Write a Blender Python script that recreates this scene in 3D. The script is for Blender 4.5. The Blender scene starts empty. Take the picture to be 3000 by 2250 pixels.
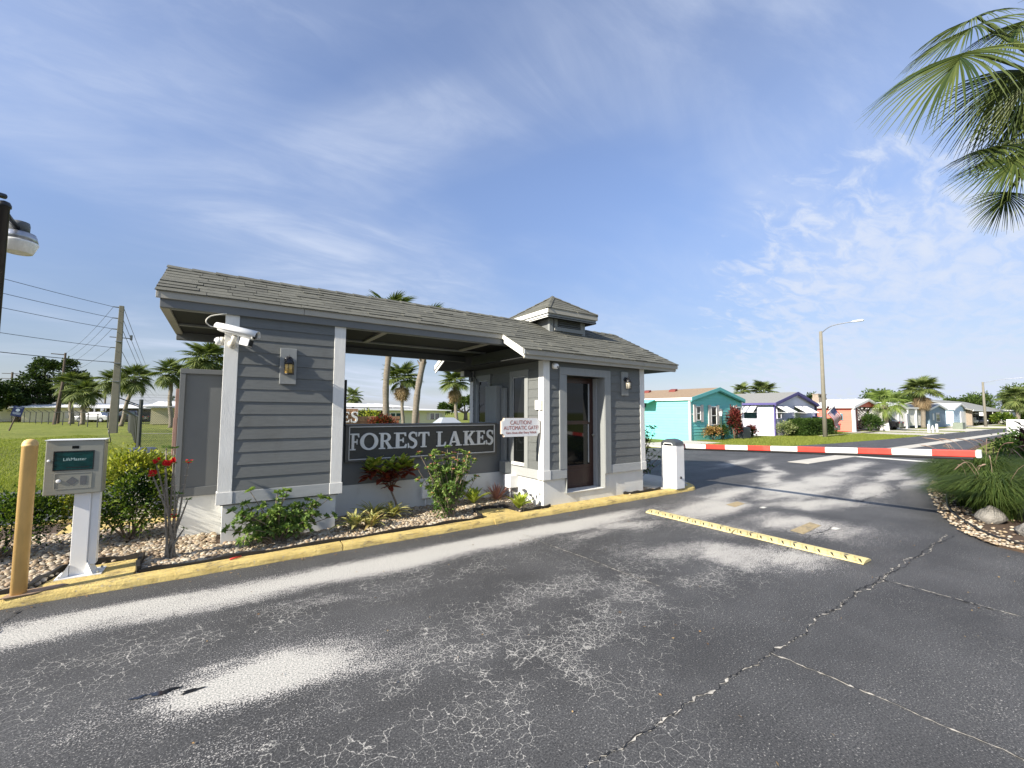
import bpy, math, random
import numpy as np
from mathutils import Vector, Matrix

# ------------------------------------------------------------------ camera, sky, sun, exposure
scn = bpy.context.scene
COL = scn.collection
R = math.radians

F_PX, PITCH, ROLL, YAW = 1238.1, .0663, .0045, .5995
cam_loc = Vector((-4.577, -5.729, 1.690))
fw = Vector((math.sin(YAW)*math.cos(PITCH), math.cos(YAW)*math.cos(PITCH), math.sin(PITCH)))
rt = Vector((math.cos(YAW), -math.sin(YAW), 0))
up = rt.cross(fw)
rt2 = rt*math.cos(ROLL) + up*math.sin(ROLL)
up2 = up*math.cos(ROLL) - rt*math.sin(ROLL)
cd = bpy.data.cameras.new('camera')
cd.sensor_width = 36; cd.lens = F_PX/3000*36; cd.clip_start = .05; cd.clip_end = 3000
cam = bpy.data.objects.new('camera', cd); COL.objects.link(cam)
cam.matrix_world = Matrix(((rt2.x, up2.x, -fw.x, cam_loc.x), (rt2.y, up2.y, -fw.y, cam_loc.y), (rt2.z, up2.z, -fw.z, cam_loc.z), (0, 0, 0, 1)))
scn.camera = cam

SUN_EL, SUN_A = R(30), R(7.5)      # light travels along +x, turned 7.5 degrees towards +y
light_dir = Vector((math.cos(SUN_A)*math.cos(SUN_EL), math.sin(SUN_A)*math.cos(SUN_EL), -math.sin(SUN_EL)))
sl = bpy.data.lights.new('sun', 'SUN'); sl.energy = 5.0; sl.angle = R(.55); sl.color = (1, .93, .82)
so = bpy.data.objects.new('sun', sl); COL.objects.link(so)
so.rotation_mode = 'QUATERNION'; so.rotation_quaternion = light_dir.to_track_quat('-Z', 'Y')

world = bpy.data.worlds.new('World'); scn.world = world; world.use_nodes = True
wt = world.node_tree; wt.nodes.clear()
def wn(t, **k):
    n = wt.nodes.new(t)
    for a, b in k.items(): setattr(n, a, b)
    return n
def wmath(op, a, b=None, clamp=False):
    n = wn('ShaderNodeMath', operation=op, use_clamp=clamp)
    for i, v in enumerate((a, b)):
        if v is None: continue
        if isinstance(v, (int, float)): n.inputs[i].default_value = v
        else: wt.links.new(v, n.inputs[i])
    return n.outputs[0]
sky = wn('ShaderNodeTexSky', sky_type='NISHITA'); sky.sun_disc = False
sky.sun_elevation = SUN_EL
sky.sun_rotation = math.atan2(-light_dir.x, -light_dir.y)
sky.altitude = 0; sky.air_density = 1.0; sky.dust_density = .35; sky.ozone_density = 1.6
tc = wn('ShaderNodeTexCoord'); sep = wn('ShaderNodeSeparateXYZ'); wt.links.new(tc.outputs['Generated'], sep.inputs[0])
zc = wmath('MAXIMUM', sep.outputs[2], 0.0)
den = wmath('ADD', zc, .16)
cx = wmath('DIVIDE', sep.outputs[0], den); cy = wmath('DIVIDE', sep.outputs[1], den)
comb = wn('ShaderNodeCombineXYZ'); wt.links.new(cx, comb.inputs[0]); wt.links.new(cy, comb.inputs[1])
def wnoise(rot, scl, nscale, detail, dist, rough=.6, off=(0, 0, 0)):
    m = wn('ShaderNodeMapping'); m.inputs['Rotation'].default_value = (0, 0, rot); m.inputs['Scale'].default_value = scl; m.inputs['Location'].default_value = off
    wt.links.new(comb.outputs[0], m.inputs[0])
    n = wn('ShaderNodeTexNoise'); n.inputs['Scale'].default_value = nscale; n.inputs['Detail'].default_value = detail
    n.inputs['Roughness'].default_value = rough; n.inputs['Distortion'].default_value = dist
    wt.links.new(m.outputs[0], n.inputs['Vector']); return n.outputs['Fac']
def wramp(f, a, b):
    n = wn('ShaderNodeMapRange', interpolation_type='SMOOTHSTEP'); n.inputs[1].default_value = a; n.inputs[2].default_value = b
    wt.links.new(f, n.inputs[0]); return n.outputs[0]
streak = wramp(wnoise(.5, (.55, 1.7, 1), 1.5, 9, 1.1, .62, (3.1, 1.2, 0)), .38, .78)
veil = wramp(wnoise(.9, (.7, 1.0, 1), .8, 5, .6, .5, (7.3, 2.2, 0)), .36, .70)
ripple = wramp(wnoise(-.3, (1.3, 2.6, 1), 4.5, 6, .5, .6, (1.3, 5.2, 0)), .35, .72)
bank = wramp(wnoise(.2, (.8, .8, 1), .55, 3, .4, .5, (4.4, 9.2, 0)), .50, .64)
cl = wmath('ADD', wmath('MULTIPLY', wmath('MULTIPLY', streak, veil), .50), wmath('ADD', wmath('MULTIPLY', veil, .20), .07))
nrm = wn('ShaderNodeVectorMath', operation='NORMALIZE'); wt.links.new(tc.outputs['Generated'], nrm.inputs[0])
dt = wn('ShaderNodeVectorMath', operation='DOT_PRODUCT'); wt.links.new(nrm.outputs[0], dt.inputs[0]); dt.inputs[1].default_value = (.970, .185, .13)
patch = wramp(wmath('ADD', dt.outputs['Value'], wmath('MULTIPLY', wmath('SUBTRACT', ripple, .5), .05)), .93, .985)
cl = wmath('ADD', cl, wmath('MULTIPLY', wmath('MAXIMUM', wmath('MULTIPLY', bank, .5), patch), wmath('ADD', wmath('MULTIPLY', ripple, .34), .34)))
hz = wmath('POWER', wmath('SUBTRACT', 1.0, zc, True), 9.0)
cl = wmath('ADD', cl, wmath('MULTIPLY', hz, .40), True)
mixc = wn('ShaderNodeMix', data_type='RGBA')
wt.links.new(cl, mixc.inputs[0])
tint = wn('ShaderNodeMix', data_type='RGBA', blend_type='MULTIPLY'); tint.inputs[0].default_value = 1.0
wt.links.new(sky.outputs[0], tint.inputs[6]); tint.inputs[7].default_value = (1.0, .985, 1.12, 1)
lowk = wn('ShaderNodeMapRange', interpolation_type='SMOOTHSTEP'); lowk.inputs[1].default_value = -.02; lowk.inputs[2].default_value = .55; lowk.inputs[3].default_value = .47; lowk.inputs[4].default_value = 1.12
wt.links.new(zc, lowk.inputs[0]); lowc = wn('ShaderNodeCombineColor'); [wt.links.new(lowk.outputs[0], lowc.inputs[k]) for k in range(3)]
thin = wn('ShaderNodeMix', data_type='RGBA', blend_type='MULTIPLY'); thin.inputs[0].default_value = 1.0
wt.links.new(tint.outputs[2], thin.inputs[6]); wt.links.new(lowc.outputs[0], thin.inputs[7])
wt.links.new(thin.outputs[2], mixc.inputs[6]); mixc.inputs[7].default_value = (3.9, 4.35, 5.3, 1)
bg = wn('ShaderNodeBackground'); bg.inputs[1].default_value = .094
wt.links.new(mixc.outputs[2], bg.inputs[0])
wo = wn('ShaderNodeOutputWorld'); wt.links.new(bg.outputs[0], wo.inputs[0])

scn.view_settings.view_transform = 'Standard'; scn.view_settings.look = 'None'
scn.view_settings.gamma = 1; scn.view_settings.exposure = .95
scn.render.engine = 'CYCLES'

# ------------------------------------------------------------------ helpers
rng = random.Random(7)
NPR = np.random.default_rng(11)

class MB:
    """collects shapes, builds ONE mesh object"""
    def __init__(s): s.v = []; s.f = []
    def add(s, vs, fs):
        o = len(s.v); s.v += [tuple(p) for p in vs]; s.f += [tuple(i+o for i in q) for q in fs]; return s
    def hexa(s, p):      # 8 points: bottom 4 (ccw), top 4
        return s.add(p, [(3, 2, 1, 0), (4, 5, 6, 7), (0, 1, 5, 4), (1, 2, 6, 5), (2, 3, 7, 6), (3, 0, 4, 7)])
    def box(s, x0, x1, y0, y1, z0, z1):
        return s.hexa([(x0, y0, z0), (x1, y0, z0), (x1, y1, z0), (x0, y1, z0), (x0, y0, z1), (x1, y0, z1), (x1, y1, z1), (x0, y1, z1)])
    def prism(s, poly, axis, a, b):   # poly: 2-D outline, extruded along axis from a to b
        def P(u, w, t): return {'x': (t, u, w), 'y': (u, t, w), 'z': (u, w, t)}[axis]
        n = len(poly); vs = [P(u, w, a) for u, w in poly] + [P(u, w, b) for u, w in poly]
        fs = [tuple(range(n))[::-1], tuple(range(n, 2*n))] + [(i, (i+1) % n, n+(i+1) % n, n+i) for i in range(n)]
        return s.add(vs, fs)
    def tube(s, pts, r, n=8, cap=True):
        pts = [Vector(p) for p in pts]; m = len(pts)
        rr = list(r) if hasattr(r, '__len__') else [r]*m
        vs = []; prev = None
        for i, p in enumerate(pts):
            t = (pts[min(i+1, m-1)]-pts[max(i-1, 0)]).normalized()
            a = prev if prev is not None else (Vector((0, 0, 1)) if abs(t.z) < .9 else Vector((1, 0, 0)))
            u = t.cross(a); u = u.normalized() if u.length > 1e-6 else t.orthogonal().normalized()
            w = u.cross(t).normalized(); prev = w
            for k in range(n):
                q = p + (u*math.cos(2*math.pi*k/n) + w*math.sin(2*math.pi*k/n))*rr[i]; vs.append(q[:])
        fs = []
        for i in range(m-1):
            for k in range(n):
                k2 = (k+1) % n; fs.append((i*n+k, i*n+k2, (i+1)*n+k2, (i+1)*n+k))
        if cap: fs += [tuple(range(n))[::-1], tuple(range((m-1)*n, m*n))]
        return s.add(vs, fs)
    def lathe(s, prof, n=20, c=(0, 0, 0), axis=None):
        vs = []; M = Matrix.Identity(3) if axis is None else Vector((0, 0, 1)).rotation_difference(Vector(axis).normalized()).to_matrix()
        for r, z in prof:
            for k in range(n):
                a = 2*math.pi*k/n; q = M @ Vector((r*math.cos(a), r*math.sin(a), z)); vs.append((q.x+c[0], q.y+c[1], q.z+c[2]))
        m = len(prof); fs = []
        for i in range(m-1):
            for k in range(n):
                k2 = (k+1) % n; fs.append((i*n+k, i*n+k2, (i+1)*n+k2, (i+1)*n+k))
        fs += [tuple(range(n))[::-1], tuple(range((m-1)*n, m*n))]
        return s.add(vs, fs)
    def poly(s, pts): return s.add(pts, [tuple(range(len(pts)))])
    def build(s, name, mat, parent=None, smooth=False, bevel=0, seg=2):
        me = bpy.data.meshes.new(name); me.from_pydata(s.v, [], s.f); me.update()
        return finish(name, me, mat, parent, smooth, bevel, seg)

ROOTM = {}
def link(o, parent=None):
    COL.objects.link(o)
    if parent is not None:
        o.parent = parent; o.matrix_parent_inverse = wmat(parent).inverted()
    return o
def wmat(o):
    m = Matrix.LocRotScale(o.location, o.rotation_euler.to_quaternion() if o.rotation_mode != 'QUATERNION' else o.rotation_quaternion, o.scale)
    return m if o.parent is None else wmat(o.parent) @ o.matrix_parent_inverse @ m
def finish(name, me, mat, parent=None, smooth=False, bevel=0, seg=2):
    o = bpy.data.objects.new(name, me)
    if mat is not None: me.materials.append(mat)
    if smooth: me.polygons.foreach_set('use_smooth', [True]*len(me.polygons))
    if bevel:
        b = o.modifiers.new('bevel', 'BEVEL'); b.width = bevel; b.segments = seg; b.limit_method = 'ANGLE'; b.angle_limit = R(35)
    return link(o, parent)
def mesh_np(name, V, Fq, mat, parent=None, smooth=False):
    """fast mesh from numpy arrays: V (n,3), Fq (m,k)"""
    me = bpy.data.meshes.new(name)
    me.vertices.add(len(V)); me.vertices.foreach_set('co', np.asarray(V, np.float32).ravel())
    m, k = Fq.shape
    me.loops.add(m*k); me.loops.foreach_set('vertex_index', Fq.astype(np.int32).ravel())
    me.polygons.add(m); me.polygons.foreach_set('loop_start', np.arange(0, m*k, k, dtype=np.int32))
    me.polygons.foreach_set('loop_total', np.full(m, k, np.int32))
    me.update(calc_edges=True); me.validate()
    return finish(name, me, mat, parent, smooth)
def tag(o, label=None, cat=None, group=None, kind=None):
    if label: o['label'] = label
    if cat: o['category'] = cat
    if group: o['group'] = group
    if kind: o['kind'] = kind
    return o
def thing(name, label, cat, loc=(0, 0, 0), group=None):
    o = bpy.data.objects.new(name, None); o.location = loc; o.empty_display_size = .2; COL.objects.link(o)
    return tag(o, label, cat, group)
def struct(o): o['kind'] = 'structure'; return o
def inst(name, me, parent, loc=(0, 0, 0), rot=None, scl=(1, 1, 1)):
    o = bpy.data.objects.new(name, me); o.location = loc; o.scale = scl
    if rot is not None:
        if isinstance(rot, Matrix): o.rotation_euler = rot.to_euler()
        else: o.rotation_euler = rot
    return link(o, parent)
def copy_tree(root, loc, label=None, group=None, rotz=None):
    r = root.copy(); COL.objects.link(r); r.location = loc
    if rotz is not None: r.rotation_euler = (0, 0, rotz)
    if label: r['label'] = label
    if group: r['group'] = group
    for ch in list(root.children):
        c = ch.copy(); COL.objects.link(c); c.parent = r
        for g in ch.children:
            d = g.copy(); COL.objects.link(d); d.parent = c
    return r

# ------------------------------------------------------------------ materials
MATS = {}
def nodes(name):
    m = bpy.data.materials.new(name); m.use_nodes = True; nt = m.node_tree
    return m, nt, nt.nodes['Principled BSDF'], nt.nodes['Material Output']
class NT:
    def __init__(s, nt): s.nt = nt
    def n(s, t, **k):
        x = s.nt.nodes.new(t)
        for a, b in k.items(): setattr(x, a, b)
        return x
    def L(s, a, b): s.nt.links.new(a, b)
    def math(s, op, a, b=None, clamp=False):
        x = s.n('ShaderNodeMath', operation=op, use_clamp=clamp)
        for i, v in enumerate((a, b)):
            if v is None: continue
            if isinstance(v, (int, float)): x.inputs[i].default_value = v
            else: s.L(v, x.inputs[i])
        return x.outputs[0]
    def noise(s, vec, scale, detail=4, rough=.55, dist=0):
        x = s.n('ShaderNodeTexNoise'); x.inputs['Scale'].default_value = scale; x.inputs['Detail'].default_value = detail
        x.inputs['Roughness'].default_value = rough; x.inputs['Distortion'].default_value = dist
        if vec is not None: s.L(vec, x.inputs['Vector'])
        return x.outputs['Fac']
    def mapr(s, f, a, b, c=0., d=1., smooth=True):
        x = s.n('ShaderNodeMapRange'); x.interpolation_type = 'SMOOTHSTEP' if smooth else 'LINEAR'
        for i, v in zip((1, 2, 3, 4), (a, b, c, d)): x.inputs[i].default_value = v
        s.L(f, x.inputs[0]); return x.outputs[0]
    def mix(s, f, a, b, bt='MIX'):
        x = s.n('ShaderNodeMix', data_type='RGBA', blend_type=bt)
        for i, v in ((0, f), (6, a), (7, b)):
            if isinstance(v, (int, float)): x.inputs[i].default_value = v
            elif isinstance(v, tuple): x.inputs[i].default_value = v if len(v) == 4 else (*v, 1)
            else: s.L(v, x.inputs[i])
        return x.outputs[2]
    def coord(s, kind='Object', scale=(1, 1, 1), rot=(0, 0, 0)):
        t = s.n('ShaderNodeTexCoord'); m = s.n('ShaderNodeMapping'); m.inputs['Scale'].default_value = scale; m.inputs['Rotation'].default_value = rot
        s.L(t.outputs[kind], m.inputs[0]); return m.outputs[0]
    def wpos(s, scale=(1, 1, 1)):
        g = s.n('ShaderNodeNewGeometry'); m = s.n('ShaderNodeMapping'); m.inputs['Scale'].default_value = scale
        s.L(g.outputs['Position'], m.inputs[0]); return m.outputs[0]
    def bump(s, h, bsdf, strength=.3, dist=.01):
        b = s.n('ShaderNodeBump'); b.inputs['Strength'].default_value = strength; b.inputs['Distance'].default_value = dist
        s.L(h, b.inputs['Height']); s.L(b.outputs[0], bsdf.inputs['Normal'])
def shade(c, k): return tuple(min(1, x*k) for x in c)
def M(name, col, rough=.6, var=.12, scale=6, stretch=(1, 1, 1), bump=0, bscale=60, bstretch=None, bdist=.004, metal=0, spec=.5, rand=0, col2=None, dirt=0, dirtcol=(.10, .09, .07), coat=0):
    if name in MATS: return MATS[name]
    m, nt, b, out = nodes(name); t = NT(nt)
    v = t.wpos(stretch)
    f = t.noise(v, scale, 5, .6)
    c = t.mix(t.mapr(f, .25, .75, smooth=False), shade(col, 1-var), shade(col2 or col, 1+var))
    if rand:
        oi = t.n('ShaderNodeObjectInfo'); k = t.math('ADD', t.math('MULTIPLY', oi.outputs['Random'], 2*rand), 1-rand)
        cc = t.n('ShaderNodeCombineColor'); [t.L(k, cc.inputs[i]) for i in range(3)]
        c = t.mix(1.0, c, cc.outputs[0], 'MULTIPLY')
    if dirt:
        d = t.mapr(t.noise(t.wpos((1, 1, .6)), 2.3, 7, .68, .4), .52, .75)
        c = t.mix(t.math('MULTIPLY', d, dirt), c, dirtcol)
    t.L(c, b.inputs['Base Color']); b.inputs['Roughness'].default_value = rough
    b.inputs['Metallic'].default_value = metal; b.inputs['Specular IOR Level'].default_value = spec
    if coat: b.inputs['Coat Weight'].default_value = coat
    if bump:
        h = t.noise(t.wpos(bstretch or stretch), bscale, 5, .6); t.bump(h, b, bump, bdist)
    MATS[name] = m; return m
def leafmat(name, c1, c2, rough=.45, trans=.25, tip=None):
    """leaves: colour varies from leaf to leaf, light comes through a little"""
    if name in MATS: return MATS[name]
    m, nt, b, out = nodes(name); t = NT(nt)
    g = t.n('ShaderNodeNewGeometry'); oi = t.n('ShaderNodeObjectInfo')
    f = t.math('FRACT', t.math('ADD', g.outputs['Random Per Island'], t.math('MULTIPLY', oi.outputs['Random'], .37)))
    c = t.mix(f, c1, c2)
    if tip:
        c = t.mix(t.mapr(t.noise(t.wpos(), 26, 2), .52, .66), c, tip)
    t.L(c, b.inputs['Base Color']); b.inputs['Roughness'].default_value = rough+.12; b.inputs['Specular IOR Level'].default_value = .22
    tr = t.n('ShaderNodeBsdfTranslucent'); tc2 = t.mix(1.0, c, (1.5, 1.6, .7), 'MULTIPLY'); t.L(tc2, tr.inputs[0])
    mx = t.n('ShaderNodeMixShader'); mx.inputs[0].default_value = trans
    t.L(b.outputs[0], mx.inputs[1]); t.L(tr.outputs[0], mx.inputs[2]); t.L(mx.outputs[0], out.inputs[0])
    MATS[name] = m; return m
# ------------------------------------------------------------------ palette
m_siding = M('siding_grey', (.132, .139, .133), .62, .12, 5, (1.2, 1, 10), dirt=.4, dirtcol=(.085, .085, .072), bump=.45, bscale=28, bstretch=(2.2, 2.2, 22), bdist=.006, rand=.05)
m_sidepl = M('panel_grey', (.145, .151, .147), .6, .08, 3, bump=.12, bscale=60)
m_trimw = M('trim_white', (.72, .71, .66), .6, .07, 4, (6, 6, 1), bump=.5, bscale=22, bstretch=(9, 9, 1.4), bdist=.006, dirt=.25, dirtcol=(.42, .40, .34))
m_trimg = M('trim_lightgrey', (.36, .37, .36), .6, .08, 4, (1, 6, 6), bump=.6, bscale=22, bstretch=(1.4, 9, 9), bdist=.008)
m_casing = M('casing_grey', (.25, .26, .25), .6, .08, 4, (5, 5, 1), bump=.35, bscale=30, bstretch=(8, 8, 1.2), bdist=.005)
m_plinth = M('plinth_render', (.66, .66, .62), .8, .07, 3, bump=.3, bscale=90, dirt=.35, dirtcol=(.36, .33, .27))
m_fascia = M('fascia_paint', (.38, .36, .30), .6, .08, 3, (1, 4, 4), bump=.25, bscale=25, bstretch=(1.2, 9, 9), dirt=.3, dirtcol=(.20, .19, .16))
m_rake = M('rake_white', (.74, .74, .70), .55, .05, 4)
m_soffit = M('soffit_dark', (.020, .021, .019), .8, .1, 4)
m_shingle = M('shingle', (.105, .104, .083), .9, .22, 9, bump=.7, bscale=420, bdist=.004, rand=.17, dirt=.35, dirtcol=(.05, .05, .045))
m_deck = M('roof_deck', (.09, .092, .08), .9, .15, 6)
m_signbd = M('sign_board', (.060, .058, .048), .6, .25, 4, (1, 1, 14), bump=.2, bscale=40, bstretch=(2, 2, 20))
m_letter = M('letter_paint', (.74, .74, .70), .5, .05, 10)
m_glass = M('dark_glass', (.006, .007, .007), .04, .1, 2, spec=.35)
m_door = M('door_brown', (.040, .016, .011), .35, .15, 5, (6, 6, 1), spec=.5)
m_black = M('black_metal', (.012, .012, .013), .35, .1, 8)
m_amber = M('amber_glass', (.55, .36, .10), .15, .35, 30, bump=.6, bscale=70)
m_white = M('white_plastic', (.78, .78, .75), .35, .03, 5)
m_cream = M('cream_plastic', (.66, .63, .54), .4, .05, 8)
m_wpaint = M('white_metal_paint', (.80, .80, .78), .35, .03, 5, dirt=.15, dirtcol=(.5, .42, .3))
m_lid = M('lid_grey', (.055, .065, .075), .45, .08, 6, bump=.15, bscale=300)
m_steel = M('brushed_steel', (.34, .335, .28), .38, .10, 3, (1, 1, 60), metal=.45, bump=.05, bscale=40, bstretch=(1, 1, 90))
m_screen = M('lcd_green', (.006, .045, .042), .08, .6, 14, (1, 1, 3))
m_yellow = M('kerb_yellow', (.60, .455, .17), .85, .18, 7, bump=.9, bscale=45, bdist=.014, dirt=.85, dirtcol=(.22, .175, .09))
m_kerb, nt, b, out = nodes('kerb_paint'); t = NT(nt)
kc = t.mix(t.mapr(t.noise(t.wpos(), 6, 6, .7), .38, .66), (.64, .49, .17), (.52, .38, .12))
kc = t.mix(t.math('MULTIPLY', t.mapr(t.noise(t.wpos((.5, 1, 3)), 9, 7, .75, .5), .50, .66), .8), kc, (.17, .13, .07))
kc = t.mix(t.math('MULTIPLY', t.mapr(t.noise(t.wpos(), 38, 4, .7), .58, .68), .7), kc, (.34, .32, .28))
t.L(kc, b.inputs['Base Color']); b.inputs['Roughness'].default_value = .88; t.bump(t.noise(t.wpos(), 40, 6, .75), b, 1.0, .016)
m_yellow = m_kerb
m_bollard = M('bollard_yellow', (.70, .46, .17), .55, .16, 6, (3, 3, .6), bump=.25, bscale=50, dirt=.45, dirtcol=(.42, .27, .12))
m_bump = M('rubber_yellow', (.62, .52, .24), .75, .14, 10, dirt=.7, dirtcol=(.25, .2, .1))
m_conc = M('concrete', (.50, .47, .40), .85, .12, 2.5, bump=.3, bscale=80, dirt=.35, dirtcol=(.26, .23, .18))
m_edging = M('edging_black', (.018, .016, .014), .6, .3, 8, bump=.4, bscale=40)
m_soil = M('soil_brown', (.075, .048, .030), .95, .35, 6, bump=.8, bscale=60, bdist=.02)
m_red = M('stripe_red', (.55, .045, .028), .5, .16, 9, dirt=.35, dirtcol=(.42, .16, .12))
m_armw = M('arm_white', (.70, .70, .67), .5, .07, 7, dirt=.5, dirtcol=(.42, .40, .36))
m_brick = M('brick_tan', (.42, .24, .13), .85, .2, 12, bump=.5, bscale=80, rand=.18)
m_mortar = M('mortar', (.16, .085, .05), .9, .2, 10)
m_woodpole = M('wood_pole', (.10, .075, .055), .9, .25, 3, (8, 8, 1), bump=.5, bscale=30, bstretch=(10, 10, 1))
m_concpole = M('concrete_pole', (.19, .175, .135), .85, .12, 3, bump=.2, bscale=60)
m_rock = M('limestone', (.24, .225, .20), .9, .35, 7, bump=1, bscale=14, bdist=.04)
m_trunk = M('palm_trunk', (.22, .19, .15), .95, .25, 5, (1, 1, 3), bump=1, bscale=10, bstretch=(1, 1, 7), bdist=.04)
m_bark = M('bark', (.16, .13, .10), .95, .3, 5, (3, 3, 1), bump=.8, bscale=20)
m_stem = M('stem_grey', (.24, .19, .13), .9, .25, 12, bump=.5, bscale=60)
m_wire = M('wire', (.03, .03, .035), .6, .1, 3)
m_chain = M('chainlink', (.05, .055, .05), .5, .1, 3, metal=.3)
m_redflag = M('flag_red', (.45, .04, .05), .8, .08, 6)
m_whiteflag = M('flag_white', (.72, .70, .68), .8, .04, 6)
m_blueflag = M('flag_blue', (.04, .05, .14), .8, .1, 6)

# ------------------------------------------------------------------ ground
def mound(x, y):
    s = np.clip((y-8.2)/6, 0, 1)*np.clip((-3-x)/4, 0, 1)*np.clip((60-y)/20, 0, 1)
    s = s*s*(3-2*s)
    h = .30*np.exp(-(((x+13)/5)**2+((y-19)/5)**2)) + .42*np.exp(-(((x+22)/7)**2+((y-33)/7)**2)) + .30*np.exp(-(((x+9)/4)**2+((y-28)/4.5)**2))
    h = h + .10*np.sin(x*.55+y*.31)*np.cos(y*.42-x*.2)
    return -.05 + s*h
xs = np.unique(np.concatenate([[-900, -400, -200, -120, -80], np.arange(-60, 6, .75), [10, 20, 40, 80, 160, 400, 1200]])).astype(float)
ys = np.unique(np.concatenate([[-900, -300, -100, -40, -20, 0], np.arange(6, 66, .75), [80, 120, 200, 400, 1200]])).astype(float)
X, Y = np.meshgrid(xs, ys); Z = mound(X, Y)
V = np.stack([X, Y, Z], -1).reshape(-1, 3); nx, ny = len(xs), len(ys)
i = np.arange(nx-1)[None, :] + nx*np.arange(ny-1)[:, None]
Fq = np.stack([i, i+1, i+1+nx, i+nx], -1).reshape(-1, 4)
m_lawn, nt, b, out = nodes('lawn'); t = NT(nt)
n1 = t.noise(t.wpos(), .35, 5, .6); n2 = t.noise(t.wpos((1, 1, .3)), 9, 6, .75)
c = t.mix(t.mapr(n1, .3, .7), (.16, .185, .030), (.25, .265, .055))
c = t.mix(t.mapr(n2, .40, .70), c, (.080, .115, .020))
c = t.mix(t.math('MULTIPLY', t.mapr(t.noise(t.wpos(), .9, 6, .7), .54, .72), .6), c, (.25, .21, .085))
t.L(c, b.inputs['Base Color']); b.inputs['Roughness'].default_value = .9; b.inputs['Specular IOR Level'].default_value = .2
t.bump(t.noise(t.wpos(), 22, 5, .8), b, .9, .05)
o = mesh_np('lawn', V, Fq, m_lawn, smooth=True); struct(o); o['label'] = 'green lawn reaching to the horizon'

# ------------------------------------------------------------------ asphalt
m_road, nt, b, out = nodes('asphalt'); t = NT(nt)
wp = t.wpos()
aw = t.n('ShaderNodeAttribute'); aw.attribute_name = 'wear'; ac = t.n('ShaderNodeAttribute'); ac.attribute_name = 'crk'
fine = t.noise(wp, 95, 4, .8); med = t.noise(t.wpos((.6, 1, 1)), 17, 6, .75); big = t.noise(t.wpos((.7, 1, 1)), 1.1, 5, .6)
dark = t.mix(t.mapr(fine, .40, .62, smooth=False), (.024, .0245, .025), (.092, .091, .089))
dark = t.mix(t.mapr(big, .35, .68), dark, t.mix(1.0, dark, (1.5, 1.5, 1.5), 'MULTIPLY'))
light = t.mix(t.mapr(fine, .38, .60, smooth=False), (.17, .185, .165), (.66, .62, .56))
f = t.math('ADD', aw.outputs['Fac'], t.math('MULTIPLY', t.math('SUBTRACT', fine, .5), 3.4))
f = t.math('ADD', f, t.math('MULTIPLY', t.math('SUBTRACT', med, .5), 1.1))
f = t.mapr(f, .44, .68)
# fine crazing where the sealcoat has shrunk
wob = t.n('ShaderNodeTexNoise'); wob.inputs['Scale'].default_value = 14; wob.inputs['Detail'].default_value = 3; t.L(wp, wob.inputs['Vector'])
wv = t.n('ShaderNodeVectorMath', operation='MULTIPLY_ADD'); t.L(wob.outputs['Color'], wv.inputs[0]); wv.inputs[1].default_value = (.06, .06, .06); t.L(wp, wv.inputs[2])
vo = t.n('ShaderNodeTexVoronoi', feature='DISTANCE_TO_EDGE'); vo.inputs['Scale'].default_value = 13; t.L(wv.outputs[0], vo.inputs['Vector'])
vo2 = t.n('ShaderNodeTexVoronoi', feature='DISTANCE_TO_EDGE'); vo2.inputs['Scale'].default_value = 29; t.L(wv.outputs[0], vo2.inputs['Vector'])
patchy = t.mapr(t.noise(wp, 2.6, 5, .65), .38, .58)
cm = t.math('MULTIPLY', ac.outputs['Fac'], patchy)
wd = t.math('ADD', t.math('MULTIPLY', med, .090), -.021)
l1 = t.math('MULTIPLY', t.mapr(t.math('SUBTRACT', vo.outputs[0], t.math('MULTIPLY', wd, cm)), -.002, .010, 1, 0), t.mapr(cm, .12, .4))
l2 = t.math('MULTIPLY', t.mapr(t.math('SUBTRACT', vo2.outputs[0], t.math('MULTIPLY', wd, .8)), .0, .02, 1, 0), t.mapr(cm, .55, .95))
f2 = t.math('MULTIPLY', t.math('MAXIMUM', l1, l2), t.mapr(fine, .36, .56, .35, .85))
speck = t.math('MULTIPLY', t.mapr(t.noise(wp, 75, 1, .5), .665, .71), t.mapr(t.noise(wp, 1.7, 3), .38, .58))
f = t.math('MAXIMUM', t.math('MAXIMUM', f, f2), t.math('MULTIPLY', speck, .7))
c = t.mix(f, dark, light)
t.L(c, b.inputs['Base Color'])
t.L(t.mapr(f, 0, 1, .72, .92), b.inputs['Roughness']); b.inputs['Specular IOR Level'].default_value = .30
t.bump(t.math('ADD', t.math('MULTIPLY', fine, .6), t.math('MULTIPLY', f, .25)), b, .55, .006)

outer = MB()
edge = [(-60, 7.4), (12.6, 7.4), (14.6, 6.95), (17.1, 6.0), (19.1, 4.4), (24, 3.9), (33, 3.5), (70, 3.2), (200, 3.1)]
outer.poly([(x, y, -.004) for x, y in edge][::-1] + [(-60, -30, -.004), (200, -30, -.004)])
road_far = outer.build('road', m_road); struct(road_far)

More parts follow.
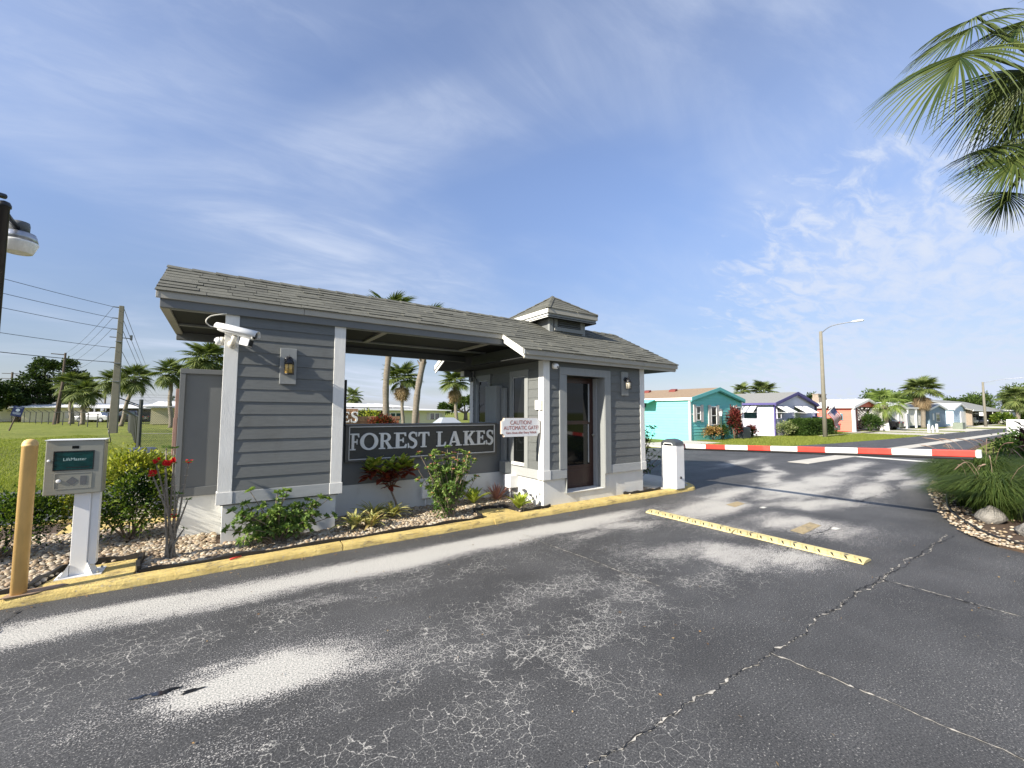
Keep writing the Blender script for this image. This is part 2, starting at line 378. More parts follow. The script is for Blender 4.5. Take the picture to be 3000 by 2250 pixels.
gx = np.arange(-7.5, 15.001, .05); gy = np.arange(-6.6, 3.6, .05)
X, Y = np.meshgrid(gx, gy); GX, GY = X, Y
def vnoise(x, y, sx, sy, seed):
    g = np.random.default_rng(seed).random((400, 400)); u = (x+40)/sx; v = (y+40)/sy; i0 = np.floor(u).astype(int); j0 = np.floor(v).astype(int); a = u-i0; b2 = v-j0; a = a*a*(3-2*a); b2 = b2*b2*(3-2*b2); i0 %= 399; j0 %= 399
    return (g[j0, i0]*(1-a)+g[j0, i0+1]*a)*(1-b2)+(g[j0+1, i0]*(1-a)+g[j0+1, i0+1]*a)*b2
X = GX+.9*(vnoise(GX, GY, .9, .5, 1)-.5)+.35*(vnoise(GX, GY, .3, .18, 2)-.5); Y = GY+.28*(vnoise(GX, GY, 1.2, .6, 3)-.5)+.12*(vnoise(GX, GY, .35, .2, 4)-.5)
def blob(cx, cy, sx, sy, a, amp):
    ca, sa = math.cos(R(a)), math.sin(R(a)); u = (X-cx)*ca+(Y-cy)*sa; v = -(X-cx)*sa+(Y-cy)*ca
    return amp*np.exp(-((u/sx)**2+(v/sy)**2))
w = np.zeros_like(X)
wig = .05*np.sin(X*1.7)+.04*np.sin(X*4.1+1)
Yb = GY+.4*(Y-GY); band = 1/(1+np.exp(-(Yb+1.19+wig*.8)*13))*1/(1+np.exp((Yb+.67+wig*.4)*18))
w = np.maximum(w, 1.05*band*np.clip((2.6-X)/1.8, 0, 1))
for bl in [(-4.03, -2.53, .62, .31, -12, 1.25), (-3.9, -1.62, .70, .13, -8, .42), (-4.3, -1.46, .4, .10, 5, .40), (-5.0, -2.95, .8, .22, -25, .40),
           (-.1, -2.3, .75, .28, -20, .50), (.5, -2.9, .8, .5, -45, .8), (1.0, -3.45, .5, .45, 0, .80), (-.6, -1.45, .9, .28, 10, .5), (.4, -1.3, .8, .4, 0, .7),
           (2.5, -2.75, 1.0, .6, -40, .78), (2.5, -1.35, 1.3, .5, 8, .95), (4.2, -.92, 1.5, .36, 8, .95), (6.0, -1.35, 1.9, .7, 8, 1.0), (8.3, -1.25, 2.0, .6, 12, .95),
           (11.5, -.72, 3.0, .42, 5, .9), (7.0, -.35, 2.0, .36, 16, .90), (9.3, .6, 2.0, .32, 28, .75), (10.2, 2.0, 2.6, .35, 10, .7), (4.7, -2.25, 1.5, .45, -22, .85), (7.5, -2.35, 1.7, .42, 6, .9), (10.5, -1.9, 2.2, .36, 6, .8), (9.6, -2.7, 2.2, .3, 8, .65)]:
    w = np.maximum(w, blob(*bl))
w = w*(.75+.5*vnoise(GX, GY, .6, .12, 6))+.10*(vnoise(GX, GY, .9, .25, 7)-.3)*(GX > -2)
ck = np.zeros_like(X)
for bl in [(-2.7, -3.2, 1.5, .85, 5, 1.3), (-1.5, -2.75, 1.5, .65, -8, 1.3), (-.2, -2.9, 1.2, .75, -20, 1.0), (-3.2, -4.3, 1.0, .8, 0, .55), (-4.6, -3.3, 1.2, .6, 0, .5), (-4.6, -1.7, 1.6, .35, 0, .9), (-2.6, -1.55, 1.3, .28, 0, .9), (.5, -5.2, 2.0, .8, 0, .32), (-.6, -5.0, 1.4, .5, 0, .30), (3.0, -4.9, 1.2, .5, 0, .3), (-6.0, -2.4, 1.5, .8, 0, .7)]:
    ck = np.maximum(ck, blob(*bl))
V = np.stack([GX, GY, np.zeros_like(GX)], -1).reshape(-1, 3); nx, ny = len(gx), len(gy)
i = np.arange(nx-1)[None, :] + nx*np.arange(ny-1)[:, None]
Fq = np.stack([i, i+1, i+1+nx, i+nx], -1).reshape(-1, 4)
road = mesh_np('road_surface', V, Fq, m_road, smooth=True); struct(road)
for nm, arr in (('wear', w), ('crk', ck)):
    a = road.data.attributes.new(nm, 'FLOAT', 'POINT'); a.data.foreach_set('value', arr.ravel().astype(np.float32))

m_sand = M('crack_sand', (.46, .43, .37), .95, .6, 45, dirt=.6, dirtcol=(.06, .055, .05)); m_gap = M('crack_dark', (.015, .015, .016), .9, .2, 30)
def crack(pts, wmin, wmax, mat, z, wig=.03, step=.03, breaks=.0):
    P = [Vector((x, y, 0)) for x, y in pts]; mb = MB(); dk = MB(); prev = None; pd = None
    path = []
    for a, bb in zip(P, P[1:]):
        n = max(2, int((bb-a).length/step)); path += [a.lerp(bb, k/n) for k in range(n)]
    path.append(P[-1]); off = 0
    for k, p in enumerate(path):
        d = (path[min(k+1, len(path)-1)]-path[max(0, k-1)]).normalized(); nn = Vector((-d.y, d.x, 0))
        off = off*.93+rng.uniform(-1, 1)*wig*.34; q = p+nn*(off+rng.uniform(-1, 1)*wig*.10); ww = rng.uniform(wmin, wmax)*rng.choice((.2, .4, .8, 1, 1.7))
        cur = ((q+nn*ww)[:2]+(z,), (q-nn*ww)[:2]+(z,))
        if prev and rng.random() >= breaks: mb.add([prev[0], prev[1], cur[1], cur[0]], [(0, 1, 2, 3)])
        prev = cur
        if mat is m_sand:
            q2 = q+nn*ww*rng.uniform(-.7, .7); w2 = rng.uniform(.0008, .0042); c2 = ((q2+nn*w2)[:2]+(z+.003,), (q2-nn*w2)[:2]+(z+.003,))
            if pd and rng.random() > .18: dk.add([pd[0], pd[1], c2[1], c2[0]], [(0, 1, 2, 3)])
            pd = c2
    if dk.f: dk.build('crack', m_gap, road)
    return mb.build('crack', mat, road)
for pts, a, bb, wg, br in [([(-3.3, -4.17), (0, -4.2), (3.9, -4.2)], .002, .009, .038, .06), ([(-1.31, -4.2), (-1.28, -4.9), (-1.26, -5.6)], .002, .008, .02, .04), ([(1.06, -4.15), (1.0, -5.4)], .003, .009, .02, .05),
                       ([(-1.08, -.9), (-1.03, -1.95), (-.99, -3.05)], .002, .006, .015, .05)]:
    crack(pts, a, bb, m_sand, .0045, wg, .025, br)
for pts in ([(-.3, -4.19), (3.95, -4.21)], [(1.09, -3.26), (2.19, -3.19), (3.35, -3.08)], [(5.57, -2.72), (8.2, -2.68)], [(-5.9, -.35), (-5.95, -.62), (-5.9, -.8)], [(4.7, 2.0), (6.2, 2.2), (8.5, 2.5)], [(1.02, -4.2), (1.0, -5.0)]):
    crack(pts, .002, .008, m_gap, .0075, .04, .03, .12)
m_wet = M('wet_asphalt', (.012, .013, .016), .06, .2, 12, spec=.8)
for cx0, cy0, rx, ry in [(-4.80, -2.36, .07, .022), (-4.66, -2.44, .05, .018), (-4.92, -2.34, .04, .012)]:
    pts = []
    for k in range(22):
        a = 2*math.pi*k/22; rr = 1+.28*math.sin(3*a+cx0*9)+.18*math.sin(5*a+cy0*7); pts.append((cx0+rx*rr*math.cos(a), cy0+ry*rr*math.sin(a), .0055))
    o = MB().poly(pts).build('puddle', m_wet, road)
m_oldpaint = M('old_paint', (.34, .27, .15), .9, .5, 26, dirt=.9, dirtcol=(.12, .115, .105))
for x0, x1, y0, y1 in [(2.2, 2.95, -3.05, -2.86), (3.1, 3.55, -1.62, -1.42)]:
    MB().poly([(x0, y0, .0046), (x1, y0+.05, .0046), (x1+.08, y1+.04, .0046), (x0+.05, y1, .0046)]).build('worn_paint', m_oldpaint, road)
m_mark = M('marking_white', (.66, .64, .57), .8, .12, 7, dirt=.5, dirtcol=(.25, .25, .24))
for x0, x1, y0, y1 in [(2.85, 3.0, -3.22, -3.14), (3.42, 3.57, -1.95, -1.88)]:
    MB().poly([(x0, y0, .0046), (x1, y0, .0046), (x1, y1, .0046), (x0, y1, .0046)]).build('painted_dash', m_mark, road)
struct(MB().poly([(15.7, -3.0, .006), (16.25, -3.0, .006), (16.4, .45, .006), (15.85, .45, .006)]).build('stop_line', m_mark))
struct(MB().box(11.75, 200, .48, 1.12, -.05, .009).build('valley_gutter', m_conc))

# driveways and walks in front of the houses
for nm, x0, x1, y0, y1 in [('driveway', 13.6, 18.9, 7.45, 9.6), ('walkway', 33.0, 47, 7.4, 7.9), ('driveway', 41, 45.5, 3.4, 8.9), ('driveway', 47, 52.5, 3.4, 12), ('driveway', 55, 61, 3.3, 12), ('driveway', 62, 68, 3.3, 7.2), ('driveway', 77, 86, 3.2, 9), ('walkway', 60, 160, 6.6, 7.2)]:
    struct(MB().box(x0, x1, y0, y1, -.1, .012).build(nm, m_conc))

# ------------------------------------------------------------------ island: kerb, beds, pads
def smooth_path(P, n=6):
    out = []
    for k in range(len(P)-1):
        p0, p1, p2, p3 = [Vector(P[max(0, min(len(P)-1, j))]) for j in (k-1, k, k+1, k+2)]
        for q in range(n):
            u = q/n; out.append(.5*((2*p1)+(p2-p0)*u+(2*p0-5*p1+4*p2-p3)*u*u+(3*p1-p0-3*p2+p3)*u**3))
    out.append(Vector(P[-1])); return out
nose = smooth_path([(3.75, -.24), (4.05, -.225), (4.27, -.10), (4.45, .12), (4.62, .42), (4.74, .95), (4.76, 1.8), (4.70, 2.5), (4.45, 3.05), (4.0, 3.28), (3.6, 3.3)], 5)
def sweep(path, prof):
    """prof: (inward offset, z) closed outline swept along path (island on the left)"""
    mb = MB(); n = len(prof); vs = []
    for k, p in enumerate(path):
        d = (path[min(k+1, len(path)-1)]-path[max(0, k-1)]).normalized(); nn = Vector((-d.y, d.x))
        vs += [(p.x+nn.x*a, p.y+nn.y*a, z) for a, z in prof]
    fs = [(k*n+j, k*n+(j+1) % n, (k+1)*n+(j+1) % n, (k+1)*n+j) for k in range(len(path)-1) for j in range(n)]
    fs += [tuple(range(n))[::-1], tuple(range((len(path)-1)*n, len(path)*n))]
    return mb.add(vs, fs)
kprof = [(0, -.05), (0, .005), (.012, .045), (.03, .068), (.055, .078), (.15, .080), (.16, .076), (.16, -.05)]
# front kerb cast in lengths with open joints
jx = [-14, -9.4, -6.4, -3.3, -1.12, .95, 2.55, 3.75]
kr = []
for a, bb in zip(jx, jx[1:]):
    n = max(2, int((bb-a)/.12)); pth = [Vector((a+.004+(bb-a-.008)*k/n, -.24+.006*math.sin(k*1.3+a)+.003*math.sin(k*.4))) for k in range(n+1)]
    o = sweep(pth, kprof).build('kerb_stone', m_yellow, kr[0] if kr else None); kr.append(o)
kr[0].name = 'kerb'; struct(kr[0]); kr[0]['label'] = 'yellow painted kerb along the planting bed'
sweep(nose[:16], kprof).build('kerb_nose', m_yellow, kr[0], smooth=False)
sweep(nose[15:], kprof).build('kerb_rear', m_conc, kr[0])
sweep([Vector((3.6, 3.3)), Vector((-14, 3.3))], kprof).build('kerb_rear', m_yellow, kr[0])
inner = [(-14, -.081), (3.75, -.081)] + [(p.x-.16*0, p.y) for p in []]
isl = MB(); pts = [(-14, -.085, .045)]
for k, p in enumerate(nose):
    d = (nose[min(k+1, len(nose)-1)]-nose[max(0, k-1)]).normalized(); pts.append((p.x-d.y*.155, p.y+d.x*.155, .045))
pts += [(-14, 3.145, .045)]
struct(isl.poly(pts).build('planting_bed', m_soil))
pad = MB(); pp = [(2.95, .06, .0765), (3.2, -.07, .0765)]
for p, q in zip(nose[:34], nose[1:35]):
    d = (q-p).normalized(); pp.append((p.x-d.y*.163, p.y+d.x*.163, .0765))
pp += [(4.2, 2.9, .0765), (3.05, 2.9, .0765), (3.05, .95, .0765)]
struct(pad.poly(pp).build('concrete_pad', m_conc))
def slab(nm, pts, z0, z1, mat): return struct(MB().prism(pts, 'z', z0, z1).build(nm, mat, bevel=.006))
slab('yellow_pad', [(-1.20, -.078), (-.52, -.078), (-.56, .32), (-.84, .44), (-1.10, .38)], 0, .072, m_yellow)
slab('yellow_pad', [(.10, -.078), (3.15, -.078), (2.95, .05), (.02, .05)], 0, .0745, m_yellow)
slab('yellow_pad', [(-5.93, -.078), (-5.24, -.078), (-5.22, .50), (-5.80, .46)], 0, .074, m_yellow)
slab('yellow_pad', [(-6.3, 2.2), (-4.95, 2.35), (-4.95, 3.1), (-6.3, 3.1)], 0, .076, m_yellow)
def edging(pts, h=.115, label=None):
    P = smooth_path([(x, y) for x, y in pts], 4); mb = MB(); vs = []; n = 4
    for k, p in enumerate(P):
        d = (P[min(k+1, len(P)-1)]-P[max(0, k-1)]).normalized(); nn = Vector((-d.y, d.x))*.016; hh = h+.012*math.sin(k*1.7)+.006*math.sin(k*3.1)
        vs += [(p.x+nn.x, p.y+nn.y, .02), (p.x-nn.x, p.y-nn.y, .02), (p.x-nn.x, p.y-nn.y, hh), (p.x+nn.x, p.y+nn.y, hh)]
    fs = [(k*n+j, k*n+(j+1) % n, (k+1)*n+(j+1) % n, (k+1)*n+j) for k in range(len(P)-1) for j in range(n)]+[(0, 1, 2, 3), tuple(range(len(vs)-4, len(vs)))]
    return tag(mb.add(vs, fs).build('lawn_edging', m_edging), label, 'edging', 'black edging strips round the bed')
edging([(-5.23, .5), (-5.24, .2), (-5.20, -.05)], .13, 'short black edging strip right of the call box pad')
edging([(-5.20, -.058), (-4.5, -.055), (-3.6, -.058), (-2.5, -.05), (-1.7, -.055), (-1.24, -.055)], .105, 'long black edging strip between kerb and pebbles')
edging([(-1.24, -.05), (-1.18, .20), (-1.12, .40), (-.84, .47), (-.55, .36), (-.50, .10), (-.47, -.04)], .115, 'black edging bent around the small yellow pad')
edging([(-.46, -.05), (-.2, -.045), (.12, -.03)], .115, 'short black edging strip at the booth corner')
edging([(2.05, .03), (2.3, -.04), (2.7, -.045), (3.12, -.03)], .12, 'black edging strip before the barrier cabinet')
edging([(-5.26, .50), (-5.5, .53), (-5.82, .49)], .12, 'black edging strip behind the call box post')
edging([(-5.83, .48), (-5.93, .2), (-5.97, -.04)], .12, 'black edging strip between bollard and call box')
edging([(-7.6, -.05), (-6.7, -.055), (-6.05, -.05)], .11, 'black edging strip left of the yellow bollard')
# ------------------------------------------------------------------ gatehouse
GH = thing('gatehouse', 'grey clapboard gatehouse with long shingled roof, open middle and small cupola', 'gatehouse', (-1, .5, 0))
SL = .5155; TH = math.atan(SL); RY, RZ = 1.64, 3.679
def rz(y): return RZ - SL*abs(y-RY)
E_ = .158
# plank meshes (unit length), wall facing -y and wall facing -x
pm = MB().add([(0, 0, 0), (0, .026, 0), (0, .026, E_+.012), (0, .010, E_+.012), (1, 0, 0), (1, .026, 0), (1, .026, E_+.012), (1, .010, E_+.012)],
              [(0, 1, 2, 3), (7, 6, 5, 4), (0, 4, 5, 1), (1, 5, 6, 2), (2, 6, 7, 3), (3, 7, 4, 0)])
PLY = bpy.data.meshes.new('plank_y'); PLY.from_pydata(pm.v, [], pm.f); PLY.materials.append(m_siding)
PLX = bpy.data.meshes.new('plank_x'); PLX.from_pydata([(y, x, z) for x, y, z in pm.v], [], [q[::-1] for q in pm.f]); PLX.materials.append(m_siding)
def planks_y(parent, x0, x1, yo, z0, z1):
    z = z0; k = 0
    while z < z1-.03:
        s = min(1, (z1-z)/E_); inst('plank', PLY, parent, (x0, yo+.003*rng.random(), z), None, (x1-x0, 1, s)); z += E_
def planks_x(parent, y0, y1, xo, z0, z1, lim=None):
    z = z0
    while z < z1-.03:
        a, b = y0, y1
        if lim: a, b = max(a, lim(z+E_)[0]), min(b, lim(z+E_)[1])
        if b-a > .1: inst('plank', PLX, parent, (xo+.002*rng.random(), a, z), None, (1, b-a, min(1, (z1-z)/E_)))
        z += E_

# --- booth
bw = MB()
bw.box(.03, 2.667, .36, 2.62, .53, 2.6); bw.box(.031, .53, .03, .36, .53, 2.6); bw.box(1.51, 2.666, .03, .36, .53, 2.6); bw.box(.53, 1.51, .03, .36, 2.40, 2.6)
bw.prism([(.03, 2.6), (2.62, 2.6), (2.62, 3.04), (1.64, 3.54), (.03, 2.715)], 'x', .031, 2.666)
booth = bw.build('booth_wall', m_siding, GH)
pl_ = MB(); pl_.box(.035, .53, .045, .36, 0, .53); pl_.box(1.51, 2.66, .045, .36, 0, .53); pl_.box(.53, 1.51, .045, .36, 0, .245); pl_.box(.035, 2.66, .36, 2.6, 0, .53)
pl_.build('plinth', m_plinth, GH)
planks_y(booth, .14, .362, .004, .682, 2.58); planks_y(booth, 1.66, 2.557, .004, .682, 2.58)
planks_y(booth, .362, 1.66, .004, 2.505, 2.60)
lim = lambda z: (((z+.14-RZ)/SL+RY), RY-((z+.14-RZ)/SL))
planks_x(booth, .14, .45, .004, .682, 2.42); planks_x(booth, 1.04, 1.76, .004, .682, 2.42); planks_x(booth, 2.36, 2.51, .004, .682, 2.42)
planks_x(booth, .14, 2.51, .004, 2.472, 3.5, lim)
def part(x0, x1, y0, y1, z0, z1, nm, mat, par, bv=.004): return MB().box(x0, x1, y0, y1, z0, z1).build(nm, mat, par, bevel=bv)
for a, b, c, d in [(0, .14, 0, .145), (2.557, 2.697, 0, .145), (0, .14, 2.505, 2.65)]:
    part(a, b, c, d, .684, 2.66, 'corner_board', m_trimw, booth)
    part(a-.012, b+.012, c-.012, d+.012, .524, .683, 'corner_block', m_trimw, booth)
part(.153, .53, -.006, .05, .524, .682, 'base_trim', m_trimg, booth); part(1.53, 2.544, -.006, .05, .524, .682, 'base_trim', m_trimg, booth)
part(-.006, .05, .158, 1.27, .524, .682, 'base_trim', m_trimg, booth); part(-.006, .05, 1.6, 2.49, .524, .682, 'base_trim', m_trimg, booth)
# door: casing, deep jambs, leaf with two lights
dr = MB().box(.53, 1.50, .30, .345, .262, 2.355).build('door', m_door, GH)
part(.363, .53, -.012, .03, .684, 2.362, 'door_casing', m_casing, dr); part(1.51, 1.668, -.012, .03, .525, 2.362, 'door_casing', m_casing, dr)
part(.363, 1.668, -.0125, .03, 2.363, 2.503, 'door_casing', m_casing, dr)
part(1.502, 1.5095, .0, .30, .25, 2.36, 'door_jamb', m_casing, dr, .001); part(1.488, 1.501, .20, .299, .25, 2.355, 'door_stop', m_trimg, dr, .001); part(.5305, .538, .0, .30, .25, 2.36, 'door_jamb', m_casing, dr, .001)
part(.535, 1.49, .02, .34, .2465, .262, 'threshold', m_trimw, dr)
for z0, z1, nm in [(1.53, 2.25, 'upper_light'), (.69, 1.46, 'lower_light')]:
    p = part(.72, 1.375, .292, .302, z0, z1, nm, m_glass, dr, 0)
for a, b, c, d in [(.66, .72, .66, 2.31), (1.375, 1.435, .66, 2.31)]: part(a, b, .284, .304, c, d, 'light_frame', m_door, dr, .004)
for c, d in [(.65, .69), (1.46, 1.53), (2.25, 2.31)]: part(.72, 1.375, .283, .304, c, d, 'light_frame', m_door, dr, .004)
part(1.345, 1.375, .2815, .2925, 1.5, 2.25, 'light_bead', m_trimg, dr, 0); part(1.335, 1.36, .2815, .2925, .72, 1.46, 'light_bead', m_trimg, dr, 0)
part(.70, 1.40, .293, .302, .33, .60, 'kick_panel', m_door, dr, .006)
MB().lathe([(.012, 0), (.014, .02), (.026, .035), (.024, .055), (.008, .062)], 14, (1.455, .30, 1.25), (0, -1, 0)).build('door_knob', m_steel, dr, True)
# side windows
for y0, y1, zb in [(.45, 1.04, .684), (1.76, 2.36, 1.1)]:
    w_ = MB().box(.018, .029, y0+.10, y1-.09, zb+.08, 2.37).build('window', m_glass, GH)
    part(-.010, .03, y0, y0+.10, zb, 2.362, 'window_casing', m_casing, w_); part(-.010, .03, y1-.09, y1, zb, 2.362, 'window_casing', m_casing, w_)
    part(-.011, .03, y0, y1, 2.363, 2.47, 'window_casing', m_casing, w_); part(-.016, .03, y0+.10, y1-.09, zb+.02, zb+.08, 'window_sill', m_trimw, w_)
    for a, b in [(y0+.101, y0+.125), (y1-.115, y1-.091)]: part(.006, .0185, a, b, zb+.081, 2.361, 'sash', m_trimg, w_, .002)
    part(.006, .0185, y0+.126, y1-.116, 2.335, 2.361, 'sash', m_trimg, w_, .002); part(.006, .0185, y0+.126, y1-.116, 1.46, 1.475, 'sash', m_trimg, w_, .002)

# --- left pier
pr = MB(); pr.box(-4.555, -3.195, .595, 2.66, .53, 2.93); pier = pr.build('pier_wall', m_siding, GH)
MB().box(-4.53, -3.22, .62, 2.62, 0, .53).build('plinth', m_plinth, GH)
planks_y(pier, -4.442, -3.31, .567, .702, 2.93)
for a, b in [(-4.592, -4.442), (-3.31, -3.16)]:
    part(a, b, .563, .70, .700, 2.95, 'corner_board', m_trimw, pier)
    part(a-.01, b+.01, .551, .70, .548, .699, 'corner_block', m_trimw, pier)
part(-4.43, -3.322, .556, .62, .548, .699, 'base_trim', m_trimg, pier)
part(-4.58, -4.556, .70, 2.66, .56, 2.92, 'side_panel', m_sidepl, pier); part(-3.194, -3.17, .70, 2.66, .56, 2.92, 'side_panel', m_sidepl, pier)

# --- low sign wall, pilasters, left wing
sw = MB().box(-3.17, .02, 1.27, 1.52, .535, 1.455).build('sign_wall', m_sidepl, GH)
part(-3.17, .03, 1.255, 1.53, 0, .534, 'plinth', m_plinth, sw, 0); part(-2.95, -.14, 1.225, 1.55, 1.455, 1.482, 'wall_cap', m_casing, sw)
part(-.15, -.004, 1.30, 1.72, .54, 2.21, 'pilaster', m_casing, sw); part(-3.165, -2.955, 1.30, 1.72, .54, 2.19, 'pilaster', m_soffit, sw)
part(-.06, -.004, 1.12, 1.262, .70, 2.16, 'pilaster', m_casing, sw)
wg = MB().box(-4.985, -4.592, 1.20, 1.45, .70, 2.20).build('wing_wall', m_sidepl, GH)
part(-5.045, -4.986, 1.165, 1.46, .60, 2.17, 'wing_trim', m_sidepl, wg); part(-5.045, -4.592, 1.160, 1.47, 2.171, 2.235, 'wing_trim', m_sidepl, wg)
part(-4.985, -4.592, 1.185, 1.452, .585, .699, 'wing_trim', m_sidepl, wg); part(-5.0, -4.53, 1.215, 1.44, 0, .58, 'plinth', m_plinth, wg, 0)

# --- roof
rf = MB()
t0 = .022
def chev(y0, y1, d): return [(y0, rz(y0)-t0), (RY, RZ-t0), (y1, rz(y1)-t0), (y1, rz(y1)-d), (RY, RZ-d), (y0, rz(y0)-d)]
rf.prism(chev(-.125, 3.405, .10), 'x', -.505, 3.625); rf.prism(chev(.53, 2.75, .10), 'x', -5.235, -.506)
roof = rf.build('roof', m_deck, GH)
def sbox(x0, x1, y0, y1, dz0, dz1, nm, mat):   # board following the slope between y0 and y1, dz measured down from the roof plane
    MB().hexa([(x0, y0, rz(y0)-dz1), (x1, y0, rz(y0)-dz1), (x1, y1, rz(y1)-dz1), (x0, y1, rz(y1)-dz1), (x0, y0, rz(y0)-dz0), (x1, y0, rz(y0)-dz0), (x1, y1, rz(y1)-dz0), (x0, y1, rz(y1)-dz0)]).build(nm, mat, roof, bevel=.003)
zg, zk = rz(-.156), rz(.50)
part(-.53, 1.35, -.152, -.124, zg-.108, zg-.012, 'fascia', m_fascia, roof, .003); part(1.354, 3.65, -.152, -.124, zg-.108, zg-.012, 'fascia', m_fascia, roof, .003)
part(-.505, 3.60, -.123, -.095, zg-.172, zg-.09, 'fascia_lower', m_fascia, roof, .003)
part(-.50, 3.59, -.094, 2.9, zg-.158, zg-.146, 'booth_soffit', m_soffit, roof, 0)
part(-5.262, -3.72, .505, .531, zk-.105, zk-.012, 'fascia', m_fascia, roof, .003); part(-3.716, -.53, .505, .531, zk-.105, zk-.012, 'fascia', m_fascia, roof, .003)
part(-5.225, -.14, .532, .60, 2.885, 2.998, 'frieze', m_sidepl, roof, .004)
for x, s in ((-.53, 1), (3.65, -1)):
    for ya, yb in ([(-.156, .502), (2.778, 3.436)] if s > 0 else [(-.156, RY), (RY, 3.436)]):
        sbox(min(x, x+.024*s), max(x, x+.024*s), ya, yb, .012, .105, 'rake_board', m_rake); sbox(min(x+.026*s, x+.05*s), max(x+.026*s, x+.05*s), ya+.03, yb-.01, .09, .175, 'rake_lower', m_rake)
for ya, yb in [(.502, RY), (RY, 2.778)]: sbox(-5.262, -5.236, ya, yb, .012, .10, 'rake_board', m_fascia)
part(-.53, 3.65, 3.41, 3.436, zg-.108, zg-.012, 'fascia', m_fascia, roof, 0); part(-5.262, -.53, 2.75, 2.776, zk-.105, zk-.012, 'fascia', m_fascia, roof, 0)
# flat ceiling under the canopy
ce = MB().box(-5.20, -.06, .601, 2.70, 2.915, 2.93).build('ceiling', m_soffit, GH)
for a, b, c, d in [(-5.23, -5.14, .601, 2.70), (-2.62, -2.53, .66, 1.72), (-.78, -.69, .66, 1.72)]: part(a, b, c, d, 2.885, 2.914, 'batten', m_fascia, ce)
for c, d in [(.601, .655), (1.725, 1.80)]: part(-5.13, -.14, c, d, 2.884, 2.9135, 'batten', m_casing, ce)
part(-5.22, -.14, 2.62, 2.72, 2.80, 2.96, 'rear_beam', m_sidepl, ce)
# shingles, course by course (same mesh, stretched to each tab's width)
ex = .656/math.cos(TH)/5
def shing(th_b, th_t, ln):
    def P(x, s, n): return (x, s*math.cos(TH)-n*math.sin(TH), s*math.sin(TH)+n*math.cos(TH))
    return [P(0, 0, 0), P(1, 0, 0), P(1, ln, 0), P(0, ln, 0), P(0, 0, th_b), P(1, 0, th_b), P(1, ln, th_t), P(0, ln, th_t)]
SH = []
for tb in (.011, .015, .020):
    q = MB().hexa(shing(tb, .006, ex+.012)); me = bpy.data.meshes.new('shingle'); me.from_pydata(q.v, [], q.f); me.materials.append(m_shingle); SH.append(me)
cupx0, cupx1, cupy = 1.07, 2.08, 1.135
nrow = 14
for k in range(nrow):
    y = -.168 + k*ex*math.cos(TH); xa = -.545 if k < 5 else -5.275; x = xa
    if k >= nrow-1: continue
    while x < 3.66:
        wd = rng.uniform(.24, .52); x1 = min(x+wd, 3.665)
        if 3.665-x1 < .08: x1 = 3.665
        inst('shingle', SH[rng.choice((0, 0, 1, 2))], roof, (x+.002, y, rz(y)-.020+.004*rng.random()), None, (x1-x-.006, 1, 1)); x = x1
# ridge caps
rc = MB(); rc.add([(0, -.11, -.057), (0, 0, 0), (0, .11, -.057), (0, .11, -.069), (0, 0, -.012), (0, -.11, -.069), (1, -.11, -.069), (1, 0, -.012), (1, .11, -.069), (1, .11, -.081), (1, 0, -.024), (1, -.11, -.081)],
    [(0, 5, 4, 1), (1, 4, 3, 2), (6, 7, 10, 11), (7, 8, 9, 10), (0, 1, 7, 6), (1, 2, 8, 7), (5, 11, 10, 4), (4, 10, 9, 3), (0, 6, 11, 5), (2, 3, 9, 8)])
RC = bpy.data.meshes.new('ridge_cap'); RC.from_pydata(rc.v, [], rc.f); RC.materials.append(m_shingle)
x = -5.28
while x < 3.63:
    inst('ridge_cap', RC, roof, (x, RY, RZ+.012+.002*rng.random()), None, (min(.30, 3.67-x), 1, 1)); x += .272

# --- cupola
cb = MB().box(cupx0, cupx1, cupy, 2*RY-cupy, 3.35, 3.76)
cup = cb.build('cupola', m_sidepl, GH)
ccx, ccy, hw = 1.575, RY, .715
ez = 3.845
for sx, sy in ((0, -1), (0, 1), (-1, 0), (1, 0)):
    mat = m_rake if sx < 0 else m_fascia
    for off, z0, z1, nm in ((0, ez-.105, ez-.012, 'cupola_fascia'), (.03, ez-.185, ez-.106, 'cupola_frieze')):
        h = hw-off
        if sy: MB().box(ccx-h, ccx+h, ccy+sy*h-(.012 if sy > 0 else -.0)-.006, ccy+sy*h+(.012 if sy < 0 else 0)+.006, z0, z1).build(nm, mat if nm == 'cupola_fascia' else m_casing, cup)
        else: MB().box(ccx+sx*h-.018 if sx > 0 else ccx-h-.006, ccx+h+.006 if sx > 0 else ccx-h+.012, ccy-h+.013, ccy+h-.013, z0, z1).build(nm, mat, cup)
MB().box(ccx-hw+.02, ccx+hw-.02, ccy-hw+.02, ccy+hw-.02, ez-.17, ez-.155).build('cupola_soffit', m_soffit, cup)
apex = 4.325; nr = 6
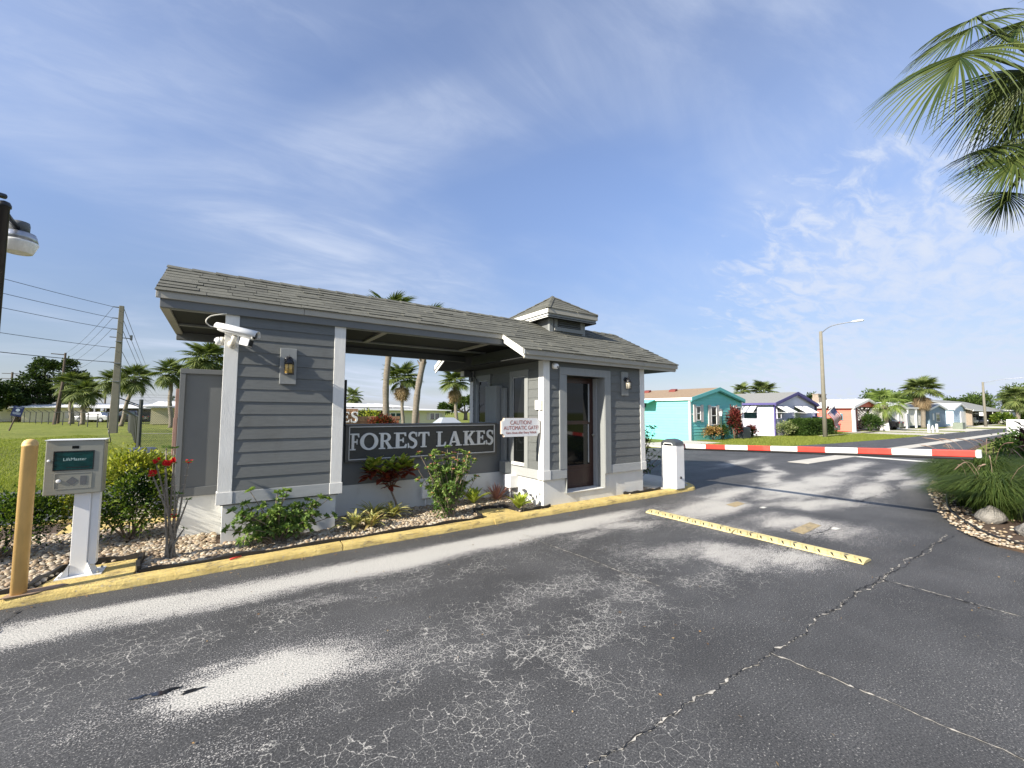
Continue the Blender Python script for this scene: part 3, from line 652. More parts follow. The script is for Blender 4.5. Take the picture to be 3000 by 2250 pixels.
for side in range(4):
    ca, sa = math.cos(side*math.pi/2), math.sin(side*math.pi/2)
    def W(u, v, z): return (ccx+u*ca-v*sa, ccy+u*sa+v*ca, z)
    for k in range(nr):
        h0 = (hw+.012)*(1-k/nr); h1 = (hw+.012)*(1-(k+1)/nr)-.0; za = ez-.01+(apex-ez)*k/nr; zb2 = ez-.01+(apex-ez)*(k+1)/nr
        n = max(1, int(h0*2/.36)); cuts = [0]+sorted(rng.uniform(.12, .88) for _ in range(n-1))+[1]
        for a, b in zip(cuts, cuts[1:]):
            if b-a < .05: continue
            g = .004 if n > 1 else 0
            L = lambda h, u: -h+2*h*u
            MB().hexa([W(L(h0, a)+g, -h0, za-.004), W(L(h0, b)-g, -h0, za-.004), W(L(h1, b)-g*.5, -h1, zb2-.004), W(L(h1, a)+g*.5, -h1, zb2-.004),
                       W(L(h0, a)+g, -h0, za+.02), W(L(h0, b)-g, -h0, za+.02), W(L(h1, b)-g*.5, -h1, zb2+.010), W(L(h1, a)+g*.5, -h1, zb2+.010)]).build('shingle', m_shingle, cup)
    A = Vector(W(-hw-.01, -hw-.01, ez+.012)); B = Vector((ccx, ccy, apex+.012))
    for k in range(5):
        p, q = A.lerp(B, k/5), A.lerp(B, (k+1)/5+.02); d = (q-p).normalized(); s1 = Vector((-d.y, d.x, 0)).normalized()*.055
        MB().add([(p+s1-Vector((0, 0, .012)))[:], (p+Vector((0, 0, .022)))[:], (p-s1-Vector((0, 0, .012)))[:], (q+s1-Vector((0, 0, .022)))[:], (q+Vector((0, 0, .010)))[:], (q-s1-Vector((0, 0, .022)))[:]],
                 [(0, 3, 4, 1), (1, 4, 5, 2), (0, 1, 2), (3, 5, 4), (0, 2, 5, 3)]).build('hip_cap', m_shingle, cup)
part(cupx0-.012, cupx0+.09, cupy-.014, cupy+.05, 3.36, 3.70, 'corner_board', m_casing, cup); part(cupx1-.09, cupx1+.012, cupy-.014, cupy+.05, 3.36, 3.70, 'corner_board', m_casing, cup)
part(1.19, 2.02, cupy-.030, cupy-.001, 3.43, 3.515, 'louvre_frame', m_casing, cup); part(1.19, 1.27, cupy-.030, cupy-.001, 3.516, 3.69, 'louvre_frame', m_casing, cup); part(1.94, 2.02, cupy-.030, cupy-.001, 3.516, 3.69, 'louvre_frame', m_casing, cup)
part(1.271, 1.939, cupy-.006, cupy-.0005, 3.516, 3.69, 'louvre_back', m_soffit, cup, 0)
for k in range(4):
    z = 3.525+k*.042; MB().hexa([(1.271, cupy-.028, z), (1.939, cupy-.028, z), (1.939, cupy-.008, z+.028), (1.271, cupy-.008, z+.028), (1.271, cupy-.028, z+.006), (1.939, cupy-.028, z+.006), (1.939, cupy-.008, z+.034), (1.271, cupy-.008, z+.034)]).build('louvre', m_sidepl, cup)

# ------------------------------------------------------------------ lettering
GL = {}
def arcpts(cx, cz, rx, rz_, a0, a1, n): return [(cx+rx*math.cos(R(a0+(a1-a0)*k/n)), cz+rz_*math.sin(R(a0+(a1-a0)*k/n))) for k in range(n+1)]
st, sf, sv = .17, .075, .06     # stem, serif height, serif overhang (letter height 1)
GL['F'] = (.66, [[(0, 0), (.40, 0), (.40, sf), (.29, sf), (.29, .44), (.46, .44), (.47, .34), (.53, .34), (.53, .66), (.47, .66), (.46, .545), (.29, .545), (.29, .90), (.52, .90), (.58, .76), (.65, .76), (.64, 1), (0, 1), (0, 1-sf), (.10, 1-sf), (.10, sf), (0, sf)]])
GL['E'] = (.68, [[(0, 0), (.66, 0), (.69, .26), (.62, .26), (.54, .10), (.29, .10), (.29, .46), (.44, .46), (.46, .36), (.52, .36), (.52, .66), (.46, .66), (.44, .56), (.29, .56), (.29, .90), (.52, .90), (.58, .76), (.65, .76), (.63, 1), (0, 1), (0, 1-sf), (.10, 1-sf), (.10, sf), (0, sf)]])
GL['T'] = (.74, [[(.18, 0), (.56, 0), (.56, sf), (.465, sf), (.465, .90), (.60, .90), (.67, .72), (.735, .72), (.72, 1), (.02, 1), (.005, .72), (.07, .72), (.14, .90), (.275, .90), (.275, sf), (.18, sf)]])
GL['L'] = (.66, [[(0, 0), (.62, 0), (.66, .30), (.59, .30), (.51, .10), (.29, .10), (.29, 1-sf), (.40, 1-sf), (.40, 1), (0, 1), (0, 1-sf), (.10, 1-sf), (.10, sf), (0, sf)]])
GL['K'] = (.86, [[(0, 0), (.40, 0), (.40, sf), (.29, sf), (.29, .36), (.37, .44), (.54, sf), (.47, sf), (.47, 0), (.88, 0), (.88, sf), (.78, sf), (.50, .58), (.72, 1-sf), (.82, 1-sf), (.82, 1), (.48, 1), (.48, 1-sf), (.56, 1-sf), (.29, .58), (.29, 1-sf), (.40, 1-sf), (.40, 1), (0, 1), (0, 1-sf), (.10, 1-sf), (.10, sf), (0, sf)]])
GL['A'] = (.90, [[(0, 0), (.30, 0), (.30, sf), (.21, sf), (.26, .23), (.53, .23), (.585, sf), (.50, sf), (.50, 0), (.90, 0), (.90, sf), (.80, sf), (.53, 1), (.37, 1), (.09, sf), (0, sf)], [(.29, .33), (.395, .72), (.50, .33)][::-1]])
GL['O'] = (1.04, [arcpts(.52, .5, .52, .525, 0, 360, 40)[:-1], arcpts(.52, .5, .30, .41, 0, 360, 36)[:-1][::-1]])
GL['R'] = (.86, [[(0, 0), (.40, 0), (.40, sf), (.29, sf), (.29, .44), (.36, .44), (.58, sf), (.53, sf), (.53, 0), (.90, 0), (.90, sf), (.81, sf), (.55, .46)] + arcpts(.42, .72, .31, .28, -62, 90, 14) + [(0, 1), (0, 1-sf), (.10, 1-sf), (.10, sf), (0, sf)], ([(.29, .54)] + arcpts(.38, .72, .16, .18, -90, 90, 12) + [(.29, .90)])[::-1]])
def s_out():
    P = [(.60, .80), (.54, .93), (.36, .985), (.17, .90), (.13, .73), (.24, .585), (.42, .49), (.56, .375), (.57, .19), (.42, .03), (.22, .035), (.06, .20)]
    W = [.035, .055, .06, .075, .095, .105, .11, .105, .095, .075, .06, .035]
    C = smooth_path(P, 4); n = len(C); L, Rr = [], []
    for k, p in enumerate(C):
        d = (C[min(k+1, n-1)]-C[max(k-1, 0)]).normalized(); u = k/(n-1)*(len(W)-1); j = min(int(u), len(W)-2); ww = W[j]+(W[j+1]-W[j])*(u-j); nn = Vector((-d.y, d.x))*ww
        L.append((p+nn)[:]); Rr.append((p-nn)[:])
    return L, Rr
L, Rr = s_out()
GL['S'] = (.70, [[(.66, .70), (.665, 1.0), (.61, 1.0)] + Rr[3:-3][::1] + [(.06, -.01), (.0, -.01), (.0, .31), (.06, .31)] + L[3:-3][::-1] + [(.60, .70)]])
def glyph(ch, x, y, z, h, d, mat, parent, wscale=1, name='letter'):
    cu = bpy.data.curves.new('g', 'CURVE'); cu.dimensions = '2D'; cu.fill_mode = 'BOTH'; cu.extrude = d/2
    for ol in GL[ch][1]:
        sp = cu.splines.new('POLY'); sp.points.add(len(ol)-1); sp.use_cyclic_u = True
        for q, (a, b) in zip(sp.points, ol): q.co = (a*h*wscale, b*h, 0, 1)
    tmp = bpy.data.objects.new('g', cu); me = bpy.data.meshes.new_from_object(tmp); bpy.data.objects.remove(tmp)
    me.materials.clear(); me.materials.append(mat)
    o = bpy.data.objects.new(name, me); o.location = (x, y, z); o.rotation_euler = (R(90), 0, 0); return link(o, parent)
def text(body, size, loc, rot, mat, parent, name='lettering', ex=.001, align='CENTER', sx=1):
    cu = bpy.data.curves.new('t', 'FONT'); cu.body = body; cu.size = size; cu.extrude = ex; cu.align_x = align; cu.align_y = 'CENTER'
    tmp = bpy.data.objects.new('t', cu); me = bpy.data.meshes.new_from_object(tmp); bpy.data.objects.remove(tmp)
    me.materials.clear(); me.materials.append(mat)
    o = bpy.data.objects.new(name, me); o.location = loc; o.rotation_euler = rot; o.scale = (sx, 1, 1); return link(o, parent)

m_sframe = M('sign_frame', (.115, .11, .095), .6, .1, 6)
sg = thing('entrance_sign', 'dark sign board with pale serif letters FOREST LAKES on the low grey wall', 'sign', (-1.57, 1.25, .9))
MB().box(-2.925, -.235, 1.222, 1.262, .925, 1.448).build('board', m_signbd, sg)
for a, b, c, d in [(-2.975, -.185, 1.449, 1.480), (-2.975, -.185, .893, .924)]: part(a, b, 1.205, 1.262, c, d, 'frame', m_sframe, sg)
for a, b in [(-2.975, -2.926), (-.234, -.185)]: part(a, b, 1.205, 1.262, .9245, 1.4485, 'frame', m_sframe, sg)
for a, b, c, d in [(-2.925, -.235, .9245, .938), (-2.925, -.235, 1.436, 1.4485)]: part(a, b, 1.199, 1.222, c, d, 'moulding', m_trimw, sg, .002)
for a, b in [(-2.925, -2.912), (-.248, -.235)]: part(a, b, 1.199, 1.222, .939, 1.435, 'moulding', m_trimw, sg, .002)
for ch, x0, x1 in [('F', -2.905, -2.765), ('O', -2.755, -2.465), ('R', -2.455, -2.225), ('E', -2.205, -1.985), ('S', -1.965, -1.795), ('T', -1.785, -1.575), ('L', -1.445, -1.255), ('A', -1.225, -.945), ('K', -.915, -.655), ('E', -.645, -.445), ('S', -.425, -.262)]:
    h = .262 if ch != 'O' else .262; wd = GL[ch][0]*h
    glyph(ch, x0, 1.212, 1.078, h, .02, m_letter, sg, (x1-x0)/wd)

cs = thing('caution_sign', 'white notched sign with red-brown CAUTION AUTOMATIC GATE lettering beside the booth corner', 'sign', (-.42, .08, 1.28))
def notched(x0, x1, z0, z1, r):
    p = []
    for cx0, cz0, a0 in [(x0, z0, 90), (x1, z0, 180), (x1, z1, 270), (x0, z1, 360)]:
        p += [(cx0+r*math.cos(R(a0-90*k/5)), cz0+r*math.sin(R(a0-90*k/5))) for k in range(6)]
    return p
m_rust = M('sign_edge_brown', (.46, .36, .28), .7, .2, 20)
MB().prism(notched(-.815, -.025, 1.280, 1.592, .052), 'y', .072, .112).build('back_board', m_rust, cs)
MB().prism(notched(-.812, -.030, 1.283, 1.589, .052), 'y', .064, .0715).build('board', m_wpaint, cs)
m_cred = M('caution_red', (.30, .07, .03), .7, .3, 40)
text('CAUTION!', .098, (-.43, .0632, 1.513), (R(90), 0, 0), m_cred, cs, 'lettering', .0008, sx=.95)
text('AUTOMATIC GATE!', .092, (-.42, .0632, 1.425), (R(90), 0, 0), m_cred, cs, 'lettering', .0008, sx=.88)
text('Gate closes after Every Vehicle', .058, (-.42, .0632, 1.347), (R(90), 0, 0), m_cred, cs, 'lettering', .0008, sx=.86)
part(-.09, -.004, .113, .16, 1.33, 1.55, 'bracket', m_casing, cs)
npl = thing('number_plate', 'small white number plate with grey box on booth corner post', 'plate', (0, .1, 1.75))
part(-.03, -.002, .11, .21, 1.735, 1.90, 'plate', m_white, npl); part(-.035, -.002, .02, .10, 1.725, 1.90, 'box', m_cream, npl)
text('2', .11, (-.0305, .16, 1.815), (R(90), 0, R(-90)), m_cream, npl, 'number', .0008)
# ------------------------------------------------------------------ fixtures on the gatehouse
def lantern(x, y, z, plate_w, label, gm):
    t_ = thing('wall_lantern', label, 'lantern', (x, y, z), 'wall lanterns on the gatehouse')
    part(x-plate_w/2, x+plate_w/2, y-.024, y+.004, z-.24, z+.235, 'back_board', m_casing, t_)
    yb = y-.024; zc = z-.02
    MB().lathe([(.001, 0), (.048, .002), (.050, .012), (.03, .02), (.012, .022)], 18, (x, yb, zc+.10), (0, -1, 0)).build('rose', m_black, t_, True)
    MB().tube([(x, yb-.01, zc+.10), (x, yb-.05, zc+.13), (x, yb-.09, zc+.135)], .009, 8).build('arm', m_black, t_, True)
    c = (x, yb-.085, zc)
    MB().lathe([(.054, .035), (.060, .04), (.056, .065), (.040, .095), (.018, .115), (.006, .125), (.003, .135)], 16, c).build('cap', m_black, t_, True)
    g = MB().lathe([(.050, -.085), (.052, .03), (.046, .034)], 12, c).build('glass', gm, t_, True)
    fr = MB()
    for k in range(6):
        a = 2*math.pi*k/6+.2; fr.tube([(c[0]+.055*math.cos(a), c[1]+.055*math.sin(a), c[2]-.095), (c[0]+.056*math.cos(a), c[1]+.056*math.sin(a), c[2]+.04)], .0035, 6)
    fr.build('cage', m_black, t_)
    MB().lathe([(.058, -.098), (.060, -.092), (.058, -.086), (.05, -.086)], 16, c).build('base_ring', m_black, t_, True)
    lp = [(c[0], c[1]+.014*math.cos(a), c[2]+.146+.014*math.sin(a)) for a in [2*math.pi*k/12 for k in range(13)]]
    MB().tube(lp, .003, 6).build('hook', m_black, t_)
lantern(-3.88, .567, 2.285, .195, 'amber glass wall lantern on grey board, left pier siding', m_amber)
lantern(2.08, .004, 2.27, .195, 'wall lantern on grey board right of the brown door', M('clear_lantern_glass', (.36, .33, .26), .12, .3, 30, bump=.4, bscale=60))

# big bullet camera on the left pier
bc = thing('bullet_camera', 'large white bullet camera with sun hood on the left pier corner', 'camera', (-4.51, .55, 2.5))
A, B = Vector((-4.655, .50, 2.705)), Vector((-4.275, .27, 2.600)); ax = (B-A).normalized(); side = ax.cross(Vector((0, 0, 1))).normalized(); upv = side.cross(ax)
MB().tube([A, A+ax*.03, B-ax*.03], [.036, .047, .047], 20).build('body', m_white, bc, True)
MB().tube([B-ax*.03, B-ax*.012], [.049, .049], 20).build('bezel', m_white, bc, True)
MB().tube([B-ax*.0115, B-ax*.008], [.044, .043], 20).build('lens', m_glass, bc, True)
hd = MB(); vs = []
for p, r0 in ((A-ax*.03, .050), (A+ax*.10, .058), (B+ax*.02, .060)):
    for k in range(13):
        a = R(-20+220*k/12); vs.append((p+side*math.cos(a)*r0+upv*(math.sin(a)*r0+.006))[:])
    for k in range(12, -1, -1):
        a = R(-20+220*k/12); vs.append((p+side*math.cos(a)*(r0-.005)+upv*(math.sin(a)*(r0-.005)+.006))[:])
n = 26
hd.add(vs, [(k*n+j, k*n+(j+1) % n, (k+1)*n+(j+1) % n, (k+1)*n+j) for k in range(2) for j in range(n)] + [tuple(range(n))[::-1], tuple(range(2*n, 3*n))])
hd.build('sun_hood', m_white, bc, True)
def obox(c, ex, ey, ez):   # oriented box
    P = []
    for k in (-1, 1):
        for i_, j in ((-1, -1), (1, -1), (1, 1), (-1, 1)): P.append((c+ex*i_+ey*j+ez*k)[:])
    return MB().hexa(P)
cI = A.lerp(B, .80)-upv*.098
obox(cI, ax*.055, side*.050, upv*.046).build('infrared_lamp', m_white, bc, bevel=.008)
obox(cI+ax*.0565, ax*.0025, side*.043, upv*.039).build('lamp_window', m_glass, bc)
MB().tube([(-4.51, .563, 2.515), (-4.51, .53, 2.515)], .048, 16).build('mount_base', m_cream, bc, True)
MB().tube([(-4.51, .535, 2.515), (-4.505, .47, 2.53), (-4.49, .415, 2.60)], [.030, .026, .030], 12).build('mount_arm', m_cream, bc, True)
cb_ = smooth_path([A-ax*.02, A-ax*.10-Vector((0, 0, .01)), A+Vector((-.13, .02, .06)), A+Vector((-.09, .03, .13)), A+Vector((.02, .03, .17)), (-4.55, .545, 2.90)], 6)
MB().tube(cb_, .007, 8).build('cable', m_cream, bc, True)
MB().tube([A-ax*.03, A+ax*.0], .013, 10).build('cable_gland', m_white, bc, True)

def turret(x, y, z, d, label):
    t_ = thing('dome_camera', label, 'camera', (x, y, z), 'small round security cameras'); d = Vector(d).normalized(); c = Vector((x, y, z))
    MB().tube([c, c+d*.045], [.058, .052], 18).build('base', m_cream, t_, True)
    MB().lathe([(.050, -.0), (.052, .018), (.045, .042), (.028, .056), (.018, .058)], 18, (c+d*.04)[:], (d+Vector((.05, -.1, -.35)))[:]).build('eyeball', m_white, t_, True)
    e = c+d*.04+(d+Vector((.05, -.1, -.35))).normalized()*.0585
    MB().lathe([(.017, 0), (.012, .004), (.004, .005)], 12, e[:], (d+Vector((.05, -.1, -.35)))[:]).build('lens', m_glass, t_, True)
turret(.235, .0, 2.51, (.1, -1, -.1), 'white dome camera above left of the brown door')
turret(-4.597, .62, 2.555, (-1, -.15, 0), 'white dome camera on outer left side of pier')
fl = thing('flood_lamp', 'dark grey flood lamp under the roof at the booth rear corner', 'lamp', (0, 2.58, 2.4))
m_dgrey = M('dark_grey_metal', (.11, .115, .115), .5, .1, 8)
part(-.05, -.012, 2.50, 2.62, 2.36, 2.56, 'wall_box', m_dgrey, fl); part(-.24, -.05, 2.47, 2.66, 2.46, 2.60, 'head', m_dgrey, fl, .015); part(-.245, -.241, 2.49, 2.64, 2.475, 2.585, 'window', m_cream, fl)
MB().tube([(-.03, 2.45, 2.42), (-.03, 2.30, 2.40), (-.03, 2.28, 2.32), (-.03, 2.28, 2.28)], .012, 8).build('conduit', m_dgrey, fl, True)
def ebox(label, x0, x1, y0, y1, z0, z1, mat, legs=()):
    t_ = thing('electrical_box', label, 'electrical box', ((x0+x1)/2, (y0+y1)/2, z0)); part(x0, x1, y0, y1, z0, z1, 'box', mat, t_, .006)
    part(x0-.004, x1+.004, y0-.012, y0-.001, z0+.01, z1-.01, 'cover', mat, t_, .003)
    for lx, ly in legs: MB().tube([(lx, ly, z0), (lx, ly, .05)], .013, 8).build('conduit', mat, t_, True)
ebox('grey disconnect box where sign wall meets the booth', -.13, -.015, 1.00, 1.20, .535, .755, m_casing)
ebox('larger white junction box on the booth plinth', -.15, .033, .80, 1.02, .29, .522, m_wpaint, [(-.10, .88), (-.03, .96)])
ebox('white outlet box on the sign wall plinth behind the flowering shrub', -1.70, -1.47, 1.19, 1.254, .20, .50, m_wpaint, [(-1.62, 1.225)])
tap = thing('stand_pipe', 'thin white stand pipe by the booth plinth corner', 'pipe', (-.1, .15, 0)); MB().tube([(-.08, .12, .03), (-.08, .13, .33)], .011, 8).build('pipe', m_wpaint, tap, True); MB().lathe([(.016, 0), (.018, .01), (.012, .03)], 10, (-.08, .13, .325)).build('cap', m_wpaint, tap, True)
dsp = thing('timber_strip', 'weathered reddish timber strip fixed to the wing wall end', 'timber', (-5.06, 1.3, .9))
m_cedar = M('weathered_cedar', (.33, .20, .15), .8, .2, 5, (6, 6, 1), bump=.4, bscale=30, bstretch=(9, 9, 1))
part(-5.082, -5.047, 1.20, 1.30, 1.60, 1.97, 'upper_strip', m_cedar, dsp); part(-5.092, -5.05, 1.19, 1.31, 1.12, 1.598, 'lower_strip', m_cedar, dsp)

# ------------------------------------------------------------------ call box, bollard
kb = thing('call_box', 'stainless gate call box with green screen on a white post', 'call box', (-5.68, .22, .074))
MB().box(-5.95, -5.54, .12, .28, .875, 1.395).build('housing', m_steel, kb, bevel=.004)
MB().box(-5.944, -5.546, .112, .1195, .881, 1.389).build('door_plate', m_steel, kb, bevel=.002)
MB().box(-5.955, -5.530, .10, .29, 1.3955, 1.403).build('top_cap', m_wpaint, kb)
sc = MB().box(-5.885, -5.617, .1095, .1115, 1.115, 1.285).build('screen', m_screen, kb)
for a, b, c, d in [(-5.893, -5.609, 1.2855, 1.294), (-5.893, -5.609, 1.106, 1.1145)]: part(a, b, .107, .1118, c, d, 'screen_bezel', m_black, kb, 0)
for a, b in [(-5.893, -5.8855), (-5.6165, -5.609)]: part(a, b, .107, .1118, 1.115, 1.285, 'screen_bezel', m_black, kb, 0)
m_lcdtext = M('lcd_text', (.45, .60, .56), .4, .1, 20)
text('LiftMaster', .040, (-5.745, .1090, 1.212), (R(90), 0, 0), m_lcdtext, sc, 'lettering', .0004)
MB().box(-5.80, -5.64, .1088, .1092, 1.130, 1.138).build('screen_line', m_black, sc)
part(-5.77, -5.722, .1105, .1118, 1.315, 1.342, 'camera_window', m_glass, kb, 0)
for a, b, c, d in [(-5.872, -5.622, 1.077, 1.082), (-5.872, -5.622, .928, .933)]: part(a, b, .1085, .1118, c, d, 'speaker_frame', m_steel, kb, .001)
for a, b in [(-5.877, -5.872), (-5.622, -5.617)]: part(a, b, .1085, .1118, .933, 1.077, 'speaker_frame', m_steel, kb, .001)
part(-5.70, -5.655, .1095, .1118, .965, 1.05, 'card_reader', m_dgrey, kb, .002)
dm = MB(); dm.prism([(-5.755+.042*math.cos(R(90*k)), 1.003+.042*math.sin(R(90*k))) for k in range(4)], 'y', .1095, .1118); dm.build('speaker_grille', m_dgrey, kb)
MB().lathe([(.017, 0), (.017, .006), (.013, .009), (.003, .0095)], 18, (-5.847, .1115, 1.008), (0, -1, 0)).build('call_button', m_white, kb, True)
MB().lathe([(.012, 0), (.012, .007), (.007, .009)], 14, (-5.921, .1115, 1.205), (0, -1, 0)).build('lock', m_white, kb, True)
MB().tube([(-5.54, .2, 1.36), (-5.515, .2, 1.36), (-5.512, .2, 1.385), (-5.525, .2, 1.44), (-5.535, .2, 1.50)], .004, 6).build('antenna', m_black, kb, True)
MB().box(-5.742, -5.622, .165, .29, .078, .874).build('post', m_wpaint, kb, bevel=.004)
MB().box(-5.621, -5.562, .195, .285, .16, .873).build('post_channel', m_wpaint, kb, bevel=.003)
MB().box(-5.83, -5.50, .10, .34, .0745, .084).build('base_plate', m_wpaint, kb)
for s, x0 in ((-1, -5.745), (1, -5.619)):
    MB().hexa([(x0, .145, .084), (x0+s*.055, .105, .084), (x0+s*.055, .31, .084), (x0, .29, .084), (x0, .160, .19), (x0+s*.004, .158, .19), (x0+s*.004, .292, .19), (x0, .292, .19)]).build('gusset', m_wpaint, kb)
for x, y in [(-5.80, .13), (-5.53, .13), (-5.80, .31), (-5.53, .31)]: MB().lathe([(.011, 0), (.011, .012), (.006, .02)], 6, (x, y, .084)).build('bolt', m_steel, kb)
bl = thing('bollard', 'tall pale yellow steel bollard on the kerb beside the call box', 'bollard', (-5.985, -.15, .08))
MB().lathe([(.051, .085), (.051, 1.365), (.053, 1.366), (.053, 1.380), (.051, 1.381), (.050, 1.395), (.040, 1.416), (.022, 1.428), (.003, 1.431)], 28, (-5.985, -.15, 0)).build('tube', m_bollard, bl, True)
m_rustplate = M('rusty_plate', (.32, .22, .14), .8, .3, 12, dirt=.5, dirtcol=(.14, .06, .03))
pb = []; 
for dx, dy in [(-.09, -.075), (.10, -.06), (.30, .05), (.25, .10), (-.06, .07)]: pb.append((-5.985+dx, -.15+dy))
MB().prism(pb, 'z', .079, .087).build('base_plate', m_rustplate, bl)
rs = tag(MB().tube([(-4.445, -.150, .091), (-4.34, -.112, .093)], [.009, .009], 8).build('red_tube', m_red, None, True), 'small red plastic tube lying on the kerb', 'tube')

# ------------------------------------------------------------------ barrier gate
def cabinet(t_, x0, x1, y0, y1, z0, z1):
    MB().box(x0, x1, y0, y1, z0, z1).build('cabinet', m_wpaint, t_, bevel=.008)
    prof = [(y1+.006, z1)] + [((y0+y1)/2+((y1-y0)/2+.006)*math.cos(R(a)), z1+.04+.105*math.sin(R(a))) for a in range(8, 173, 12)] + [(y0-.006, z1)]
    prof2 = [((y0+y1)/2+(a-(y0+y1)/2)*.93, z1+(b-z1)*.90) for a, b in prof]
    mb = MB(); n = len(prof); vs = [(x0-.004, a, b) for a, b in prof2] + [(x0+.05, a, b) for a, b in prof] + [(x1-.05, a, b) for a, b in prof] + [(x1+.004, a, b) for a, b in prof2]
    fs = [tuple(range(n)), tuple(range(3*n, 4*n))[::-1]] + [(k*n+j, (k+1)*n+j, (k+1)*n+(j+1) % n, k*n+(j+1) % n) for k in range(3) for j in range(n)]
    lid = mb.add(vs, fs).build('lid', m_lid, t_)
    ym = (y0+y1)/2
    hp = [(x0-.010, ym+.105, z1+.001), (x0-.016, ym+.105, z1+.030), (x0-.018, ym+.085, z1+.050), (x0-.018, ym-.085, z1+.050), (x0-.016, ym-.105, z1+.030), (x0-.010, ym-.105, z1+.001)]
    MB().tube(hp, .010, 8).build('handle', m_wpaint, lid, True); part(x0-.0135, x0-.006, ym-.09, ym+.09, z1+.006, z1+.038, 'handle_recess', m_black, lid, 0)
    part(x0-.0025, x0-.0005, y0+.05, y1-.04, z0+.215, z1-.155, 'service_door', m_wpaint, t_, .0015)
    for yy in (y0+.09, y0+.26): MB().lathe([(.012, 0), (.012, .005), (.006, .007)], 12, (x0-.002, yy, z1-.20), (-1, 0, 0)).build('lock', m_steel, t_, True)
    MB().tube([(x0+.145, y0, z0+.235), (x0+.145, y0-.018, z0+.235)], [.026, .024], 14).build('knob', m_black, t_, True)
bg_ = thing('barrier_gate', 'white automatic barrier gate with red and white striped arm across the entry lane', 'barrier gate', (3.53, -.05, .077))
cabinet(bg_, 3.39, 3.68, -.24, .13, .0775, .985)
MB().tube([(3.68, -.06, .955), (3.755, -.06, .955)], .075, 18).build('hub', m_dgrey, bg_, True)
ya, ye = -.02, -4.58; za, ze_ = .952, 1.156
def armz(y): return za+(ze_-za)*(ya-y)/(ya-ye)
def armpiece(y0, y1, hx, z0, z1, nm, mat):
    P = []
    for dz in (z0, z1):
        P += [(3.80-hx, y0, armz(y0)+dz), (3.80+hx, y0, armz(y0)+dz), (3.80+hx, y1, armz(y1)+dz), (3.80-hx, y1, armz(y1)+dz)]
    q = MB(); q.add(P, [(0, 1, 2, 3), (7, 6, 5, 4), (4, 5, 1, 0), (5, 6, 2, 1), (6, 7, 3, 2), (7, 4, 0, 3)]); return q.build(nm, mat, bg_, bevel=.012 if nm == 'arm' else .011, seg=3)
armpiece(ya, -4.522, .030, -.041, .051, 'arm', m_armw)
yy = -.24; 
armpiece(-.04, -.20, .0315, -.0415, .0525, 'red_band', m_red)
for k in range(5):
    y0 = -.245-.4275*(1+2*k); armpiece(y0, y0-.4275, .0315, -.0415, .0525, 'red_band', m_red)
armpiece(ya-.05, -4.50, .012, -.078, -.042, 'rubber_strip', m_black)
m_clear = M('frosted_cap', (.62, .64, .64), .3, .08, 10)
armpiece(-4.524, -4.575, .033, -.05, .06, 'end_cap', m_clear)
eb = thing('barrier_gate', 'exit barrier cabinet with dark lid behind the yellow-green hedge', 'barrier gate', (-5.55, 2.85, .077))
cabinet(eb, -5.72, -5.40, 2.62, 3.02, .0775, .985)
hs = thing('conduit_hose', 'black flexible conduit looping out of the pad behind the barrier cabinet', 'hose', (3.8, .1, .08))
MB().tube(smooth_path([(3.72, -.02, .09), (3.80, .0, .20), (3.90, .02, .22), (3.98, .0, .14), (4.0, -.02, .07)], 5), .022, 10).build('hose', m_black, hs, True)

# ------------------------------------------------------------------ speed bump in two lengths
for k, (y0, y1, lab) in enumerate([(-1.0, -2.46, 'yellow rubber speed bump section nearer the gatehouse'), (-2.475, -3.95, 'yellow rubber speed bump section at the middle of the road')]):
    t_ = thing('speed_bump', lab, 'speed bump', (1.53, (y0+y1)/2, 0), 'two halves of the yellow speed bump'); o_ = .012*k
    MB().prism([(1.40+o_, .002), (1.41+o_, .018), (1.475+o_, .040), (1.585+o_, .040), (1.65+o_, .018), (1.66+o_, .002)], 'y', y1, y0).build('body', m_bump, t_, bevel=.006)
    n = 11
    for j in range(n):
        y = y0-(j+.5)*(y0-y1)/n
        MB().hexa([(1.412+o_, y+.010, .018), (1.495+o_, y+.038, .038), (1.495+o_, y+.058, .038), (1.412+o_, y-.012, .018), (1.400+o_, y+.020, .034), (1.505+o_, y+.048, .054), (1.505+o_, y+.064, .054), (1.400+o_, y-.004, .034)]).build('tread', m_bump, t_)
    for j in range(n):
        y = y0-(j+.5)*(y0-y1)/n-.045
        MB().hexa([(1.412+o_, y+.004, .0185), (1.470+o_, y+.024, .039), (1.470+o_, y+.050, .039), (1.412+o_, y-.008, .0185), (1.410+o_, y+.004, .0205), (1.469+o_, y+.024, .0412), (1.469+o_, y+.050, .0412), (1.410+o_, y-.008, .0205)]).build('notch_shade', m_edging, t_)  # thin black wedges laid on the slope, painting the shade between treads
    for y in (y0-.2, (y0+y1)/2, y1+.2): MB().lathe([(.022, .0), (.022, .0415), (.014, .0425)], 12, (1.53+o_, y, 0)).build('bolt', m_black, t_)

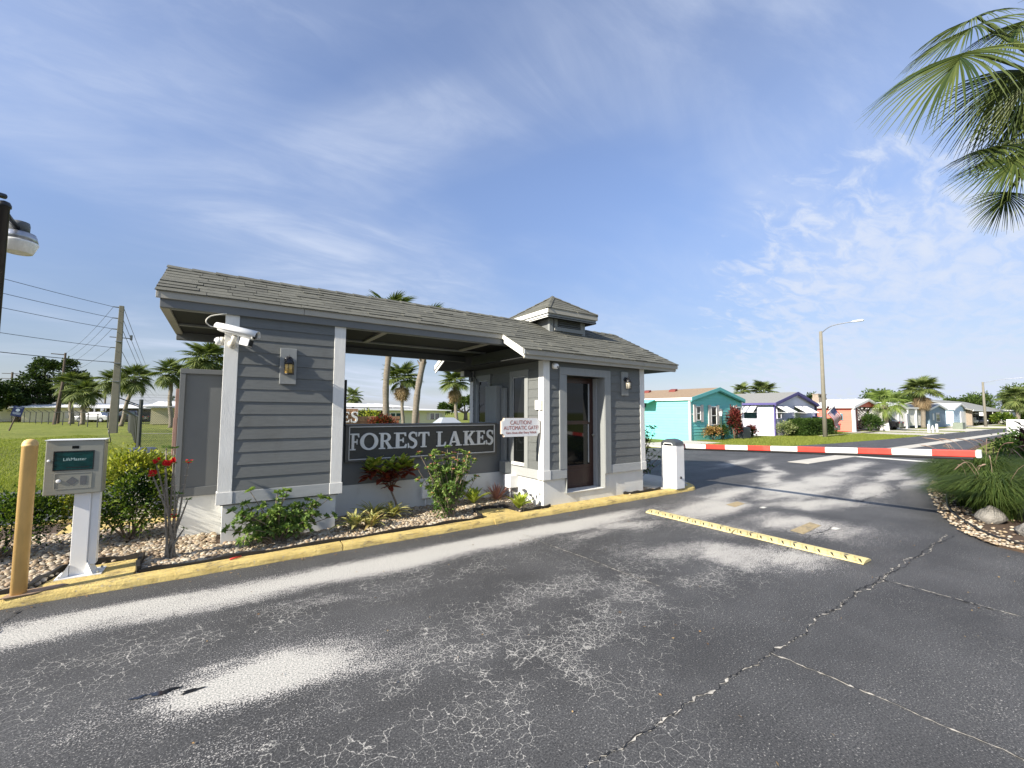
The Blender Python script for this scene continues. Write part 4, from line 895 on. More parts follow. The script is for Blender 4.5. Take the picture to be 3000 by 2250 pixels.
# ------------------------------------------------------------------ twin-head lamp at the left edge
lp = thing('lamp_post', 'black lamp post with two white-lensed dusk lamps at the left edge', 'lamp post', (-6.675, 1.227, .05))
MB().lathe([(.05, .04), (.046, 3.93), (.058, 3.935), (.058, 3.965), (.045, 3.995), (.012, 4.01)], 18, (-6.675, 1.227, 0)).build('pole', m_black, lp, True)
m_lens = M('prismatic_lens', (.92, .91, .86), .3, .12, 30, (1, 1, .2), bump=.5, bscale=60, bstretch=(3, 3, .3)); m_alum = M('aluminium', (.40, .42, .46), .35, .1, 12, metal=.8)
for c in [Vector((-6.675, 1.68, 3.70)), Vector((-6.90, .86, 3.86))]:
    d = Vector((c.x+6.675, c.y-1.227, 0)).normalized(); pw = Vector((-6.675, 1.227, c.z+.20))
    MB().tube([pw, pw+d*.12+Vector((0, 0, -.02)), c-d*.05+Vector((0, 0, .13))], [.03, .028, .03], 10).build('arm', m_black, lp, True)
    h = MB().lathe([(.085, .10), (.088, .20), (.082, .235), (.05, .245)], 20, c[:]).build('ballast_can', m_dgrey, lp, True)
    MB().lathe([(.165, .0), (.150, .075), (.140, .085), (.14, .10), (.085, .102)], 24, c[:]).build('collar', m_alum, lp, True)
    MB().lathe([(.168, -.004), (.172, -.012), (.165, -.03), (.125, -.135), (.115, -.14), (.06, -.128), (.01, -.124)], 24, c[:]).build('lens', m_lens, lp, True)
# ------------------------------------------------------------------ pebbles
import bmesh
def ico(sub):
    bm = bmesh.new(); bmesh.ops.create_icosphere(bm, subdivisions=sub, radius=1); bm.verts.ensure_lookup_table()
    v = np.array([x.co[:] for x in bm.verts]); f = np.array([[y.index for y in x.verts] for x in bm.faces]); bm.free(); return v, f
IV, IF = ico(2); IV1, IF1 = ico(1)
m_peb, nt, b, out = nodes('pebble'); t = NT(nt)
g_ = t.n('ShaderNodeNewGeometry'); oi = t.n('ShaderNodeObjectInfo')
fr_ = t.math('FRACT', t.math('ADD', g_.outputs['Random Per Island'], oi.outputs['Random']))
rp = t.n('ShaderNodeValToRGB'); t.L(fr_, rp.inputs[0]); e = rp.color_ramp.elements
e[0].color = (.22, .155, .10, 1); e[1].position = 1; e[1].color = (.52, .46, .35, 1)
for p_, c_ in ((.2, (.42, .33, .21, 1)), (.38, (.15, .105, .07, 1)), (.55, (.58, .52, .40, 1)), (.72, (.38, .27, .16, 1)), (.86, (.40, .36, .30, 1))):
    q = e.new(p_); q.color = c_
cc_ = t.mix(t.mapr(t.noise(t.wpos(), 60, 4), .35, .7), rp.outputs[0], t.mix(1.0, rp.outputs[0], (.72, .70, .66), 'MULTIPLY'))
t.L(cc_, b.inputs['Base Color']); b.inputs['Roughness'].default_value = .6; t.bump(t.noise(t.wpos(), 130, 3), b, .25, .003)
def inpoly(x, y, P):
    c = False; n = len(P)
    for i_ in range(n):
        x1, y1 = P[i_]; x2, y2 = P[(i_+1) % n]
        if (y1 > y) != (y2 > y) and x < (x2-x1)*(y-y1)/(y2-y1)+x1: c = not c
    return c
REJ = [[(-4.50, .62), (-3.24, .62), (-3.24, 3), (-4.50, 3)], [(-5.0, 1.22), (-4.5, 1.22), (-4.5, 3), (-5, 3)], [(-1.22, -.1), (-.49, -.1), (-.52, .35), (-.84, .47), (-1.14, .41)], [(-5.97, -.1), (-5.21, -.1), (-5.20, .53), (-5.84, .49)], [(-6.3, 2.2), (-4.95, 2.35), (-4.95, 3.1), (-6.3, 3.1)]]
cand = []
def fillreg(x0, x1, y0, y1, st_):
    for gx_ in np.arange(x0, x1, st_):
        for gy_ in np.arange(y0, y1, st_):
            x, y = gx_+rng.uniform(-.5, .5)*st_, gy_+rng.uniform(-.5, .5)*st_
            if y < -.035 or any(inpoly(x, y, P_) for P_ in REJ): continue
            cand.append((x, y))
fillreg(-7.2, -4.6, -.03, 2.3, .038); fillreg(-4.6, -3.2, -.03, .64, .036); fillreg(-3.22, .03, -.03, 1.25, .036); fillreg(2.15, 3.1, -.025, .04, .036); fillreg(2.68, 3.05, .04, .9, .04)
cand.sort(key=lambda p: (p[0]-cam_loc.x)**2+(p[1]-cam_loc.y)**2)
bed = bpy.data.objects['planting_bed']
PB = []
for k in range(4):
    v = IV*(1+.10*np.sin(IV[:, [1, 2, 0]]*3.1+k)); me = bpy.data.meshes.new('pebble'); me.from_pydata([tuple(q) for q in v], [], [tuple(q) for q in IF]); me.materials.append(m_peb)
    me.polygons.foreach_set('use_smooth', [True]*len(me.polygons)); PB.append(me)
def pebz(x, y): return .062+.012*math.sin(x*5)*math.sin(y*7)+.012*rng.random()
for x, y in cand[:290]:
    s = rng.uniform(.017, .030); inst('pebble', PB[rng.randrange(4)], bed, (x, y, pebz(x, y)), (rng.uniform(-.4, .4), rng.uniform(-.4, .4), rng.uniform(0, 6)), (s*rng.uniform(1, 1.45), s, s*rng.uniform(.55, .8)))
rest = np.array(cand[290:]); n = len(rest)
sz = NPR.uniform(.015, .029, n); an = NPR.uniform(0, 6.28, n); ca, sa = np.cos(an), np.sin(an); asp = NPR.uniform(1, 1.5, n)
U = IV[None]*np.stack([sz*asp, sz, sz*NPR.uniform(.5, .8, n)], -1)[:, None, :]
tl = NPR.uniform(-.4, .4, n)[:, None]; U[..., 2] += U[..., 0]*tl
Vx = U[..., 0]*ca[:, None]-U[..., 1]*sa[:, None]; Vy = U[..., 0]*sa[:, None]+U[..., 1]*ca[:, None]
zz_ = .062+.012*np.sin(rest[:, 0]*5)*np.sin(rest[:, 1]*7)+NPR.uniform(0, .016, n)
VV = np.stack([Vx+rest[:, :1], Vy+rest[:, 1:2], U[..., 2]+zz_[:, None]], -1).reshape(-1, 3)
FF = (IF[None]+(np.arange(n)*len(IV))[:, None, None]).reshape(-1, 3)
o = mesh_np('pebbles', VV, FF, m_peb, bed, True); o['kind'] = 'stuff'

# ------------------------------------------------------------------ leaf tools
def unit(a): return a/np.maximum(np.linalg.norm(a, axis=-1, keepdims=True), 1e-9)
def leaf_mesh(name, P, D, L, W, mat, parent, fold=.25, bend=.15, seed=1):
    """folded lance leaves: base P, direction D, length L, width W (arrays)"""
    r = np.random.default_rng(seed); n = len(P); D = unit(D)
    ref = unit(r.normal(size=(n, 3))*.55+np.array([0, 0, 1.0])); S = unit(np.cross(D, ref)); N = np.cross(S, D)
    L = np.broadcast_to(np.asarray(L, float), (n,))[:, None]; W = np.broadcast_to(np.asarray(W, float), (n,))[:, None]
    mid = P+D*L*.48-N*W*fold*.35; tip = P+D*L-N*L*bend
    A_ = P+D*L*.45+S*W*.5+N*W*fold; B_ = P+D*L*.45-S*W*.5+N*W*fold
    V = np.stack([P, A_, tip, B_, mid], 1).reshape(-1, 3)
    F = np.array([[0, 1, 4], [1, 2, 4], [2, 3, 4], [3, 0, 4]])[None]+(np.arange(n)*5)[:, None, None]
    return mesh_np(name, V, F.reshape(-1, 3), mat, parent)
def clumps(center, radii, nclump, per, spread, seed, lo=-.6, shell=(.7, 1.0)):
    r = np.random.default_rng(seed); c = unit(r.normal(size=(nclump, 3))); c[:, 2] = np.where(c[:, 2] < lo, -c[:, 2], c[:, 2])
    c = c*r.uniform(*shell, (nclump, 1))*np.asarray(radii)
    P = (c[:, None, :]+r.normal(size=(nclump, per, 3))*np.asarray(spread)).reshape(-1, 3); out_ = unit(P/np.asarray(radii)+r.normal(size=P.shape)*.55+np.array([0, 0, .35]))
    return P+np.asarray(center), out_
def stems(name, base, tips, r0, mat, parent, seed=1):
    q = random.Random(seed); mb = MB(); base = Vector(base)
    for tp in tips:
        tp = Vector(tp); m_ = base.lerp(tp, .5)+Vector((q.uniform(-.05, .05), q.uniform(-.05, .05), q.uniform(0, .04))); s0 = base+Vector((q.uniform(-.05, .05), q.uniform(-.05, .05), 0))
        mb.tube([s0, m_, tp], [r0, r0*.7, r0*.35], 6)
    return mb.build(name, mat, parent, True)
lm_gold = leafmat('leaf_gold', (.20, .25, .028), (.38, .37, .05)); lm_dur = leafmat('leaf_duranta', (.045, .095, .014), (.15, .20, .025)); lm_green = leafmat('leaf_green', (.035, .085, .014), (.10, .17, .03))
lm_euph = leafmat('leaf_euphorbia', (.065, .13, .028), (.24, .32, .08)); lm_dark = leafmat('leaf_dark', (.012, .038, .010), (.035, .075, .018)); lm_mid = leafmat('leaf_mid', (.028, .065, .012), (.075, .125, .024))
lm_palm = leafmat('leaf_palm', (.018, .038, .009), (.090, .112, .026), .36, .12); lm_palmd = leafmat('leaf_palm_dead', (.20, .14, .075), (.33, .25, .15), .8, .1); lm_palml = leafmat('leaf_palm_light', (.10, .16, .03), (.24, .30, .08), .4, .25)
lm_crot_g = leafmat('leaf_croton_yellow', (.30, .36, .04), (.20, .28, .03), .4, .2, (.62, .56, .16)); lm_crot_r = leafmat('leaf_croton_red', (.085, .012, .010), (.20, .035, .02), .4, .15, (.26, .10, .03))
lm_brom = leafmat('leaf_brom_variegated', (.30, .30, .08), (.48, .44, .18), .45, .2, (.10, .16, .035)); lm_bromr = leafmat('leaf_brom_orange', (.34, .22, .09), (.42, .33, .14), .45, .2, (.16, .16, .05)); lm_bromg = leafmat('leaf_brom_green', (.16, .26, .03), (.34, .38, .06), .4, .2); lm_bromp = leafmat('leaf_brom_pink', (.25, .10, .09), (.36, .18, .14), .5, .15)
lm_pet = leafmat('petal_red', (.55, .012, .02), (.68, .03, .035), .5, .2); lm_petp = leafmat('petal_pink', (.62, .22, .16), (.70, .34, .24), .5, .2)
lm_grass = leafmat('grass_blade', (.030, .062, .012), (.11, .15, .035), .5, .25); lm_plume = leafmat('grass_plume', (.28, .17, .14), (.36, .26, .20), .8, .2)
lm_ti = leafmat('leaf_ti_red', (.10, .012, .018), (.22, .04, .035), .4, .15, (.05, .06, .015)); lm_oak = leafmat('leaf_oak', (.020, .042, .010), (.060, .090, .020), .5, .15)

# golden hedge, green hedge
sh = thing('golden_shrub', 'yellow-green leafy hedge bush behind the call box', 'shrub', (-5.5, 1.5, .05))
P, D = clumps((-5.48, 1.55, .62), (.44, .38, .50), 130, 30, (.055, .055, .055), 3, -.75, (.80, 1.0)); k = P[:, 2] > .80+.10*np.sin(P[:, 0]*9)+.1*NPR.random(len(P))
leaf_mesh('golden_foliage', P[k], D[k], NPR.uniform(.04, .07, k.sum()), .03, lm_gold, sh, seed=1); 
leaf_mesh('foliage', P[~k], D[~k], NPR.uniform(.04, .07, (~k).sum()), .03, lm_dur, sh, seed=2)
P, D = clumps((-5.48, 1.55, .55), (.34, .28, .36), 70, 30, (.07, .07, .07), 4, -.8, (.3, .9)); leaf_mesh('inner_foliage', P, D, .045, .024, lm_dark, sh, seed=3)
P, D = clumps((-5.92, 1.42, .50), (.14, .16, .24), 26, 22, (.05, .05, .05), 5, -.4, (.6, 1)); leaf_mesh('golden_foliage', P, D, .045, .024, lm_gold, sh, seed=4)
P, D = clumps((-5.12, 1.45, .80), (.16, .20, .22), 26, 22, (.045, .045, .05), 15, -.6, (.6, 1)); k = P[:, 2] > .86; leaf_mesh('golden_foliage', P[k], D[k], .045, .024, lm_gold, sh, seed=14); leaf_mesh('foliage', P[~k], D[~k], .045, .024, lm_dur, sh, seed=15)
stems('stems', (-5.48, 1.5, .04), [(-5.48+.3*math.cos(a), 1.5+.25*math.sin(a), .5+.1*math.sin(3*a)) for a in np.arange(0, 6.2, .55)], .012, m_stem, sh)
sh = thing('green_shrub', 'low dark green bush at the left edge behind the bollard', 'shrub', (-6.5, 1.35, .05))
for c_, r_, n_, s_ in [((-6.42, 1.4, .40), (.42, .34, .33), 80, 6), ((-7.0, 1.3, .38), (.4, .35, .34), 60, 7)]:
    P, D = clumps(c_, r_, n_, 28, (.06, .06, .05), s_, -.3, (.75, 1)); leaf_mesh('foliage', P, D, NPR.uniform(.035, .06, len(P)), .025, lm_dur, sh, seed=s_)
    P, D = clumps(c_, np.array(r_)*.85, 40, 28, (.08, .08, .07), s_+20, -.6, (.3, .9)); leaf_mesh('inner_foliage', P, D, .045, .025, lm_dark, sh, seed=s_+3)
stems('stems', (-6.5, 1.35, .04), [(-6.5+.4*math.cos(a), 1.35+.2*math.sin(a), .4) for a in np.arange(0, 6.2, .8)], .012, m_stem, sh)

def rosette(P, D, L, W, pos, nrm, n, l, w, r, tilt=.5):
    nrm = Vector(nrm).normalized(); a = nrm.orthogonal().normalized(); b_ = nrm.cross(a)
    for k in range(n):
        t_ = k*2.4+r.uniform(-.3, .3); d = (a*math.cos(t_)+b_*math.sin(t_))*(1-.35*k/n)+nrm*(tilt*.4+1.0*k/n*tilt); P.append((Vector(pos)+d*.006)[:]); D.append(d.normalized()[:]); L.append(l*r.uniform(.7, 1.15)*(1-.3*k/n)); W.append(w*r.uniform(.8, 1.1))
def branchy(name, label, base, tips, stem_r, leafm, l, w, n, seed, flower=None, cat='shrub', extra=0, thorns=False):
    r = random.Random(seed); t_ = thing(name, label, cat, base); P, D, L, W = [], [], [], []; FP, FD = [], []; mb = MB(); th = MB()
    for tp in tips:
        tp = Vector(tp); b_ = Vector(base)+Vector((r.uniform(-.06, .06), r.uniform(-.05, .05), 0)); c1 = b_.lerp(tp, .45)+Vector((r.uniform(-.04, .04), r.uniform(-.04, .04), .03))
        pth = smooth_path([b_, c1, tp], 6); mb.tube(pth, [stem_r*(1-.55*k/(len(pth)-1)) for k in range(len(pth))], 7)
        nrm = (tp-c1).normalized()+Vector((r.uniform(-.3, .3), r.uniform(-.4, .1), .5)); rosette(P, D, L, W, tp, nrm, n, l, w, r)
        for q in range(extra):
            u = r.uniform(.45, .95); pp_ = pth[int(u*(len(pth)-1))]; d = Vector((r.uniform(-1, 1), r.uniform(-1, 1), r.uniform(0, .9))); rosette(P, D, L, W, pp_+d*.05, d, max(4, n//2), l*.85, w*.85, r)
            mb.tube([pp_, pp_+d*.05], [stem_r*.4, stem_r*.25], 5)
        if flower and r.random() < flower[1]:
            for q in range(flower[2]):
                c_ = tp+Vector((r.uniform(-.03, .03), r.uniform(-.035, .01), r.uniform(.0, .035)))
                for j in range(4): a = j*1.57+r.random(); FP.append(c_[:]); FD.append((math.cos(a), math.sin(a)-.5, .35))
        if thorns:
            for q in range(95):
                u = r.uniform(.0, .97); i_ = int(u*(len(pth)-1)); pp_ = pth[i_]; d = Vector((r.uniform(-1, 1), r.uniform(-1, 1), r.uniform(-.1, .4))).normalized(); s1 = d.orthogonal().normalized()*.0022; s2 = d.cross(s1).normalized()*.0022
                th.add([(pp_+d*.008+s1)[:], (pp_+d*.008-s1*.5+s2)[:], (pp_+d*.008-s1*.5-s2)[:], (pp_+d*r.uniform(.02, .034))[:]], [(0, 1, 3), (1, 2, 3), (2, 0, 3)])
    mb.build('branches', m_stem if not thorns else M('thorn_stem', (.20, .175, .135), .9, .3, 20, bump=.6, bscale=60), t_, True)
    if thorns: th.build('thorns', M('thorn', (.42, .36, .28), .8, .2, 20), t_)
    leaf_mesh('foliage', np.array(P), np.array(D), np.array(L), np.array(W), leafm, t_, .15, .12, seed)
    if FP: leaf_mesh('flowers', np.array(FP), np.array(FD), .020, .022, flower[0], t_, .1, .0, seed)
    return t_
tp_ = branchy('thorn_plant', 'tall spiny crown of thorns with red flowers beside the wing wall', (-4.99, .33, .06), [(-5.15, .33, 1.10), (-5.17, .30, .98), (-5.07, .34, 1.06), (-5.0, .31, 1.10), (-5.08, .42, 1.27), (-5.01, .40, 1.26), (-4.87, .33, 1.10), (-4.94, .30, .76), (-4.86, .34, .68), (-4.96, .26, .52), (-4.88, .36, .36)], .014, lm_green, .062, .022, 8, 5, (lm_pet, .42, 5), thorns=True)
FP, FD = [], []
for c_ in [(-5.15, .31, 1.145), (-5.17, .29, 1.02), (-5.07, .31, 1.115), (-5.045, .30, 1.10), (-5.0, .29, 1.14)]:
    for q in range(7):
        cc2 = Vector(c_)+Vector((rng.uniform(-.022, .022), rng.uniform(-.02, .02), rng.uniform(-.02, .02)))
        for j in range(5): a = j*1.26+q; FP.append(cc2[:]); FD.append((math.cos(a), -.6, math.sin(a)))
leaf_mesh('flowers', np.array(FP), np.array(FD), .021, .024, lm_pet, tp_, .05, .0, 3)
r_ = random.Random(21)
tips = [(-4.48, .33, .30), (-4.43, .36, .50), (-4.30, .30, .58), (-4.26, .34, .72), (-4.15, .28, .52), (-3.97, .32, .67), (-3.86, .34, .68), (-3.99, .26, .50), (-3.90, .40, .60), (-3.75, .32, .50), (-3.61, .36, .53), (-3.47, .34, .55), (-3.37, .36, .52), (-3.30, .34, .30), (-3.55, .22, .38), (-3.7, .18, .32)]
tips += [(r_.uniform(-4.42, -3.5), r_.uniform(.12, .5), r_.uniform(.18, .50)) for _ in range(58)]
branchy('euphorbia_bush', 'sprawling green leafy bush in front of the left pier', (-3.95, .36, .05), tips, .008, lm_euph, .078, .044, 15, 8, extra=3)
tips = [(-2.14, .35, .86), (-2.10, .36, 1.06), (-2.12, .34, .67), (-1.86, .35, 1.08), (-1.64, .36, 1.13), (-1.45, .35, 1.07), (-1.28, .36, .97), (-1.82, .30, .92), (-1.50, .30, .92), (-1.33, .35, .72), (-1.35, .33, .56), (-1.71, .28, .72), (-1.93, .33, .55), (-1.69, .26, .54), (-1.5, .28, .50), (-1.85, .30, .82), (-1.57, .28, .78)]
tips += [(-1.66+r_.gauss(0, .20), .35+r_.gauss(0, .12), r_.uniform(.42, 1.05)) for _ in range(70)]
branchy('flowering_shrub', 'pink flowering green shrub before the FOREST LAKES sign', (-1.60, .34, .05), tips, .008, lm_euph, .072, .038, 16, 9, (lm_petp, .5, 4), extra=5)
P, D = clumps((-1.68, .36, .24), (.13, .10, .17), 26, 22, (.05, .04, .05), 31, -.6, (.4, 1)); leaf_mesh('lower_foliage', P, D, .05, .024, lm_green, bpy.data.objects['flowering_shrub'], seed=31)
tips = [(3.55+r_.gauss(0, .20), 1.0+r_.gauss(0, .24), r_.uniform(.25, 1.45)) for _ in range(120)] + [(4.02, .85, 1.30), (4.10, .80, 1.34), (3.95, .9, 1.2), (3.3, 1.2, 1.5), (3.45, 1.0, 1.55), (3.65, 1.0, 1.52)]
ix_ = branchy('ixora_shrub', 'dark green upright shrub between booth and barrier cabinet', (3.52, 1.0, .05), tips, .008, lm_green, .065, .032, 15, 12, (M('petal_orange', (.5, .12, .03), .6), .08, 3), extra=2)

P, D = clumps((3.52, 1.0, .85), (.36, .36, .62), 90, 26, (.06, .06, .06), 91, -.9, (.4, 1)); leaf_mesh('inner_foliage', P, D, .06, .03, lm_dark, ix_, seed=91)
# croton with single big leaves
cr = thing('croton', 'croton shrub with yellow-green and dark red leaves before the sign', 'shrub', (-2.22, 1.03, .05))
mb = MB(); J = Vector((-2.30, 1.04, .44)); mb.tube([(-2.16, 1.02, .04), (-2.22, 1.03, .25), J], [.020, .017, .015], 8)
CT = [(-2.46, 1.02, .72), (-2.30, 1.05, .80), (-2.20, 1.02, .74), (-2.66, 1.0, .78), (-2.56, 1.02, .86), (-2.12, 1.05, .86), (-2.03, 1.03, .78), (-2.34, .98, .60)]
for c_ in CT: mb.tube([J, J.lerp(Vector(c_), .55)+Vector((0, 0, .02)), c_], [.012, .009, .006], 7)
mb.build('branches', m_stem, cr, True)
def bigleaf(name, mat, L, W, segs=5, arch=.25, fold=.12, tip=1.0):
    V, F = [], []
    for k in range(segs+1):
        u = k/segs; w_ = W*.5*max(.03, math.sin(math.pi*(u**.8)*.97+.03))**tip; z = arch*L*(u-u*u*1.6)
        V += [(u*L, -w_, z+fold*w_), (u*L, 0, z), (u*L, w_, z+fold*w_)]
    for k in range(segs): F += [(3*k, 3*k+3, 3*k+4, 3*k+1), (3*k+1, 3*k+4, 3*k+5, 3*k+2)]
    me = bpy.data.meshes.new(name); me.from_pydata(V, [], F); me.materials.append(mat); me.polygons.foreach_set('use_smooth', [True]*len(F)); return me
CLY, CLR = bigleaf('leaf', lm_crot_g, .20, .090, arch=.1), bigleaf('leaf', lm_crot_r, .20, .085, arch=.0)
def orient(d, roll=0):
    d = Vector(d).normalized(); return (d.to_track_quat('X', 'Z').to_matrix() @ Matrix.Rotation(roll, 3, 'X'))
for ci, c_ in enumerate(CT):
    c_ = Vector(c_)
    for k in range(22):
        a = k*2.4+ci; e_ = 1.0-k*.07; d = Vector((math.cos(a), math.sin(a)*.9-.15, e_)); yel = k < 10 and c_.z > .7
        s = rng.uniform(.75, 1.15); inst('leaf', CLY if yel else CLR, cr, (c_+Vector((0, 0, .03-.006*k)))[:], orient(d, rng.uniform(-.5, .5)), (s, s, s))

# bromeliads
def strap(mat, L, W, arch): return bigleaf('leaf', mat, L, W, 6, arch, .35, .55)
def brom(label, x, y, mats, L, W, n, up_, arch, name='bromeliad'):
    t_ = thing(name, label, 'bromeliad', (x, y, .06), 'bromeliads in the pebble bed'); ms = [strap(m_, L, W, arch) for m_ in mats]
    for k in range(n):
        u = k/n; a = k*2.4+x*3; el = up_[0]+(up_[1]-up_[0])*u+rng.uniform(-.12, .12); s = rng.uniform(.75, 1.1)*(1-.25*u)
        inst('leaf', ms[k % len(ms)], t_, (x+.012*math.cos(a), y+.012*math.sin(a), .085+.02*u), orient((math.cos(a)*math.cos(el), math.sin(a)*math.cos(el), math.sin(el)), rng.uniform(-.3, .3)), (s, s, s))
brom('striped bromeliad at the left end, nearest the pier plinth', -3.02, .38, [lm_brom], .34, .050, 30, (.45, 1.3), .42)
brom('orange-tinged bromeliad low in front of the striped pair', -2.80, .33, [lm_bromr, lm_brom], .30, .046, 26, (.4, 1.3), .40)
brom('striped bromeliad behind the orange one, left of croton stem', -2.66, .74, [lm_brom], .38, .050, 30, (.45, 1.35), .42)
brom('striped bromeliad at the foot of the croton stem', -2.38, .70, [lm_brom], .36, .050, 30, (.4, 1.3), .42)
brom('broad green-yellow bromeliad between flowering shrub and junction box', -.86, .90, [lm_bromg, lm_bromg, lm_crot_g], .36, .090, 22, (.6, 1.35), .20)
brom('spiky pink bromeliad in front of the white junction box', -.38, .90, [lm_bromp], .38, .028, 40, (.45, 1.45), .06)
brom('broad bright green bromeliad at the booth corner', -.42, .13, [lm_bromg], .32, .090, 22, (.6, 1.35), .20)

# ------------------------------------------------------------------ fan palms
def blade(mb, hub, d, nrm, L, nseg, span, rs, droop=.35, grav=.35, wd=.034, costa=.25):
    d = d.normalized(); s = d.cross(nrm).normalized(); nrm = s.cross(d).normalized()
    for k in range(nseg):
        th_ = R(-span+2*span*k/(nseg-1))+rs.uniform(-.03, .03); u = 1-abs(th_)/R(span); org = hub+d*(costa*L*u)-nrm*(.10*L*u*u)
        dd = d*math.cos(th_*.86)+s*math.sin(th_*.86); dd = (dd-nrm*(.12+.25*u)+nrm*.10*abs(math.sin(th_))).normalized(); ln = L*(.62+.38*math.cos(th_*.62))*rs.uniform(.88, 1.05)*(1-.18*u); sd = dd.cross(nrm).normalized()
        tl_ = 1 if k % 2 else -1; prev = None; wv_ = (sd*math.cos(.5)+nrm*tl_*math.sin(.5)); vs = []; fs = []; K = 5
        for j in range(K+1):
            q = j/K; p = org+dd*ln*q-nrm*(droop*ln*q**2.2)+Vector((0, 0, -grav*ln*max(0, q-.35)**1.8*rs.uniform(.8, 1.25))); w_ = wd*L*(.55+.9*q if q < .5 else 1.0*(1-q)*2)*.5+.0012
            vs += [(p+wv_*w_)[:], (p-wv_*w_)[:]]
            if j: fs.append((2*j-2, 2*j-1, 2*j+1, 2*j))
        mb.add(vs, fs)
def frond_mesh(name, mat, seed, pet=.8, L=.85, nseg=30, span=135, droop=.3, grav=.3, wd=.05):
    rs = random.Random(seed); mb = MB(); pts = [(0, 0, 0), (pet*.5, 0, .05), (pet, 0, .0)]; mb.tube(pts, [.02, .015, .012], 5)
    blade(mb, Vector((pet, 0, 0)), Vector((1, 0, -.15)), Vector((.1, 0, 1)), L, nseg, span, rs, droop, grav, wd)
    me = bpy.data.meshes.new(name); me.from_pydata(mb.v, [], mb.f); me.materials.append(mat); return me
lm_palm2 = leafmat('leaf_palm_far', (.040, .068, .016), (.16, .19, .055), .5, .18)
FG = [frond_mesh('frond', lm_palm2, k, .62+.08*k, .88, 30, 150, .10+.05*k, .16, .085) for k in range(3)]
FD_ = [frond_mesh('frond', lm_palmd, 9+k, .55, .8, 24, 120, .35, .5, .095) for k in range(2)]
FL = [frond_mesh('frond', lm_palml, 14+k, .8, .8, 24, 130, .3, .4, .06) for k in range(2)]
def palm(label, base, top, rad, nf=32, tr=.15, green=FG, dead=0, group='cabbage palms around the entrance', low=-.95, white=False, boots=True):
    base, top = Vector(base), Vector(top); t_ = thing('palm_tree', label, 'palm', base[:], group); r = random.Random(int(abs(base.x*131+base.y*17)))
    n = 14; pth = [base.lerp(top, k/n)+Vector((.05*math.sin(k*.7), .04*math.cos(k*.5), 0)) for k in range(n+1)]; pth[0] = base
    mb = MB(); mb.tube(pth, [tr*(1.25 if k == 0 else 1+.06*(-1)**k-.012*k) for k in range(n+1)], 10); mb.build('trunk', m_trunk, t_, True)
    if boots:
        bo = MB()
        for k in range(26):
            a = k*2.4; u = .70+.28*k/26; p = base.lerp(top, u); q = Vector((math.cos(a), math.sin(a), 0)); bo.tube([p+q*tr*.7, p+q*tr*1.5+Vector((0, 0, .22))], [.05, .02], 5)
        bo.build('leaf_bases', m_bark, t_)
    s = rad/1.42
    for k in range(nf):
        u = (k+.5)/nf; a = k*2.39996+r.uniform(-.25, .25); el = 1.35+(low-1.35)*u+r.uniform(-.12, .12)
        d = Vector((math.cos(a)*math.cos(el), math.sin(a)*math.cos(el), math.sin(el))); me = green[r.randrange(len(green))]
        inst('frond', me, t_, (top+Vector((0, 0, .1*s)))[:], orient(d, r.uniform(-.25, .25)), (s*r.uniform(.88, 1.08),)*3)
    for k in range(dead):
        a = k*2.39996+1; el = -.85-r.uniform(0, .55); d = Vector((math.cos(a)*math.cos(el), math.sin(a)*math.cos(el), math.sin(el)))
        inst('dead_frond', FD_[k % 2], t_, (top-Vector((0, 0, .15*s)))[:], orient(d, r.uniform(-.3, .3)), (s*r.uniform(.85, 1.05),)*3)
    if white: MB().lathe([(tr*1.6, 0), (tr*1.25, .25), (tr*1.12, .8), (tr*.9, .8)], 12, base[:]).build('whitewash', m_wpaint, t_, True)
    return t_
palm('palm with dark trunk rising behind the gatehouse roof, left of the pair', (2.39, 16.2, -.05), (2.42, 15.8, 6.50), 1.5, 30, .17)
palm('palm with pale grey trunk behind the gatehouse, right of the pair', (2.75, 13.4, -.05), (3.25, 12.9, 5.50), 1.4, 28, .155)
palm('shaggy palm seen between the two trunks behind the sign', (8.15, 29.3, -.05), (7.95, 29.2, 4.3), 1.7, 28, .15, dead=22, boots=False, low=-.4)
palm('palm with brown skirt seen beside the booth rear corner', (9.25, 21.3, -.05), (8.97, 21.3, 3.62), 1.25, 26, .13, dead=24, boots=False, low=-.3)
palm('small distant palm over the white roof behind the sign', (10.7, 56.5, -.05), (10.67, 56.5, 3.6), 1.5, 26, .16, boots=False)
palm('palm at left of the wing wall with clear round crown', (-8.75, 48.1, -.05), (-9.0, 48.0, 5.2), 1.75, 30, .20, boots=False)
palm('larger palm partly hidden behind the wing wall top', (-5.4, 31.2, -.05), (-5.65, 31.1, 5.1), 1.75, 34, .18)
palm('palm right behind the concrete utility pole with leaning trunk', (-13.6, 56, -.05), (-12.6, 55, 4.9), 1.9, 30, .2, boots=False)
palm('second palm behind the concrete utility pole, more upright', (-15.0, 60, -.05), (-14.9, 60, 4.8), 1.8, 28, .2, boots=False)
palm('left palm under the big tree, beside the twin wooden poles', (-20.3, 70, -.05), (-20.5, 70, 4.6), 2.3, 30, .26, boots=False)
palm('right palm under the big tree near the parked cars', (-18.4, 65.2, -.05), (-18.2, 65, 3.6), 2.0, 28, .24, boots=False)
palm('palm crown rising behind the lavender house roof', (39.7, 14.8, -.05), (39.77, 14.8, 3.55), 1.55, 34, .18, boots=False)
palm('tiny palm crown between turquoise and lavender roofs', (56, 25.3, -.05), (56.1, 25.3, 4.6), 1.5, 26, .18, boots=False)
palm('big shaggy palm with brown skirt above the blue cottage', (67.3, 8.9, -.05), (67.25, 8.9, 4.45), 2.15, 30, .24, dead=44, boots=False, low=-.25)
palm('light green palm with whitewashed foot by the coral house', (50.4, 8.2, 0), (50.3, 8.2, 2.5), 1.9, 26, .19, green=FL, white=True, low=-.6)
